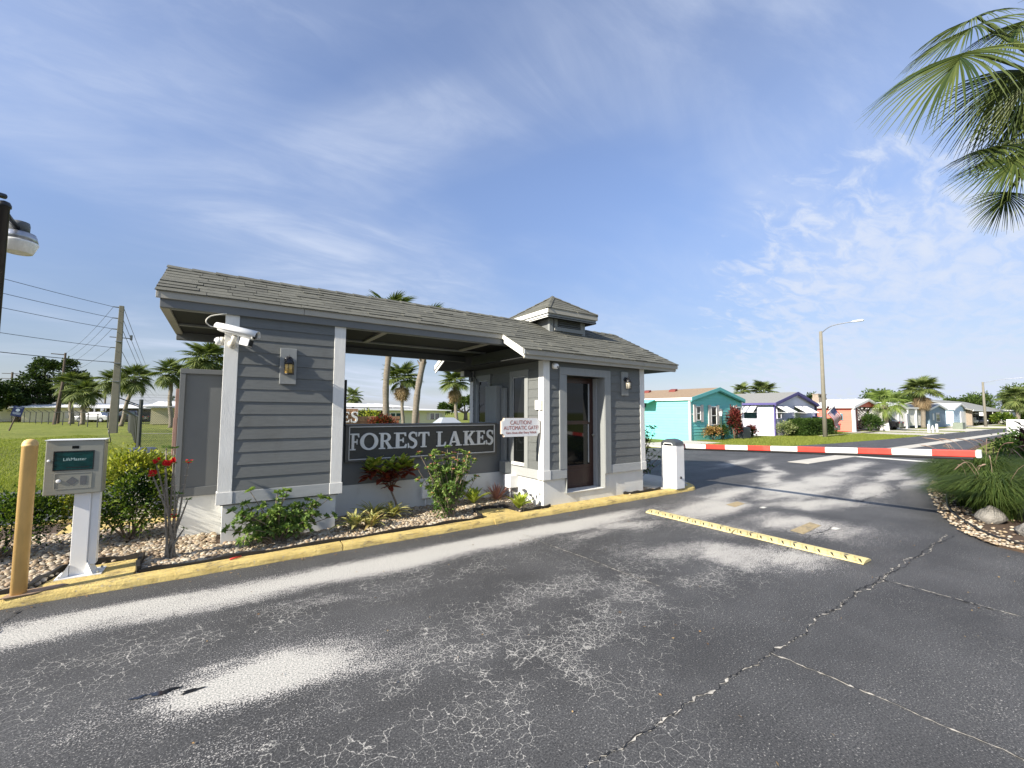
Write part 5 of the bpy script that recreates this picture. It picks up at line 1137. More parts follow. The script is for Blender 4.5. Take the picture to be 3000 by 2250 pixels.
palm('distant palm with pinkish trunk at the far right', (111, 5.6, -.05), (111, 5.6, 4.3), 2.6, 26, .3, boots=False)
palm('distant palm with pale trunk at the far right', (119, 5.4, -.05), (119, 5.4, 4.4), 2.6, 26, .3, boots=False)

# near palm: only its left fronds reach into view
np_ = thing('palm_tree', 'close cabbage palm whose fan fronds hang in at the upper right', 'palm', (4.15, -5.75, 0), 'cabbage palms around the entrance')
MB().tube([(4.15, -5.75, -.02), (4.2, -5.74, 1.5), (4.3, -5.68, 3.5), (4.4, -5.63, 5.5)], [.22, .18, .165, .15], 14).build('trunk', m_trunk, np_, True)
ctr = Vector((4.38, -5.62, 5.5)); rs = random.Random(77)
HUB = [((2.55, -4.86, 5.98), 1.12, (-.85, .3, -.45)), ((3.15, -4.90, 6.62), .85, (-.85, .4, -.2)), ((3.25, -5.24, 6.45), .65, (-.8, .2, -.4)), ((3.70, -5.05, 6.15), .95, (-.5, .3, -.8)), ((3.55, -5.25, 5.95), .7, (-.3, .2, -.9)),
       ((3.39, -5.01, 5.06), .66, (-.9, .2, -.25)), ((3.14, -5.14, 4.76), .76, (-.9, .15, -.35)), ((3.45, -5.0, 4.47), .48, (-.65, .1, -.7)), ((3.95, -5.14, 5.75), .7, (-.4, .4, -.7)), ((3.8, -5.2, 5.2), .7, (-.6, .2, -.6)), ((3.5, -4.85, 6.95), .7, (-.9, .4, -.1))]
for k in range(30):
    a = -2.4+k*2.4; el = rs.uniform(-.5, 1.2); d = Vector((math.cos(a)*math.cos(el), math.sin(a)*math.cos(el), math.sin(el)))
    if d.y > -.12: continue
    HUB.append(((ctr+d*1.45)[:], 1.0, (d.x, d.y, d.z-.5)))
for h_, L_, dd_ in HUB:
    h_ = Vector(h_); mb = MB(); m_ = ctr.lerp(h_, .5)+Vector((0, 0, .16)); mb.tube(smooth_path([ctr, m_, h_], 5), [.03, .028, .026, .024, .022, .020, .019, .018, .017, .016, .014], 6)
    dd_ = Vector(dd_).normalized(); nn = Vector((-dd_.x*.3, -dd_.y*.3-.35, 1)); blade(mb, h_, dd_, nn, L_, 60, 104, rs, .20, .30, .024, .22)
    mb.build('frond', lm_palm, np_)
# ------------------------------------------------------------------ houses across the street
def wallmat(name, c): return M(name, c, .7, .05, 3, bump=.1, bscale=40, rand=.03)
def coursemesh(mat, ex_):
    vs = [(0, 0, 0), (0, .03, 0), (0, .03, ex_+.006), (0, .018, ex_+.006), (1, 0, 0), (1, .03, 0), (1, .03, ex_+.006), (1, .018, ex_+.006)]; fs = [(0, 1, 2, 3), (7, 6, 5, 4), (0, 4, 5, 1), (1, 5, 6, 2), (2, 6, 7, 3), (3, 7, 4, 0)]
    a = bpy.data.meshes.new('plank'); a.from_pydata(vs, [], fs); a.materials.append(mat)
    b_ = bpy.data.meshes.new('plank'); b_.from_pydata([(y, x, z) for x, y, z in vs], [], [q[::-1] for q in fs]); b_.materials.append(mat); return a, b_
m_pane = M('house_glass', (.03, .045, .045), .08, .3, 4, spec=.6); m_shutter = M('shutter', (.55, .50, .46), .7, .05, 4); m_wtrim = M('house_white', (.78, .77, .74), .6, .04, 3)
def window(par, x0, x1, z0, z1, y, shut=(), rails=1, fm=None):
    w_ = MB().box(x0, x1, y-.02, y+.01, z0, z1).build('window', m_pane, par)
    for a, b_, c, d in [(x0-.06, x0, z0-.06, z1+.06), (x1, x1+.06, z0-.06, z1+.06)]: part(a, b_, y-.05, y+.01, c, d, 'frame', fm or m_wtrim, w_, 0)
    for c, d in [(z0-.06, z0), (z1, z1+.06)]: part(x0, x1, y-.051, y+.01, c, d, 'frame', fm or m_wtrim, w_, 0)
    if rails: part(x0, x1, y-.04, y-.021, (z0+z1)/2-.025, (z0+z1)/2+.025, 'rail', fm or m_wtrim, w_, 0)
    for a, b_, c, d in shut: part(a, b_, y-.045, y+.01, c, d, 'shutter', m_shutter, w_, 0)
def roofslabs(par, x0, x1, y0, y1, ez_, rz_, mat, ov=.25, th_=.10, rakem=None, fasm=None):
    xc = (x0+x1)/2; sl = (rz_-ez_)/(xc-x0); xa, xb = x0-ov, x1+ov; za_ = ez_-sl*ov
    mb = MB(); P = [(xa, za_), (xc, rz_), (xb, za_), (xb, za_-th_), (xc, rz_-th_), (xa, za_-th_)]; mb.prism(P, 'y', y0-.18, y1+.2); r = mb.build('roof', mat, par)
    if rakem:
        for s, xe in ((0, xa), (1, xb)):
            p = [(xe, za_+.012), (xc, rz_+.012), (xc, rz_-th_-.10), (xe, za_-th_-.10)]; MB().prism(p, 'y', y0-.225, y0-.182).build('rake_board', rakem, r)
            p2 = [(xe, za_-.02), (xc, rz_-.02), (xc, rz_-th_-.16), (xe, za_-th_-.16)]; MB().prism(p2, 'y', y0-.181, y0-.12).build('rake_lower', rakem, r)
    if fasm: part(xa-.03, xa-.002, y0-.2, y1+.2, za_-th_-.06, za_+.0, 'fascia', fasm, r, 0)
    return r
def house(name, label, x0, x1, y0, y1, ez_, rz_, wall, roofm, ex_=.18, rakem=None, fasm=None, cornerm=None, ov=.2, side=True, front=True):
    h = thing(name, label, 'house', ((x0+x1)/2, (y0+y1)/2, 0), 'pastel homes along the street'); xc = (x0+x1)/2
    core = MB(); core.prism([(x0+.035, -.05), (x1-.035, -.05), (x1-.035, ez_-.1), (xc, rz_-.12), (x0+.035, ez_-.1)], 'y', y0+.035, y1); w_ = core.build('wall', wall, h)
    A_, B_ = coursemesh(wall, ex_); z = .32
    while z < rz_-.2:
        if z+ex_ < ez_-.05: a, b_ = x0+.02, x1-.02
        else: f_ = (z+ex_-ez_+.12)/(rz_-ez_); a, b_ = x0+(xc-x0)*f_+.05, x1-(x1-xc)*f_-.05
        if front and b_-a > .2: inst('plank', A_, w_, (a, y0, z), None, (b_-a, 1, 1))
        if side and z+ex_ < ez_: inst('plank', B_, w_, (x0, y0+.02, z), None, (1, y1-y0-.04, 1))
        z += ex_
    part(x0+.02, x1-.02, y0+.01, y0+.034, -.05, .318, 'skirting', wall, w_, 0); part(x0+.01, x0+.034, y0+.02, y1, -.05, .318, 'skirting', wall, w_, 0)
    if cornerm:
        part(x0-.06, x0+.05, y0-.03, y0+.08, -.05, ez_-.06, 'corner_post', cornerm, w_, 0); part(x1-.05, x1+.03, y0-.03, y0+.08, -.05, ez_-.06, 'corner_post', cornerm, w_, 0)
    r = roofslabs(h, x0, x1, y0, y1, ez_, rz_, roofm, ov, .1, rakem, fasm); return h, w_, r
m_turq = wallmat('turquoise_siding', (.19, .60, .56)); m_turqd = M('turquoise_trim', (.12, .42, .42), .6, .05, 3)
m_roofbr = M('roof_brown', (.27, .195, .125), .9, .25, 5, (1, 4, 1), bump=.5, bscale=30); m_roofgr = M('roof_grey', (.24, .24, .22), .9, .2, 5, (1, 4, 1), bump=.5, bscale=30)
h, w_, r = house('mobile_home', 'turquoise mobile home with brown shingle roof and grey shutters', 19.2, 25.3, 9.6, 24, 2.66, 3.36, m_turq, m_roofbr, .178, m_turqd, m_wtrim, m_wtrim, .12)
window(h, 19.82, 20.20, 1.27, 2.06, 9.58, [(19.50, 19.74, 1.12, 2.2), (20.30, 20.55, 1.12, 2.2)])
window(h, 21.46, 22.02, .97, 2.07, 9.58, [(21.12, 21.38, .85, 2.2), (22.10, 22.36, .85, 2.2)]); window(h, 24.55, 25.13, .95, 2.07, 9.58, [(24.16, 24.42, .85, 2.2)])
text('161', .17, (19.38, 9.585, 1.60), (R(90), 0, 0), m_wtrim, h, 'house_number', .004)
for yv in (12.1, 14.3): MB().prism([(21.3, 3.14), (21.62, 3.22), (21.62, 3.36), (21.38, 3.30)], 'y', yv, yv+.5).build('roof_vent', M('vent_red', (.17, .035, .025), .7), r)
aw = MB().hexa([(18.3, 12.0, 2.32), (19.18, 12.0, 2.56), (19.18, 16, 2.56), (18.3, 16, 2.32), (18.3, 12.0, 2.37), (19.18, 12.0, 2.61), (19.18, 16, 2.61), (18.3, 16, 2.37)]).build('door_canopy', m_turq, h)
part(19.16, 19.19, 12.9, 13.5, 2.05, 2.35, 'vent', m_black, h, 0)
m_lav = wallmat('lavender_siding', (.66, .645, .73)); m_purp = M('purple_trim', (.085, .07, .22), .6, .08, 3); m_awn = M('awning_white', (.76, .76, .76), .5, .04, 4); m_awng = M('awning_grey', (.22, .23, .25), .5, .05, 4)
h, w_, r = house('mobile_home', 'lavender mobile home with purple eaves and striped window awnings', 30.2, 37.4, 9.6, 22, 2.56, 3.42, m_lav, m_roofgr, .19, m_purp, m_purp, m_purp, .3)
window(h, 30.45, 31.05, 1.32, 2.2, 9.58, rails=0, fm=m_lav); MB().box(33.5, 34.4, 9.56, 9.6, .4, 2.2).build('front_door', M('door_green', (.16, .21, .16), .6), h)
def awning(par, P0, P1, out_v, drop, n=11):
    P0, P1, o_ = Vector(P0), Vector(P1), Vector(out_v); a_ = None
    for k in range(n):
        q0, q1 = P0.lerp(P1, k/n), P0.lerp(P1, (k+.92)/n); d = o_-Vector((0, 0, drop)); up_ = Vector((0, 0, .02 if k % 2 else .045))
        o2 = MB().hexa([q0[:], q1[:], (q1+d)[:], (q0+d)[:], (q0+up_)[:], (q1+up_)[:], (q1+d+up_)[:], (q0+d+up_)[:]])
        if a_ is None: a_ = o2.build('awning', m_awn, par)
        else: o2.build('awning_slat', m_awn if k % 3 else m_awng, a_)
    for q in (P0, P1): MB().tube([q+Vector((0, 0, -.5)), q+o_-Vector((0, 0, drop))], .015, 5).build('awning_rod', m_wtrim, a_)
awning(h, (30.2, 9.56, 2.26), (31.9, 9.56, 2.26), (.0, -.85, 0), .52); awning(h, (33.4, 9.56, 2.26), (35.7, 9.56, 2.26), (0, -.9, 0), .55, 11)
MB().box(30.16, 30.19, 10.95, 11.9, 1.28, 2.2).build('window', m_pane, h); awning(h, (30.16, 10.85, 2.30), (30.16, 12.2, 2.30), (-.75, 0, 0), .55, 9)
part(37.3, 40.2, 10.2, 15, 2.38, 2.46, 'carport_roof', m_roofgr, h, 0); [part(40.0, 40.12, y, y+.12, 0, 2.38, 'carport_post', m_dgrey, h, 0) for y in (10.4, 13.0)]
m_coral = wallmat('coral_siding', (.70, .18, .125)); m_metalroof = M('metal_roof', (.66, .68, .66), .45, .05, 3)
def ribs(r, x0, x1, y0, y1, ez_, rz_, ov, mat, n=14):
    xc = (x0+x1)/2; sl = (rz_-ez_)/(xc-x0)
    for k in range(n):
        y = y0+(y1-y0)*(k+.5)/n; mb = MB(); xa = x0-ov; za_ = ez_-sl*ov
        mb.hexa([(xa, y, za_+.005), (xc, y, rz_+.005), (xc, y+.06, rz_+.005), (xa, y+.06, za_+.005), (xa, y, za_+.04), (xc, y, rz_+.04), (xc, y+.06, rz_+.04), (xa, y+.06, za_+.04)]); mb.build('roof_rib', mat, r)
def lattice(par, o_, u, wu, v, hv, pitch=.16, sw=.055, th_=.02, mat=None):
    """diagonal slats filling a wu x hv panel spanned by u, v from corner o_"""
    o_, u, v = Vector(o_), Vector(u), Vector(v); nn = u.cross(v).normalized(); mb = MB()
    for dirn in (1, -1):
        k = -hv if dirn > 0 else 0
        while k < wu+(0 if dirn > 0 else hv):
            # line: x = k + t*dirn, z = t
            ts = [0, hv]; lo, hi = 0, hv
            if dirn > 0: lo, hi = max(0, -k), min(hv, wu-k)
            else: lo, hi = max(0, k-wu), min(hv, k)
            if hi-lo > .05:
                off = nn*(.0 if dirn > 0 else th_)
                a = o_+u*(k+dirn*lo)+v*lo+off; b_ = o_+u*(k+dirn*hi)+v*hi+off; w2 = u*sw*.7
                mb.hexa([a[:], (a+w2)[:], (b_+w2)[:], b_[:], (a+nn*th_)[:], (a+w2+nn*th_)[:], (b_+w2+nn*th_)[:], (b_+nn*th_)[:]])
            k += pitch
    return mb.build('lattice', mat or m_wtrim, par)
h, w_, r = house('mobile_home', 'coral mobile home with white metal roof and lattice carport', 43.8, 51.6, 10.8, 22, 2.42, 3.15, m_coral, m_metalroof, .2, m_wtrim, m_wtrim, None, .3, True, False)
r2 = roofslabs(h, 43.8, 51.6, 8.9, 10.6, 2.42, 3.15, m_metalroof, .3, .1, m_wtrim, m_wtrim); ribs(r2, 43.8, 51.6, 8.8, 20, 2.42, 3.15, .3, m_wtrim, 18)
a_, b_ = coursemesh(m_coral, .2); [inst('plank', b_, w_, (43.8, 8.85, .05+.2*k), None, (1, 2.0, 1)) for k in range(12)]
part(43.84, 43.9, 8.86, 10.8, 0, 2.4, 'end_wall', m_coral, h, 0); part(43.72, 43.98, 8.72, 8.95, 0, 2.36, 'carport_post', m_wtrim, h, 0); part(51.2, 51.45, 8.72, 8.95, 0, 2.36, 'carport_post', m_wtrim, h, 0)
MB().prism([(44.0, 2.34), (51.4, 2.34), (47.7, 3.02)], 'y', 8.95, 9.0).build('gable', m_coral, h)
lattice(h, (48.4, 8.9, .2), (1, 0, 0), 2.8, (0, 0, 1), 2.0, .26, .13); lattice(h, (51.3, 9.0, .2), (0, 1, 0), 1.8, (0, 0, 1), 2.0, .26, .13); lattice(h, (44.2, 10.7, .2), (1, 0, 0), 3.0, (0, 0, 1), 1.9, .2, .07)
part(43.75, 43.79, 9.66, 9.80, 1.05, 1.70, 'shutter', M('teal_shutter', (.05, .22, .26), .6), h, 0); part(43.76, 43.79, 9.81, 10.1, 1.05, 1.70, 'window', m_wtrim, h, 0)
m_stone = M('chimney_stone', (.27, .22, .17), .9, .25, 8, bump=.5, bscale=20)
ch = MB().box(45.6, 47.6, 12.2, 12.8, 2.7, 3.32).build('chimney', m_stone, r); part(45.6, 45.8, 12.25, 12.75, 3.32, 3.62, 'chimney_pier', m_stone, h, 0); part(47.4, 47.6, 12.25, 12.75, 3.32, 3.62, 'chimney_pier', m_stone, h, 0); part(45.55, 47.65, 12.2, 12.8, 3.62, 3.70, 'chimney_slab', m_stone, h, 0)
# white lattice carport
h = thing('carport', 'white carport with lattice walls between coral home and blue cottage', 'carport', (57, 9.5, 0))
r = roofslabs(h, 54.6, 60.6, 9.0, 16, 2.42, 3.0, m_metalroof, .3, .1, m_wtrim, m_wtrim); ribs(r, 54.6, 60.6, 8.9, 16, 2.42, 3.0, .3, m_dgrey, 9)
for x in (54.6, 57.5, 60.5): part(x, x+.16, 8.9, 9.06, 0, 2.4, 'post', m_wtrim, h, 0)
MB().prism([(54.8, 2.4), (60.4, 2.4), (57.6, 2.92)], 'y', 9.0, 9.05).build('gable', M('beige_gable', (.45, .36, .28), .7), h)
part(53, 60.4, 11.46, 11.5, 2.15, 2.3, 'beam', m_wtrim, h, 0); part(53, 60.4, 11.46, 11.5, 1.15, 1.22, 'beam', m_wtrim, h, 0)
lattice(h, (60.6, 9.1, .25), (0, 1, 0), 5, (0, 0, 1), 1.9, .28, .14); lattice(h, (54.62, 9.1, .25), (0, 1, 0), 5.5, (0, 0, 1), 1.9, .28, .14); lattice(h, (54.8, 9.0, .25), (1, 0, 0), 5.6, (0, 0, 1), 1.9, .28, .14)
m_blue = wallmat('blue_siding', (.22, .30, .37)); m_lblue = wallmat('light_blue', (.48, .62, .70))
h, w_, r = house('cottage', 'slate blue cottage with grey roof and white sash windows', 69.3, 77.6, 8.7, 18, 2.42, 3.0, m_blue, M('roof_slate', (.17, .19, .20), .9, .15, 5), .2, m_wtrim, m_wtrim, None, .25)
window(h, 72.3, 74.0, .75, 1.8, 8.68); part(70.6, 71.2, 8.64, 8.7, .9, 1.75, 'shutter', m_wtrim, h, 0); part(62.0, 69.0, 9.2, 14, 2.38, 2.48, 'carport_roof', M('roof_slate', (.17, .19, .20)), h, 0); part(61.9, 69.05, 9.1, 9.18, 2.28, 2.5, 'carport_fascia', m_wtrim, h, 0)
lattice(h, (62.0, 9.3, .25), (1, 0, 0), 7.0, (0, 0, 1), 1.95, .28, .15); lattice(h, (61.98, 9.3, .25), (0, 1, 0), 4.5, (0, 0, 1), 1.95, .28, .15); [part(x, x+.18, 9.1, 9.28, 0, 2.3, 'carport_post', m_wtrim, h, 0) for x in (62, 65.4, 68.8)]
h, w_, r = house('shed', 'pale blue shed with white door right of the blue cottage', 81.5, 90, 8.6, 12, 2.55, 3.3, m_lblue, m_metalroof, .25, m_wtrim, m_wtrim, None, .3); h['category'] = 'shed'; part(85.5, 89, 8.52, 8.6, .05, 2.1, 'door', m_wtrim, h, 0)
h = thing('community_hall', 'low grey-roofed hall with open porch at the far end of the street', 'building', (104, 12, 0))
MB().prism([(7.6, 2.35), (13, 4.1), (18.5, 2.35), (18.5, 2.2), (13, 3.95), (7.6, 2.2)], 'x', 88, 118).build('roof', m_roofgr, h); part(88, 118, 7.55, 7.7, 2.15, 2.37, 'fascia', m_wtrim, h, 0); part(104, 117, 11, 17, 0, 2.6, 'wall', m_stone, h, 0); part(90, 104, 15, 17, 0, 2.6, 'wall', m_dgrey, h, 0)
for x in (89, 105, 112): part(x, x+.7, 7.9, 8.6, 0, 2.2, 'pillar', m_stone, h, 0)
for nm, lab, x0, x1, y0 in [('mobile_home', 'white mobile home beyond the hall with light metal roof', 126, 142, 8), ('mobile_home', 'last white mobile home at the far right of the street', 146, 168, 8.5)]:
    h = thing(nm, lab, 'house', ((x0+x1)/2, y0+3, 0), 'pastel homes along the street'); part(x0, x1, y0, y0+6, 0, 2.3, 'wall', m_wtrim, h, 0); part(x0-.5, x1+.5, y0-.5, y0+6.5, 2.35, 2.6, 'roof', m_metalroof, h, 0); part(x0+1, x0+3, y0-.04, y0, .9, 1.9, 'window', m_pane, h, 0); part(x1-5, x1-3, y0-.04, y0, .9, 1.9, 'window', m_pane, h, 0); part(x0, x1, y0-.06, y0-.01, 2.1, 2.3, 'beam', m_dgrey, h, 0)

# planting in front of the houses
def bush(name, label, c, rad, n, leafm, L=.09, W=.05, seed=1, cat='shrub', group=None, per=24, inner=True, loz=None):
    t_ = thing(name, label, cat, (c[0], c[1], 0), group); P, D = clumps(c, rad, n, per, np.array(rad)*.16+.02, seed, -.4, (.75, 1.0)); P[:, 2] = np.maximum(P[:, 2], .02)
    leaf_mesh('foliage', P, D, L, W, leafm, t_, seed=seed)
    if inner:
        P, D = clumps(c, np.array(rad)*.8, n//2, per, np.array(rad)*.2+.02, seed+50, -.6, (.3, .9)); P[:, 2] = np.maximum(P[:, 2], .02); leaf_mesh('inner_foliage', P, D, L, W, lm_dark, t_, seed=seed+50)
    stems('stems', (c[0], c[1], 0), [(c[0]+rad[0]*.5*math.cos(a), c[1]+rad[1]*.5*math.sin(a), c[2]) for a in np.arange(0, 6.2, 1.0)], .02, m_stem, t_); return t_
lm_crm = leafmat('leaf_croton_far', (.30, .22, .06), (.24, .06, .03), .5, .15, (.42, .36, .14)); lm_flow = leafmat('leaf_yellow_white', (.10, .17, .04), (.18, .22, .06), .5, .2, (.70, .64, .40))
bush('croton_bush', 'yellow and red croton under the middle window of the turquoise home', (20.7, 9.05, .40), (.75, .35, .38), 34, lm_crm, .13, .06, 41)
bush('vine_post_plant', 'green vine climbing the lamp post at the turquoise home', (22.2, 9.25, .45), (.26, .24, .55), 24, lm_mid, .10, .05, 42)
bush('ti_plant', 'tall dark red ti plant before the turquoise home', (23.2, 9.05, .95), (.42, .35, .85), 40, lm_ti, .20, .07, 43)
bush('ti_plant', 'small dark red ti plant at the right end of the turquoise home', (25.55, 9.1, .40), (.3, .25, .40), 20, lm_ti, .16, .06, 44)
bush('flower_bush', 'pale yellow flowering bush by the lavender home corner', (30.3, 8.9, .45), (.85, .45, .52), 40, lm_flow, .12, .06, 45)
t_ = thing('clipped_hedge', 'clipped dark green box hedge before the lavender home', 'hedge', (33.3, 8.5, 0)); r = np.random.default_rng(5); n = 7500
Pp = np.stack([r.uniform(31.0, 36.8, n), r.uniform(7.9, 9.2, n), r.uniform(.02, 1.22, n)], -1); f_ = r.integers(0, 3, n); Pp[f_ == 0, 1] = 7.9+r.normal(0, .05, (f_ == 0).sum()); Pp[f_ == 1, 2] = 1.2+r.normal(0, .05, (f_ == 1).sum()); Pp[(f_ == 2) & (r.random(n) < .5), 0] = 31.0
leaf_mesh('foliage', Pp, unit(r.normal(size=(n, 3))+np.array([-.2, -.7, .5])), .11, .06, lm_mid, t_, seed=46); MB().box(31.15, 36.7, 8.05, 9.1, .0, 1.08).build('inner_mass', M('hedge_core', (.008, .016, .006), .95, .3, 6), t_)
bush('cycad_cluster', 'green strappy shrub cluster before the coral carport', (46.3, 8.3, .75), (.8, .5, .7), 26, lm_mid, .35, .06, 47)
bush('cycad_cluster', 'second low strappy shrub at the coral carport post', (47.9, 8.2, .6), (.5, .4, .6), 18, lm_mid, .30, .06, 48)
for x, y, lab, s in [(119, 5.2, 'round yellow-green shrub near the flag pole', 49), (130, 5, 'wide yellow-green shrub at far right of the street', 51), (104, 6.6, 'low shrub beside the hall pillar', 53)]: bush('street_shrub', lab, (x, y, .8), (3.5, 1.2, .9), 40, lm_dur, .35, .2, s)
ac = thing('air_conditioner', 'grey air conditioner unit at the turquoise home right corner', 'air conditioner', (24.3, 9.0, 0)); part(23.8, 24.75, 8.75, 9.4, 0, .72, 'casing', m_lid, ac, .03); part(23.85, 24.70, 8.8, 9.35, .721, .76, 'top_grille', m_dgrey, ac, .01)
for k in range(7): part(23.86, 24.69, 8.741, 8.749, .08+k*.085, .12+k*.085, 'louvre', m_dgrey, ac, 0)
yl = thing('yard_lamp', 'green post lantern before the turquoise home window', 'lamp post', (21.93, 9.2, 0)); m_gpole = M('lamp_green', (.05, .08, .05), .5)
MB().lathe([(.05, 0), (.04, .1), (.035, 1.45), (.05, 1.5)], 10, (21.93, 9.2, 0)).build('post', m_gpole, yl); MB().lathe([(.07, 1.5), (.12, 1.78), (.11, 1.8)], 6, (21.93, 9.2, 0)).build('glass', m_lens, yl); MB().lathe([(.16, 1.8), (.1, 1.88), (.02, 1.97)], 6, (21.93, 9.2, 0)).build('cap', m_dgrey, yl)
wb = thing('rail_planter', 'small white post and rail stand at the driveway edge', 'stand', (49.5, 4.7, 0))
for x in (48.1, 49.4, 50.9): part(x, x+.16, 4.6, 4.75, 0, .75 if x != 49.4 else .5, 'post', m_wtrim, wb, 0)
for a in (48.25, 49.55): MB().tube([(a+.03+1.2*u, 4.68, .62-.35*math.sin(math.pi*u)) for u in np.linspace(0, 1, 9)], .03, 6).build('rail', m_wtrim, wb)
part(62.6, 64, 4.8, 5.6, 0, .75, 'x', M('utility_green', (.18, .21, .16), .7), None, .03).name = 'utility_box'; tag(bpy.data.objects['utility_box'], 'grey-green utility box before the blue cottage', 'utility box')

# ------------------------------------------------------------------ street light, flag, far pole
def street_light(label, x, y, h_, r0, tip):
    t_ = thing('street_light', label, 'street light', (x, y, 0), 'concrete street lights'); MB().tube([(x, y, -.05), (x, y, h_*.5), (x, y, h_)], [r0, r0*.82, r0*.64], 10).build('pole', m_concpole, t_, True)
    p = smooth_path([(x, y, h_-.15), (x, y+(tip[1]-y)*.35, h_+(tip[2]-h_)*.75), tip], 5); MB().tube(p, .035, 8).build('arm', m_alum, t_, True)
    d = Vector((0, tip[1]-y, 0)).normalized(); c = Vector(tip); obox(c+d*.22, d*.30, Vector((.11, 0, 0)), Vector((0, 0, .055))).build('lamp_head', m_wtrim, t_, bevel=.04); return t_
street_light('concrete street light standing on the lawn by the lavender home', 31.15, 6.74, 7.65, .155, (31.2, 4.75, 8.05))
street_light('far concrete street light down the street', 81.6, 5.6, 6.1, .17, (81.6, -.5, 6.5))
fl_ = thing('flag', 'striped American flag hanging from the street light pole', 'flag', (31.3, 6.7, 1.7))
S0, S1 = Vector((31.35, 6.62, 1.70)), Vector((32.55, 6.55, 2.28)); MB().tube([S0-(S1-S0)*.1, S1+(S1-S0)*.06], .018, 6).build('staff', m_wtrim, fl_)
LV = Vector((1.30, -.05, -1.02))
def fp(u, v): return S1.lerp(S0, u)+LV*v*(1+.06*u)+Vector((0, .07*math.sin(v*7+u*2)+.05*math.sin(u*5), -.05*math.sin(v*3.14)))
for k in range(13):
    mb = MB()
    for j in range(14):
        mb.add([fp(k/13, j/14)[:], fp((k+1)/13, j/14)[:], fp((k+1)/13, (j+1)/14)[:], fp(k/13, (j+1)/14)[:]], [(0, 1, 2, 3)])
    mb.build('stripe', m_redflag if k % 2 == 0 else m_whiteflag, fl_)
mb = MB(); st2 = MB()
for k in range(7):
    for j in range(6):
        mb.add([(fp(a/13, b_*.4)+Vector((0, -.006, 0)))[:] for a, b_ in ((k, j/6), (k+1, j/6), (k+1, (j+1)/6), (k, (j+1)/6))], [(0, 1, 2, 3)])
        c = fp((k+.5)/13, (j+.5)/6*.4)+Vector((0, -.011, 0)); st2.add([(c+Vector((a*.022, 0, b_*.022)))[:] for a, b_ in ((-1, 0), (0, 1), (1, 0), (0, -1))], [(0, 1, 2, 3)])
ct = mb.build('canton', m_blueflag, fl_); st2.build('stars', m_whiteflag, ct)
ff = thing('flag_pole', 'white flag pole with small flag far down the street', 'flag pole', (116, 6.2, 0)); MB().tube([(116, 6.2, 0), (116, 6.2, 4.9)], .08, 8).build('pole', m_wtrim, ff); part(116.1, 118.6, 6.18, 6.22, 3.9, 4.7, 'flag_field', m_redflag, ff, 0); part(116.1, 117.1, 6.15, 6.25, 4.2, 4.7, 'flag_canton', m_blueflag, ff, 0)

# ------------------------------------------------------------------ cars
def car(label, x, y, rot, mat, s=1.0, suv=False, z=0):
    t_ = thing('parked_car', label, 'car', (0, 0, 0), 'parked cars'); hh = 1.62 if suv else 1.42; L = 4.5; W_ = .88
    low = [(-2.25, .28), (2.25, .28), (2.28, .62), (2.15, .80), (1.05, .92), (-1.95, .96), (-2.25, .85)]; up_ = [(1.05, .92), (.45, hh), (-1.2, hh+.02), (-1.75 if suv else -1.55, .95)]
    MB().prism(low, 'y', -W_, W_).build('body', mat, t_, bevel=.07, seg=3)
    q = MB(); n = 4; vs = [(a, -W_+.04+(.14 if b_ > 1.1 else 0), b_) for a, b_ in up_]+[(a, W_-.04-(.14 if b_ > 1.1 else 0), b_) for a, b_ in up_]; q.add(vs, [(3, 2, 1, 0), (4, 5, 6, 7)]+[(k, (k+1) % 4, 4+(k+1) % 4, 4+k) for k in range(4)]); q.build('cabin', mat, t_, bevel=.05, seg=2)
    for sgn in (-1, 1):
        g = MB(); yy_ = sgn*(W_-.035); y2 = sgn*(W_-.165); g.add([(.88, yy_, .97), (-1.45, yy_, .99), (-1.1, y2, hh-.07), (.42, y2, hh-.07)], [(0, 1, 2, 3)]); g.build('side_window', m_pane, t_)
        for xx in (-1.4, 1.42):
            wh = MB().tube([(xx, sgn*.70, .32), (xx, sgn*.90, .32)], .32, 20).build('wheel', m_black, t_); MB().tube([(xx, sgn*.895, .32), (xx, sgn*.908, .32)], .19, 14).build('rim', m_alum, wh)
        part(2.20, 2.29, sgn*.62-.16, sgn*.62+.16, .60, .74, 'headlight', m_white, t_, .02); part(-2.29, -2.22, sgn*.66-.13, sgn*.66+.13, .70, .86, 'tail_light', m_red, t_, .02)
    g = MB().add([(1.03, -.78, .95), (1.03, .78, .95), (.49, .66, hh-.06), (.49, -.66, hh-.06)], [(0, 1, 2, 3)]); g.build('windscreen', m_pane, t_)
    t_.location = (x, y, z); t_.rotation_euler = (0, 0, R(rot)); t_.scale = (s, s, s); return t_
m_cblack = M('car_black', (.012, .012, .016), .2, .1, 3, coat=.8); m_csilver = M('car_silver', (.45, .46, .48), .3, .05, 3, metal=.5, coat=.6); m_cred = M('car_dark_red', (.06, .012, .014), .25, .1, 3, coat=.7)
car('black car parked beside the clipped hedge at the lavender home', 37.6, 10.4, 92, m_cblack); car('black SUV parked under the coral home carport edge', 53.4, 10.0, 90, m_cblack, 1, True)
car('silver hatchback parked at the white carport on the left', -19.6, 78.5, 150, m_csilver); car('black SUV parked behind the silver hatchback', -16.2, 78.8, 160, m_cblack, 1, True); car('dark red car under the big tree on the left', -26.2, 84.5, 160, m_cred)
gc = thing('golf_cart', 'cream golf cart parked under the hall porch', 'golf cart', (93, 8.5, 0)); part(92, 94.4, 8, 9.2, .3, .75, 'body', m_cream, gc, .08); part(91.9, 94.3, 7.95, 9.25, 1.75, 1.85, 'roof', m_cream, gc, .03); part(92.1, 93.0, 8.05, 9.15, .76, 1.2, 'seat', m_cream, gc, .05)
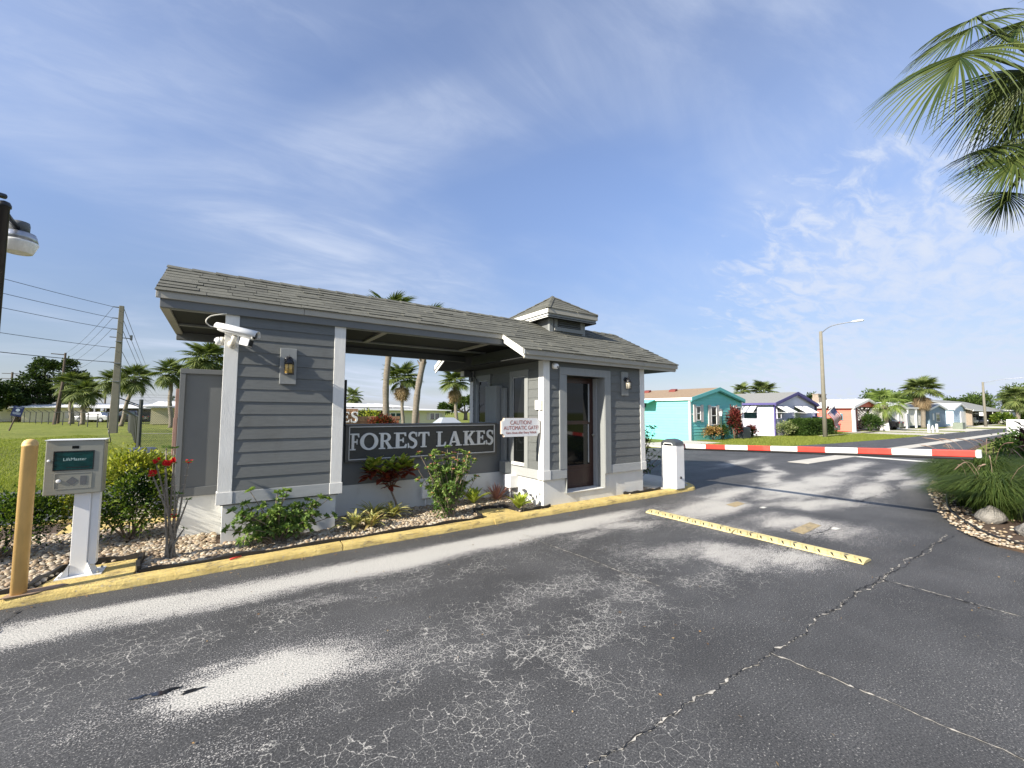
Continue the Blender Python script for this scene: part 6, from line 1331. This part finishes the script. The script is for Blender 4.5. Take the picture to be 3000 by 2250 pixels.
for x in (92.0, 94.2):
    for y in (8.0, 9.15): MB().tube([(x, y, .7), (x, y, 1.78)], .03, 6).build('post', m_dgrey, gc)
for x in (92.4, 94): [MB().tube([(x, y, .25), (x, y+.15, .25)], .25, 12).build('wheel', m_black, gc) for y in (7.98, 9.05)]
car('dark car facing out of the hall porch', 97, 8.6, 200, m_cblack)

# ------------------------------------------------------------------ right-hand bed
bedp = [(3.5, -5.4), (3.57, -4.9), (3.68, -4.65), (4.25, -4.28), (5.6, -3.85), (8.4, -3.16), (12.8, -2.5), (20, -1.6), (30, -.9), (42, -.1), (80, .0), (80, -30), (3.5, -30)]
struct(MB().prism(bedp, 'z', -.03, .030).build('garden_bed', m_soil)); gbed = bpy.data.objects['garden_bed']
struct(MB().poly([(9.5, -3.35, .034), (12.8, -2.75, .034), (20, -1.85, .034), (30, -1.15, .034), (42, -.4, .034), (80, -.2, .034), (80, -30, .034), (9.5, -30, .034)]).build('verge', m_lawn))
cand = []
for k in range(800):
    u = rng.random()**1.4; x = 3.6+u*6.4; ys_ = np.interp(x, [3.57, 3.68, 4.25, 5.6, 8.4, 12.8], [-4.9, -4.65, -4.28, -3.85, -3.16, -2.5]); y = ys_+.08-abs(rng.gauss(0, .30)); cand.append((x, y))
cand.sort(key=lambda p: (p[0]-cam_loc.x)**2+(p[1]-cam_loc.y)**2)
rest = np.array(cand); n = len(rest); sz = NPR.uniform(.012, .026, n); an = NPR.uniform(0, 6.28, n); ca, sa = np.cos(an), np.sin(an)
U = IV1[None]*np.stack([sz*1.3, sz, sz*.6], -1)[:, None, :]; Vx = U[..., 0]*ca[:, None]-U[..., 1]*sa[:, None]; Vy = U[..., 0]*sa[:, None]+U[..., 1]*ca[:, None]
VV = np.stack([Vx+rest[:, :1], Vy+rest[:, 1:2], U[..., 2]+.035+NPR.uniform(0, .015, (n, 1))], -1).reshape(-1, 3); o = mesh_np('pebbles', VV, (IF1[None]+(np.arange(n)*len(IV1))[:, None, None]).reshape(-1, 3), m_peb, gbed, True); o['kind'] = 'stuff'
ho = tag(MB().tube(smooth_path([(8.67, -3.40, .06), (7.47, -3.56, .05), (6.6, -3.72, .055), (5.92, -3.86, .05), (5.14, -4.10, .05), (4.49, -4.37, .05), (4.14, -4.56, .05), (3.91, -4.75, .05), (3.7, -5.1, .05)], 5), .020, 8).build('garden_hose', m_edging, None, True), 'black hose along the edge of the right-hand bed', 'hose')
for c, s, lab, sd in [((5.30, -4.42, .10), (.26, .16, .15), 'reddish-grey rock under the ornamental grass', 1), ((4.62, -4.95, .10), (.24, .2, .17), 'pale limestone rock at the right edge of the bed', 2)]:
    r = np.random.default_rng(sd); v = IV.copy(); v = v*(1+.16*np.sin(v[:, [1, 2, 0]]*4.3+sd)+.10*np.sin(v[:, [2, 0, 1]]*9+sd)+r.normal(0, .03, (len(v), 1))); v = v*np.array(s)+np.array(c); tag(mesh_np('garden_rock', v, IF, m_rock, None), lab, 'rock')
def fgrass(label, x, y, h_, spread, n, seed):
    r = np.random.default_rng(seed); t_ = thing('fountain_grass', label, 'grass', (x, y, .03), 'arching fountain grasses in the right-hand bed'); K = 6
    a = r.uniform(0, 6.283, n); rd = r.uniform(.25, 1, n)**.7*spread; hh = h_*r.uniform(.65, 1.1, n); b0 = r.normal(0, .07, (n, 2))
    us = np.linspace(0, 1, K+1); rr = rd[:, None]*us[None]**1.6; zz2 = hh[:, None]*(us[None]*2.1-us[None]**2*(1.15+.55*(rd/spread)[:, None])); w_ = (.0045*(1-us**2)+.0006)[None]*np.ones((n, 1))
    px = x+b0[:, :1]+rr*np.cos(a)[:, None]; py = y+b0[:, 1:]+rr*np.sin(a)[:, None]; sx_, sy_ = -np.sin(a)[:, None]*w_, np.cos(a)[:, None]*w_
    V = np.stack([np.stack([px+sx_, py+sy_, zz2+.03], -1), np.stack([px-sx_, py-sy_, zz2+.03], -1)], 2).reshape(-1, 3); V[:, 2] = np.maximum(V[:, 2], .02)
    base = np.arange(n)[:, None]*(2*(K+1))+2*np.arange(K)[None]; F = np.stack([base, base+1, base+3, base+2], -1).reshape(-1, 4); mesh_np('blades', V, F, lm_grass, t_)
    pl2 = MB(); q = random.Random(seed)
    for k in range(4):
        aa = q.uniform(0, 6.28); d = q.uniform(.3, .8)*spread; p0 = Vector((x, y, .1)); p1 = Vector((x+d*.5*math.cos(aa), y+d*.5*math.sin(aa), h_*1.0)); p2 = Vector((x+d*math.cos(aa), y+d*math.sin(aa), h_*(1.15 if q.random() < .6 else .8))); pth = smooth_path([p0, p1, p2], 5); pl2.tube(pth, [.0025]*7+[.008, .011, .009, .003], 5)
    pl2.build('seed_heads', lm_plume, t_, True)
fgrass('fountain grass clump nearest the road above the reddish rock', 5.75, -4.42, .85, 1.0, 3000, 1); fgrass('fountain grass clump at the right picture edge', 6.3, -5.1, 1.0, 1.1, 3000, 2); fgrass('big fountain grass clump under the barrier arm tip', 7.2, -4.15, 1.05, 1.1, 3200, 3)
fgrass('fountain grass clump beyond the barrier arm tip', 8.8, -4.1, 1.0, 1.1, 2600, 4); fgrass('fountain grass clump furthest along the bed', 10.2, -3.9, .9, 1.0, 2000, 5)
fgrass('fountain grass clump low behind the limestone rock', 5.3, -5.4, .8, .9, 1800, 6)
fgrass('fountain grass clump leaning out over the road edge', 8.1, -3.62, .9, 1.0, 2400, 7); fgrass('fountain grass clump at the bed edge beyond the arm tip', 9.7, -3.4, .8, .9, 1800, 8); fgrass('small fountain grass clump left of the reddish rock', 6.5, -4.05, .7, .8, 1800, 9)
bush('ti_plant', 'dark purple-red shrub at the right picture edge above the grasses', (10.8, -5.0, .95), (.6, .6, .5), 36, leafmat('leaf_ti_dark', (.022, .012, .012), (.085, .022, .02), .4, .1, (.03, .04, .012)), .24, .06, 61); bush('green_shrub', 'low bright green shrub beyond the ornamental grasses', (13.6, -4.1, .55), (1.1, .75, .55), 60, lm_mid, .09, .05, 62); bush('green_shrub', 'rounded green shrub right of the low bright one', (11.5, -4.4, .45), (.8, .6, .5), 44, lm_dur, .08, .045, 63)
rs_ = thing('direction_sign', 'white-framed grey sign with up arrow and lettering at the right edge', 'sign', (18, -3.9, 0)); m_sgrey = M('sign_grey', (.42, .43, .44), .5, .05, 5)
MB().box(18.0, 18.04, -4.95, -3.30, 1.13, 1.47).build('panel', m_sgrey, rs_)
for a, b_, c, d in [(-5.0, -3.25, 1.471, 1.51), (-5.0, -3.25, 1.09, 1.129)]: part(17.975, 18.05, a, b_, c, d, 'frame', m_wtrim, rs_, .01)
for a, b_ in [(-5.0, -4.951), (-3.299, -3.25)]: part(17.975, 18.05, a, b_, 1.13, 1.47, 'frame', m_wtrim, rs_, .01)
for y in (-3.75, -4.6): part(18.041, 18.12, y-.05, y+.05, 0, 1.4, 'post', m_wtrim, rs_, 0)
part(17.97, 18.0, -3.52, -3.42, .55, 1.085, 'lower_post', m_wtrim, rs_, 0)
MB().prism([(-3.405, 1.17), (-3.405, 1.335), (-3.35, 1.335), (-3.425, 1.425), (-3.50, 1.335), (-3.445, 1.335), (-3.445, 1.17)], 'x', 17.985, 17.999).build('arrow', m_wtrim, rs_)
text('RO', .17, (17.995, -3.56, 1.385), (R(90), 0, R(-90)), m_wtrim, rs_, 'lettering', .002, 'LEFT'); text('An', .17, (17.995, -3.56, 1.215), (R(90), 0, R(-90)), m_wtrim, rs_, 'lettering', .002, 'LEFT')

# ------------------------------------------------------------------ brick sign wall and house beyond the exit lane
bk = thing('brick_sign_wall', 'tan brick wall with white letters ES seen past the left pier', 'wall', (0, 11.4, 0)); MB().box(-2.4, 1.45, 11.33, 11.55, 0, 1.375).build('core', m_mortar, bk); MB().box(-2.4, -.235, 11.28, 11.5, 1.0, 1.72).build('panel_core', m_mortar, bk)
BM = bpy.data.meshes.new('brick'); q = MB().box(0, 1, 0, .06, 0, .062); BM.from_pydata(q.v, [], q.f); BM.materials.append(m_brick)
for k in range(7):
    x = -2.4-(.11 if k % 2 else 0)
    while x < 1.45: x1 = min(x+.225, 1.46); inst('brick', BM, bk, (max(x, -2.4), 11.31, .88+.072*k), None, (max(.03, x1-max(x, -2.4)-.012), 1, 1)); x += .225
BH = bpy.data.meshes.new('brick'); q = MB().box(0, .062, 0, .10, 0, .11); BH.from_pydata(q.v, [], q.f); BH.materials.append(m_brick)
x = -.2
while x < 1.42: inst('brick', BH, bk, (x, 11.30, 1.385)); x += .073
for k in range(9):
    x = -2.4-(.11 if k % 2 else 0)
    while x < -.24: x1 = min(x+.225, -.225); inst('brick', BM, bk, (max(x, -2.4), 11.255, 1.03+.072*k), None, (max(.03, x1-max(x, -2.4)-.012), 1, 1)); x += .225
x = -2.4
while x < -.25: inst('brick', BH, bk, (x, 11.25, 1.68)); x += .073
glyph('E', -.80, 11.235, 1.27, .40, .04, m_wtrim, bk, .95); glyph('S', -.485, 11.235, 1.27, .40, .04, m_wtrim, bk, .95)
bush('croton_bush', 'dark red croton spilling over the brick wall', (.72, 11.0, 1.12), (.50, .3, .30), 30, lm_crot_r, .13, .05, 71); bush('yellow_shrub', 'yellow-green shrub behind the brick wall', (.55, 12.4, 1.25), (.45, .35, .45), 26, lm_gold, .10, .05, 72)
h = thing('mobile_home', 'pale yellow mobile home with white flat roof behind the sign opening', 'house', (14, 49, 0)); m_pyel = wallmat('pale_yellow', (.60, .58, .40))
part(4, 20.0, 46, 54, 0, 1.85, 'wall', m_pyel, h, 0); MB().hexa([(-4, 45.4, 1.85), (20.6, 45.4, 1.80), (20.6, 54.6, 1.80), (-4, 54.6, 1.85), (-4, 45.4, 2.04), (20.6, 45.4, 1.92), (20.6, 54.6, 2.1), (-4, 54.6, 2.2)]).build('roof', m_wtrim, h)
MB().hexa([(-6, 50, 2.25), (17.2, 50, 2.25), (17.2, 58, 2.25), (-6, 58, 2.25), (-6, 50, 2.35), (17.0, 50, 2.32), (14, 56, 2.85), (-6, 56, 2.95)]).build('upper_roof', m_wtrim, h)
for x in (-2, 3, 8.2, 14.2, 16.6): part(x, x+.15, 50.2, 50.35, 1.9, 2.25, 'roof_post', m_wtrim, h, 0)
for x0 in (12.62, 17.85):
    w_ = MB().box(x0, x0+1.25, 45.96, 46.01, .68, 1.48).build('window', m_pane, h); part(x0-.08, x0, 45.93, 46.0, .6, 1.56, 'frame', m_wtrim, w_, 0); part(x0+1.25, x0+1.33, 45.93, 46.0, .6, 1.56, 'frame', m_wtrim, w_, 0); part(x0+.57, x0+.68, 45.93, 46.0, .68, 1.48, 'frame', m_wtrim, w_, 0); part(x0, x0+1.25, 45.935, 46.0, 1.481, 1.56, 'frame', m_wtrim, w_, 0)
    part(x0-.48, x0-.1, 45.95, 46.0, .62, 1.54, 'shutter', m_shutter, w_, 0); part(x0+1.36, x0+1.66, 45.95, 46.0, .62, 1.54, 'shutter', m_shutter, w_, 0)
part(15.7, 16.35, 45.95, 46.0, .1, 1.6, 'door', M('door_pink', (.55, .32, .28), .6), h, 0); part(8.8, 11.6, 45.95, 46.0, .2, 1.75, 'porch_opening', m_soffit, h, 0)
gb = thing('vent_cabinet', 'grey hip-topped metal cabinet seen over the sign near the booth', 'cabinet', (1.6, 7.05, 0)); m_galv = M('galvanised', (.42, .45, .47), .4, .06, 5, metal=.3)
MB().box(1.25, 1.95, 6.8, 7.4, 0, 1.30).build('body', m_galv, gb); MB().hexa([(1.2, 6.75, 1.30), (2.0, 6.75, 1.30), (2.0, 7.45, 1.30), (1.2, 7.45, 1.30), (1.38, 6.98, 1.50), (1.78, 6.98, 1.50), (1.78, 7.22, 1.50), (1.38, 7.22, 1.50)]).build('hip_lid', m_galv, gb)

# ------------------------------------------------------------------ left background
FPATH = [Vector((-7.1, 15.4)), Vector((-11.2, 43)), Vector((-13.7, 50.3)), Vector((-19.8, 64.2)), Vector((-28, 82)), Vector((-45, 112))]
fn = thing('chain_link_fence', 'black chain link fence with barbed wire arms running into the distance', 'fence', (-7.1, 15.4, 0))
def fpost(p, h_, arm, r0, par):
    MB().tube([(p.x, p.y, -.05), (p.x, p.y, h_)], r0, 6).build('post', m_chain, par); d = Vector((-.45, .0))*arm; MB().tube([(p.x, p.y, h_-.08), (p.x+d.x, p.y+d.y, h_+.28*arm)], r0*.6, 5).build('barb_arm', m_chain, par)
cum = []
for a, b_ in zip(FPATH, FPATH[1:]):
    n = max(1, int((b_-a).length/2.6))
    for k in range(n): cum.append((a.lerp(b_, k/n), 0))
hts = []
for k, (p, _) in enumerate(cum):
    dd = (p-Vector((-4.6, -5.7))).length; h_ = 1.85 if dd < 24 else 1.45; hts.append(h_)
    if k > 0: fpost(p, h_, 1, .03 if dd < 40 else .045, fn)
for (p, _), (q, _), ha, hb in zip(cum, cum[1:], hts, hts[1:]): MB().tube([(p.x, p.y, ha-.02), (q.x, q.y, hb-.02)], .02, 4).build('rail', m_chain, fn)
wm = MB()
for (p, _), (q, _), ha in list(zip(cum, cum[1:], hts))[:10]:
    L = (q-p).length; u = (q-p)/L; k = -ha
    while k < L:
        for dn in (1, -1):
            lo, hi = (max(0, -k), min(ha, L-k)) if dn > 0 else (max(0, k+ha-L), min(ha, k+ha))
            if hi > lo:
                c0 = k+lo if dn > 0 else k+ha-lo; c1 = k+hi if dn > 0 else k+ha-hi; a_, b_ = p+u*c0, p+u*c1; wm.tube([(a_.x, a_.y, lo), (b_.x, b_.y, hi)], .004, 3, False)
        k += .10
wm.build('mesh', m_chain, fn)
gt = thing('chain_link_gate', 'chain link gate panel with dark corner post next to the wing wall', 'gate', (-7.0, 15.3, 0)); a_, b_ = Vector((-7.1, 15.2)), Vector((-3.9, 13.2)); L = (b_-a_).length; u = (b_-a_)/L
MB().tube([(a_.x, a_.y, -.05), (a_.x, a_.y, 2.1)], .06, 8).build('post', m_chain, gt); MB().tube([(b_.x, b_.y, -.05), (b_.x, b_.y, 1.9)], .04, 8).build('post', m_chain, gt)
for z in (1.83, .83, .12): MB().tube([(a_.x, a_.y, z), (b_.x, b_.y, z)], .022 if z > 1 else .010, 6).build('rail', m_chain, gt)
for k, (z, dx, dz) in enumerate(((1.85, -.62, .30), (1.80, -.40, .18))): MB().tube([(a_.x, a_.y, z), (a_.x+dx, a_.y-.1, z+dz)], .02, 5).build('barb_arm', m_chain, gt)
wm = MB(); k = -1.8; hv = 1.8
while k < L:
    for dn in (1, -1):
        lo, hi = (max(0, -k), min(hv, L-k)) if dn > 0 else (max(0, k+hv-L), min(hv, k+hv))
        if hi > lo:
            c0 = k+lo if dn > 0 else k+hv-lo; c1 = k+hi if dn > 0 else k+hv-hi; p, q = a_+u*c0, a_+u*c1; wm.tube([(p.x, p.y, lo), (q.x, q.y, hi)], .0035, 3, False)
    k += .085
for z in (1.98, 2.1, 2.2): wm.tube([(a_.x-.3, a_.y, z+.08), (b_.x, b_.y, z)], .004, 3, False)
wm.build('mesh', m_chain, gt)

up_ = thing('utility_pole', 'tall tapered concrete utility pole on the left lawn', 'utility pole', (-11.45, 38.5, -.1)); MB().hexa([(-11.70, 38.25, -.2), (-11.20, 38.25, -.2), (-11.20, 38.75, -.2), (-11.70, 38.75, -.2), (-11.56, 38.39, 9.85), (-11.28, 38.39, 9.85), (-11.28, 38.61, 9.85), (-11.56, 38.61, 9.85)]).build('shaft', m_concpole, up_, bevel=.02)
ATT = [9.71, 8.84, 7.98, 6.53, 5.39]
for z in ATT: MB().tube([(-11.5, 38.5, z), (-11.9, 38.45, z)], [.05, .035], 6).build('insulator', m_dgrey, up_)
MB().tube([(-12.0, 38.5, 7.35), (-10.7, 38.5, 7.33)], .035, 6).build('crossarm', m_dgrey, up_); MB().tube([(-10.75, 38.5, 7.2), (-10.75, 38.5, 7.6)], .08, 8).build('insulator', m_dgrey, up_)
for z in (5.3, 3.9, 7.0): MB().box(-11.72+.013*z, -11.19-.013*z, 38.23, 38.77, z, z+.03).build('strap', m_alum, up_)
def wire(a, b_, sag, r0, label):
    a, b_ = Vector(a), Vector(b_); pts = [a.lerp(b_, k/18)-Vector((0, 0, sag*4*(k/18)*(1-k/18))) for k in range(19)]; return tag(MB().tube(pts, r0, 4).build('overhead_wire', m_wire, None), label, 'wire', 'overhead wires')
for z, sg_, nm in zip(ATT, (.35, .35, .35, .4, .4), ('topmost', 'second highest', 'third', 'fourth', 'lowest')): wire((-11.9, 38.45, z), (-24.5, 15.3, z+.1), sg_, .016 if z > 6 else .022, f'{nm} wire running from the concrete pole out of the left edge')
for k, z in enumerate((9.71, 8.84, 7.98, 6.5)): wire((-11.9, 38.5, z), (-21.9, 72, 8.9-.8*k), .5, .013, ('highest', 'second', 'third', 'lowest')[k]+' wire from the concrete pole back to the wooden pole')
for k, z in enumerate((9.7, 8.8, 8.0, 6.4, 5.3)): wire((-11.3, 38.5, z), (-22.9-.5*k, 188, 8.2-.9*k), 1.2, .02, ('highest', 'second', 'third', 'fourth', 'lowest')[k]+' wire falling away right of the concrete pole')
wp_ = thing('utility_pole', 'tall wooden utility pole of the twin poles by the trees', 'utility pole', (-21.95, 72, 0), 'wooden poles'); MB().tube([(-21.95, 72, -.1), (-21.7, 72, 9.1)], [.17, .11], 8).build('shaft', m_woodpole, wp_); MB().tube([(-23.0, 72, 8.9), (-21.7, 72, 8.85)], .06, 6).build('crossarm', m_woodpole, wp_)
wp2 = thing('utility_pole', 'short wooden stub pole leaning beside the tall one', 'utility pole', (-21.2, 67.5, 0), 'wooden poles'); MB().tube([(-21.25, 67.5, -.1), (-20.75, 67.5, 5.1)], [.17, .13], 8).build('shaft', m_woodpole, wp2)
for x, y, h_, lab in [(-25.7, 120, 7.6, 'distant wooden pole with crossarms right of the trees'), (-39.5, 120, 9.2, 'distant wooden pole with crossarms left of the trees')]:
    t_ = thing('utility_pole', lab, 'utility pole', (x, y, 0), 'wooden poles'); MB().tube([(x, y, 0), (x, y, h_)], .16, 6).build('shaft', m_woodpole, t_)
    for z in (h_-.3, h_-1.3, h_-2.2): MB().tube([(x-1.4, y, z), (x+1.4, y, z)], .06, 5).build('crossarm', m_woodpole, t_)
bs = thing('notice_sign', 'tilted dark blue notice board with white emblem on the left lawn', 'sign', (-18.7, 45.4, 0)); m_navy = M('navy', (.012, .022, .095), .4, .1, 4); m_pale = M('pale_blue', (.45, .52, .62), .5, .05, 6)
MB().tube([(-18.75, 45.45, -.1), (-18.42, 45.45, 1.15)], .05, 6).build('post', m_woodpole, bs)
Mx = Matrix.Translation((-18.33, 45.40, 1.57)) @ Matrix.Rotation(R(13), 4, 'Y')
def trans(mb): mb.v = [(Mx @ Vector(v))[:] for v in mb.v]; return mb
trans(MB().box(-.31, .31, -.02, .02, -.41, .41)).build('panel', m_navy, bs); trans(MB().lathe([(.12, 0), (.12, .006), (.01, .007)], 18, (0, -.021, .10), (0, -1, 0))).build('emblem', m_pale, bs)
for z, w2 in ((.30, .20), (-.12, .22), (-.19, .24), (-.25, .2)): trans(MB().box(-w2, w2, -.026, -.021, z, z+.025)).build('text_line', m_pale, bs)

m_hcream = wallmat('cream_wall', (.60, .54, .36)); 
h = thing('mobile_home', 'cream mobile home with white roof behind the left fence', 'house', (-22, 84, 0)); part(-27.5, -20.8, 81, 88, 0, 2.0, 'wall', m_hcream, h, 0); MB().hexa([(-28.5, 80.4, 1.95), (-20.2, 80.4, 2.05), (-20.2, 89, 2.05), (-28.5, 89, 1.95), (-28.5, 80.4, 2.1), (-20.2, 80.4, 2.2), (-20.2, 85, 2.75), (-28.5, 85, 2.6)]).build('roof', m_wtrim, h); part(-23.3, -21.8, 80.95, 81, .5, 1.5, 'window', m_shutter, h, 0); part(-22.9, -22.7, 80.93, 80.96, .5, 1.5, 'window_frame', m_pane, h, 0)
h = thing('carport', 'wide white-roofed carport beside the cream home on the left', 'carport', (-17, 84, 0)); MB().hexa([(-20.2, 79, 1.95), (-12.5, 79, 2.0), (-12.5, 90, 2.0), (-20.2, 90, 1.95), (-20.2, 79, 2.08), (-12.5, 79, 2.12), (-12.5, 85, 2.75), (-20.2, 85, 2.7)]).build('roof', m_wtrim, h)
for x in (-20, -16.5, -12.8): part(x, x+.15, 79.2, 79.35, 0, 1.95, 'post', m_wtrim, h, 0)
part(-19.8, -12.6, 86, 86.2, 0, 1.95, 'rear_wall', m_hcream, h, 0); part(-15.5, -12.6, 80.5, 86, 0, 1.4, 'screen_wall', m_dgrey, h, 0)
h = thing('mobile_home', 'pale house with grey porch seen through the chain link gate', 'house', (-9, 62, 0)); part(-11.8, -6, 62, 68, 0, 2.0, 'wall', m_hcream, h, 0); MB().hexa([(-12.2, 61.4, 2.0), (-5.6, 61.4, 2.0), (-5.6, 68.6, 2.0), (-12.2, 68.6, 2.0), (-12.2, 61.4, 2.12), (-5.6, 61.4, 2.12), (-6.5, 65, 2.9), (-11.4, 65, 2.9)]).build('roof', m_wtrim, h); part(-9.2, -6.2, 59.5, 61.95, 1.85, 1.97, 'porch_roof', m_dgrey, h, 0); part(-9.0, -7.4, 60, 61.9, 0, 1.1, 'porch_wall', m_lid, h, 0)
for x in (-9.1, -6.4): part(x, x+.12, 59.6, 59.72, 0, 1.85, 'porch_post', m_wtrim, h, 0)
h = thing('mobile_home', 'white-roofed home at the far left behind the trees', 'house', (-33, 88, 0)); part(-38, -29.5, 86, 93, 0, 1.9, 'wall', m_wtrim, h, 0); part(-38.6, -28.8, 85, 94, 1.95, 2.2, 'roof', m_wtrim, h, 0); part(-35, -33, 85.95, 86, .6, 1.4, 'window', m_pane, h, 0)

def tree(label, base, h_, crown, nl, leafm, L, seed, tr=.4, cat='tree', group='broadleaf trees', name='oak_tree'):
    t_ = thing(name, label, cat, base, group); q = random.Random(seed); bx, by = base[0], base[1]; tips = []; mb = MB(); fork = Vector((bx, by, h_*.28)); mb.tube([(bx, by, -.1), (bx+.05, by, h_*.12), fork], [tr*1.25, tr, tr*.9], 9)
    for c in crown:
        e_ = Vector((bx+c[0], by+c[1], c[2])); m_ = fork.lerp(e_, .5)+Vector((q.uniform(-.3, .3), 0, q.uniform(-.1, .4))); mb.tube(smooth_path([fork, m_, e_], 4), [tr*.55*(1-.09*k) for k in range(9)], 6)
    mb.build('trunk', m_bark, t_, True); Ps, Ds = [], []
    for k, c in enumerate(crown):
        P, D = clumps((bx+c[0], by+c[1], c[2]), (c[3], c[3], c[3]*.72), 26, nl//26, (c[3]*.15,)*3, seed+k, -.7, (.55, 1.0)); Ps.append(P); Ds.append(D)
    P, D = np.concatenate(Ps), np.concatenate(Ds); leaf_mesh('crown', P, D, NPR.uniform(.7, 1.2, len(P))*L, L*.55, leafm, t_, seed=seed); return t_
tree('large dark oak with limbs showing at the left', (-26.5, 85, -.05), 9, [(-1.5, 0, 5.6, 2.0), (0, 0, 7.6, 1.8), (2, 0, 7.9, 1.7), (3.6, 0, 6.2, 1.6), (1.5, 0, 5.2, 2.0), (-3, 0, 4.2, 1.6), (4.2, 0, 4.4, 1.5), (-.4, -.5, 3.6, 1.7), (2.6, 0, 3.4, 1.5)], 1040, lm_oak, .42, 81, .42)
tree('rounded oak at the far left edge', (-31, 82, -.05), 6, [(0, 0, 4.2, 2.0), (-2.2, 0, 4.8, 1.9), (1.8, 0, 3.4, 1.6), (-1, 0, 2.6, 1.8), (2.5, 0, 2.4, 1.3)], 1040, lm_oak, .42, 82, .45); tree('small tree between the oaks on the left', (-29.2, 86, -.05), 4, [(0, 0, 3.2, 1.3), (1.0, 0, 2.6, 1.1), (-1, 0, 2.8, 1.1)], 800, lm_oak, .35, 83, .3)
lm_tr = leafmat('leaf_tree_right', (.028, .058, .012), (.085, .125, .025), .5, .15)
for lab, b_, cr_, sd in [('broad green tree behind the coral home roof', (110, 25, 0), [(0, 0, 4.3, 2.6), (4, 0, 4.8, 2.5), (-3.5, 0, 3.3, 2.2), (8, 0, 4.2, 2.6)], 84), ('wide green tree behind the white carport', (121, 23, 0), [(0, 0, 4.2, 2.8), (4.5, 0, 3.9, 2.6), (-4, 0, 3.8, 2.4)], 85), ('dark tree line behind the hall', (158, 17, 0), [(-8, 0, 3.9, 2.6), (0, 0, 4.3, 3), (6, 0, 4.8, 3), (-16, 2, 3.5, 2.4)], 86),
                         ('tall tree at the far right edge', (150, 9, 0), [(0, 0, 5.2, 3.2), (6, 0, 6.2, 3.4), (12, -2, 6.6, 3.6), (-5, 0, 4.0, 2.6), (3, 0, 3, 2.6)], 87), ('tree masses at the right end of the street', (166, 6, 0), [(0, 0, 5.2, 3.4), (6, 0, 6.0, 3.6), (12, -1, 6.5, 3.6)], 88), ('tree seen past the booth rear corner', (38, 74, -.05), [(0, 0, 3.3, 1.9), (2.3, 0, 4.0, 1.6), (-2.5, 0, 2.5, 1.4), (-5, 0, 2.2, 1.2)], 89)]:
    tree(lab, b_, 5, cr_, 910, lm_tr, .55, sd, .4)
tree('small dark tree top behind the chimney', (75, 24, 0), 4, [(0, 0, 3.6, 1.4), (2, 0, 3.4, 1.2)], 520, lm_oak, .4, 90, .3)
cf = thing('conifer', 'small grey-green pointed conifer beyond the gate', 'tree', (-11.6, 90, 0)); P, D = [], []
for k in range(420):
    u = rng.random(); a = rng.random()*6.28; rr = (1-u)*.9+.05; P.append((-11.6+rr*math.cos(a), 90+rr*math.sin(a), .8+u*3.4)); D.append((math.cos(a), math.sin(a), .2))
leaf_mesh('crown', np.array(P), np.array(D), .45, .16, leafmat('leaf_conifer', (.05, .08, .06), (.10, .14, .10)), cf, seed=5); MB().tube([(-11.6, 90, -.1), (-11.6, 90, 3.6)], [.15, .04], 6).build('trunk', m_bark, cf)

# dry leaf litter along kerb and cracks
n = 260; lx = np.concatenate([NPR.uniform(-6.5, 4.0, 170), NPR.uniform(-5, 4, 90)]); ly = np.concatenate([-.27-np.abs(NPR.normal(0, .10, 170)), NPR.uniform(-5, -.5, 90)])
a = NPR.uniform(0, 6.283, n); o = leaf_mesh('leaf_litter', np.stack([lx, ly, np.full(n, .009)], -1), np.stack([np.cos(a), np.sin(a), np.full(n, .05)], -1), NPR.uniform(.012, .035, n), .011, leafmat('dry_leaf', (.16, .085, .035), (.34, .24, .12), .8, .1), None, .12, .0, 7); o['kind'] = 'stuff'; o['label'] = 'dry leaf litter scattered on the asphalt'
# ------------------------------------------------------------------ grass blades on the nearer lawns
def blades(name, n, sampler, parent=None, h0=.03, h1=.075):
    x, y, z = sampler(n); n = len(x); a = NPR.uniform(0, 6.283, n); h_ = NPR.uniform(h0, h1, n); w_ = h_*.10+.002; lx, ly = NPR.normal(0, .4, n)*h_, NPR.normal(0, .4, n)*h_
    V = np.stack([np.stack([x-np.cos(a)*w_, y-np.sin(a)*w_, z], -1), np.stack([x+np.cos(a)*w_, y+np.sin(a)*w_, z], -1), np.stack([x+lx, y+ly, z+h_], -1)], 1).reshape(-1, 3)
    o = mesh_np(name, V, np.arange(3*n).reshape(-1, 3), leafmat('lawn_blade', (.12, .16, .024), (.28, .30, .065), .6, .3), parent); o['kind'] = 'stuff'; return o
def sL(n):
    y = 7.45+NPR.random(n)**1.8*24; x = -4.2-(y-7.45)*.32-NPR.random(n)*(6+(y-7)*.55); return x, y, mound(x, y)
blades('grass', 110000, sL, None, .035, .085)
def sR(n):
    x = NPR.uniform(14.5, 60, n); lo = np.interp(x, [14.5, 17.1, 19.1, 24, 33, 70], [7.0, 6.05, 4.45, 3.95, 3.55, 3.2]); y = lo+NPR.random(n)*(9.3-lo); k = ~((x > 13.6) & (x < 18.9) & (y > 7.4)); k &= ~((x > 41) & (x < 45.5)); k &= ~((x > 47) & (x < 52.5)) & ~((x > 55) & (x < 61)); return x[k], y[k], np.full(k.sum(), -.05)
blades('grass', 90000, sR, None, .07, .13)
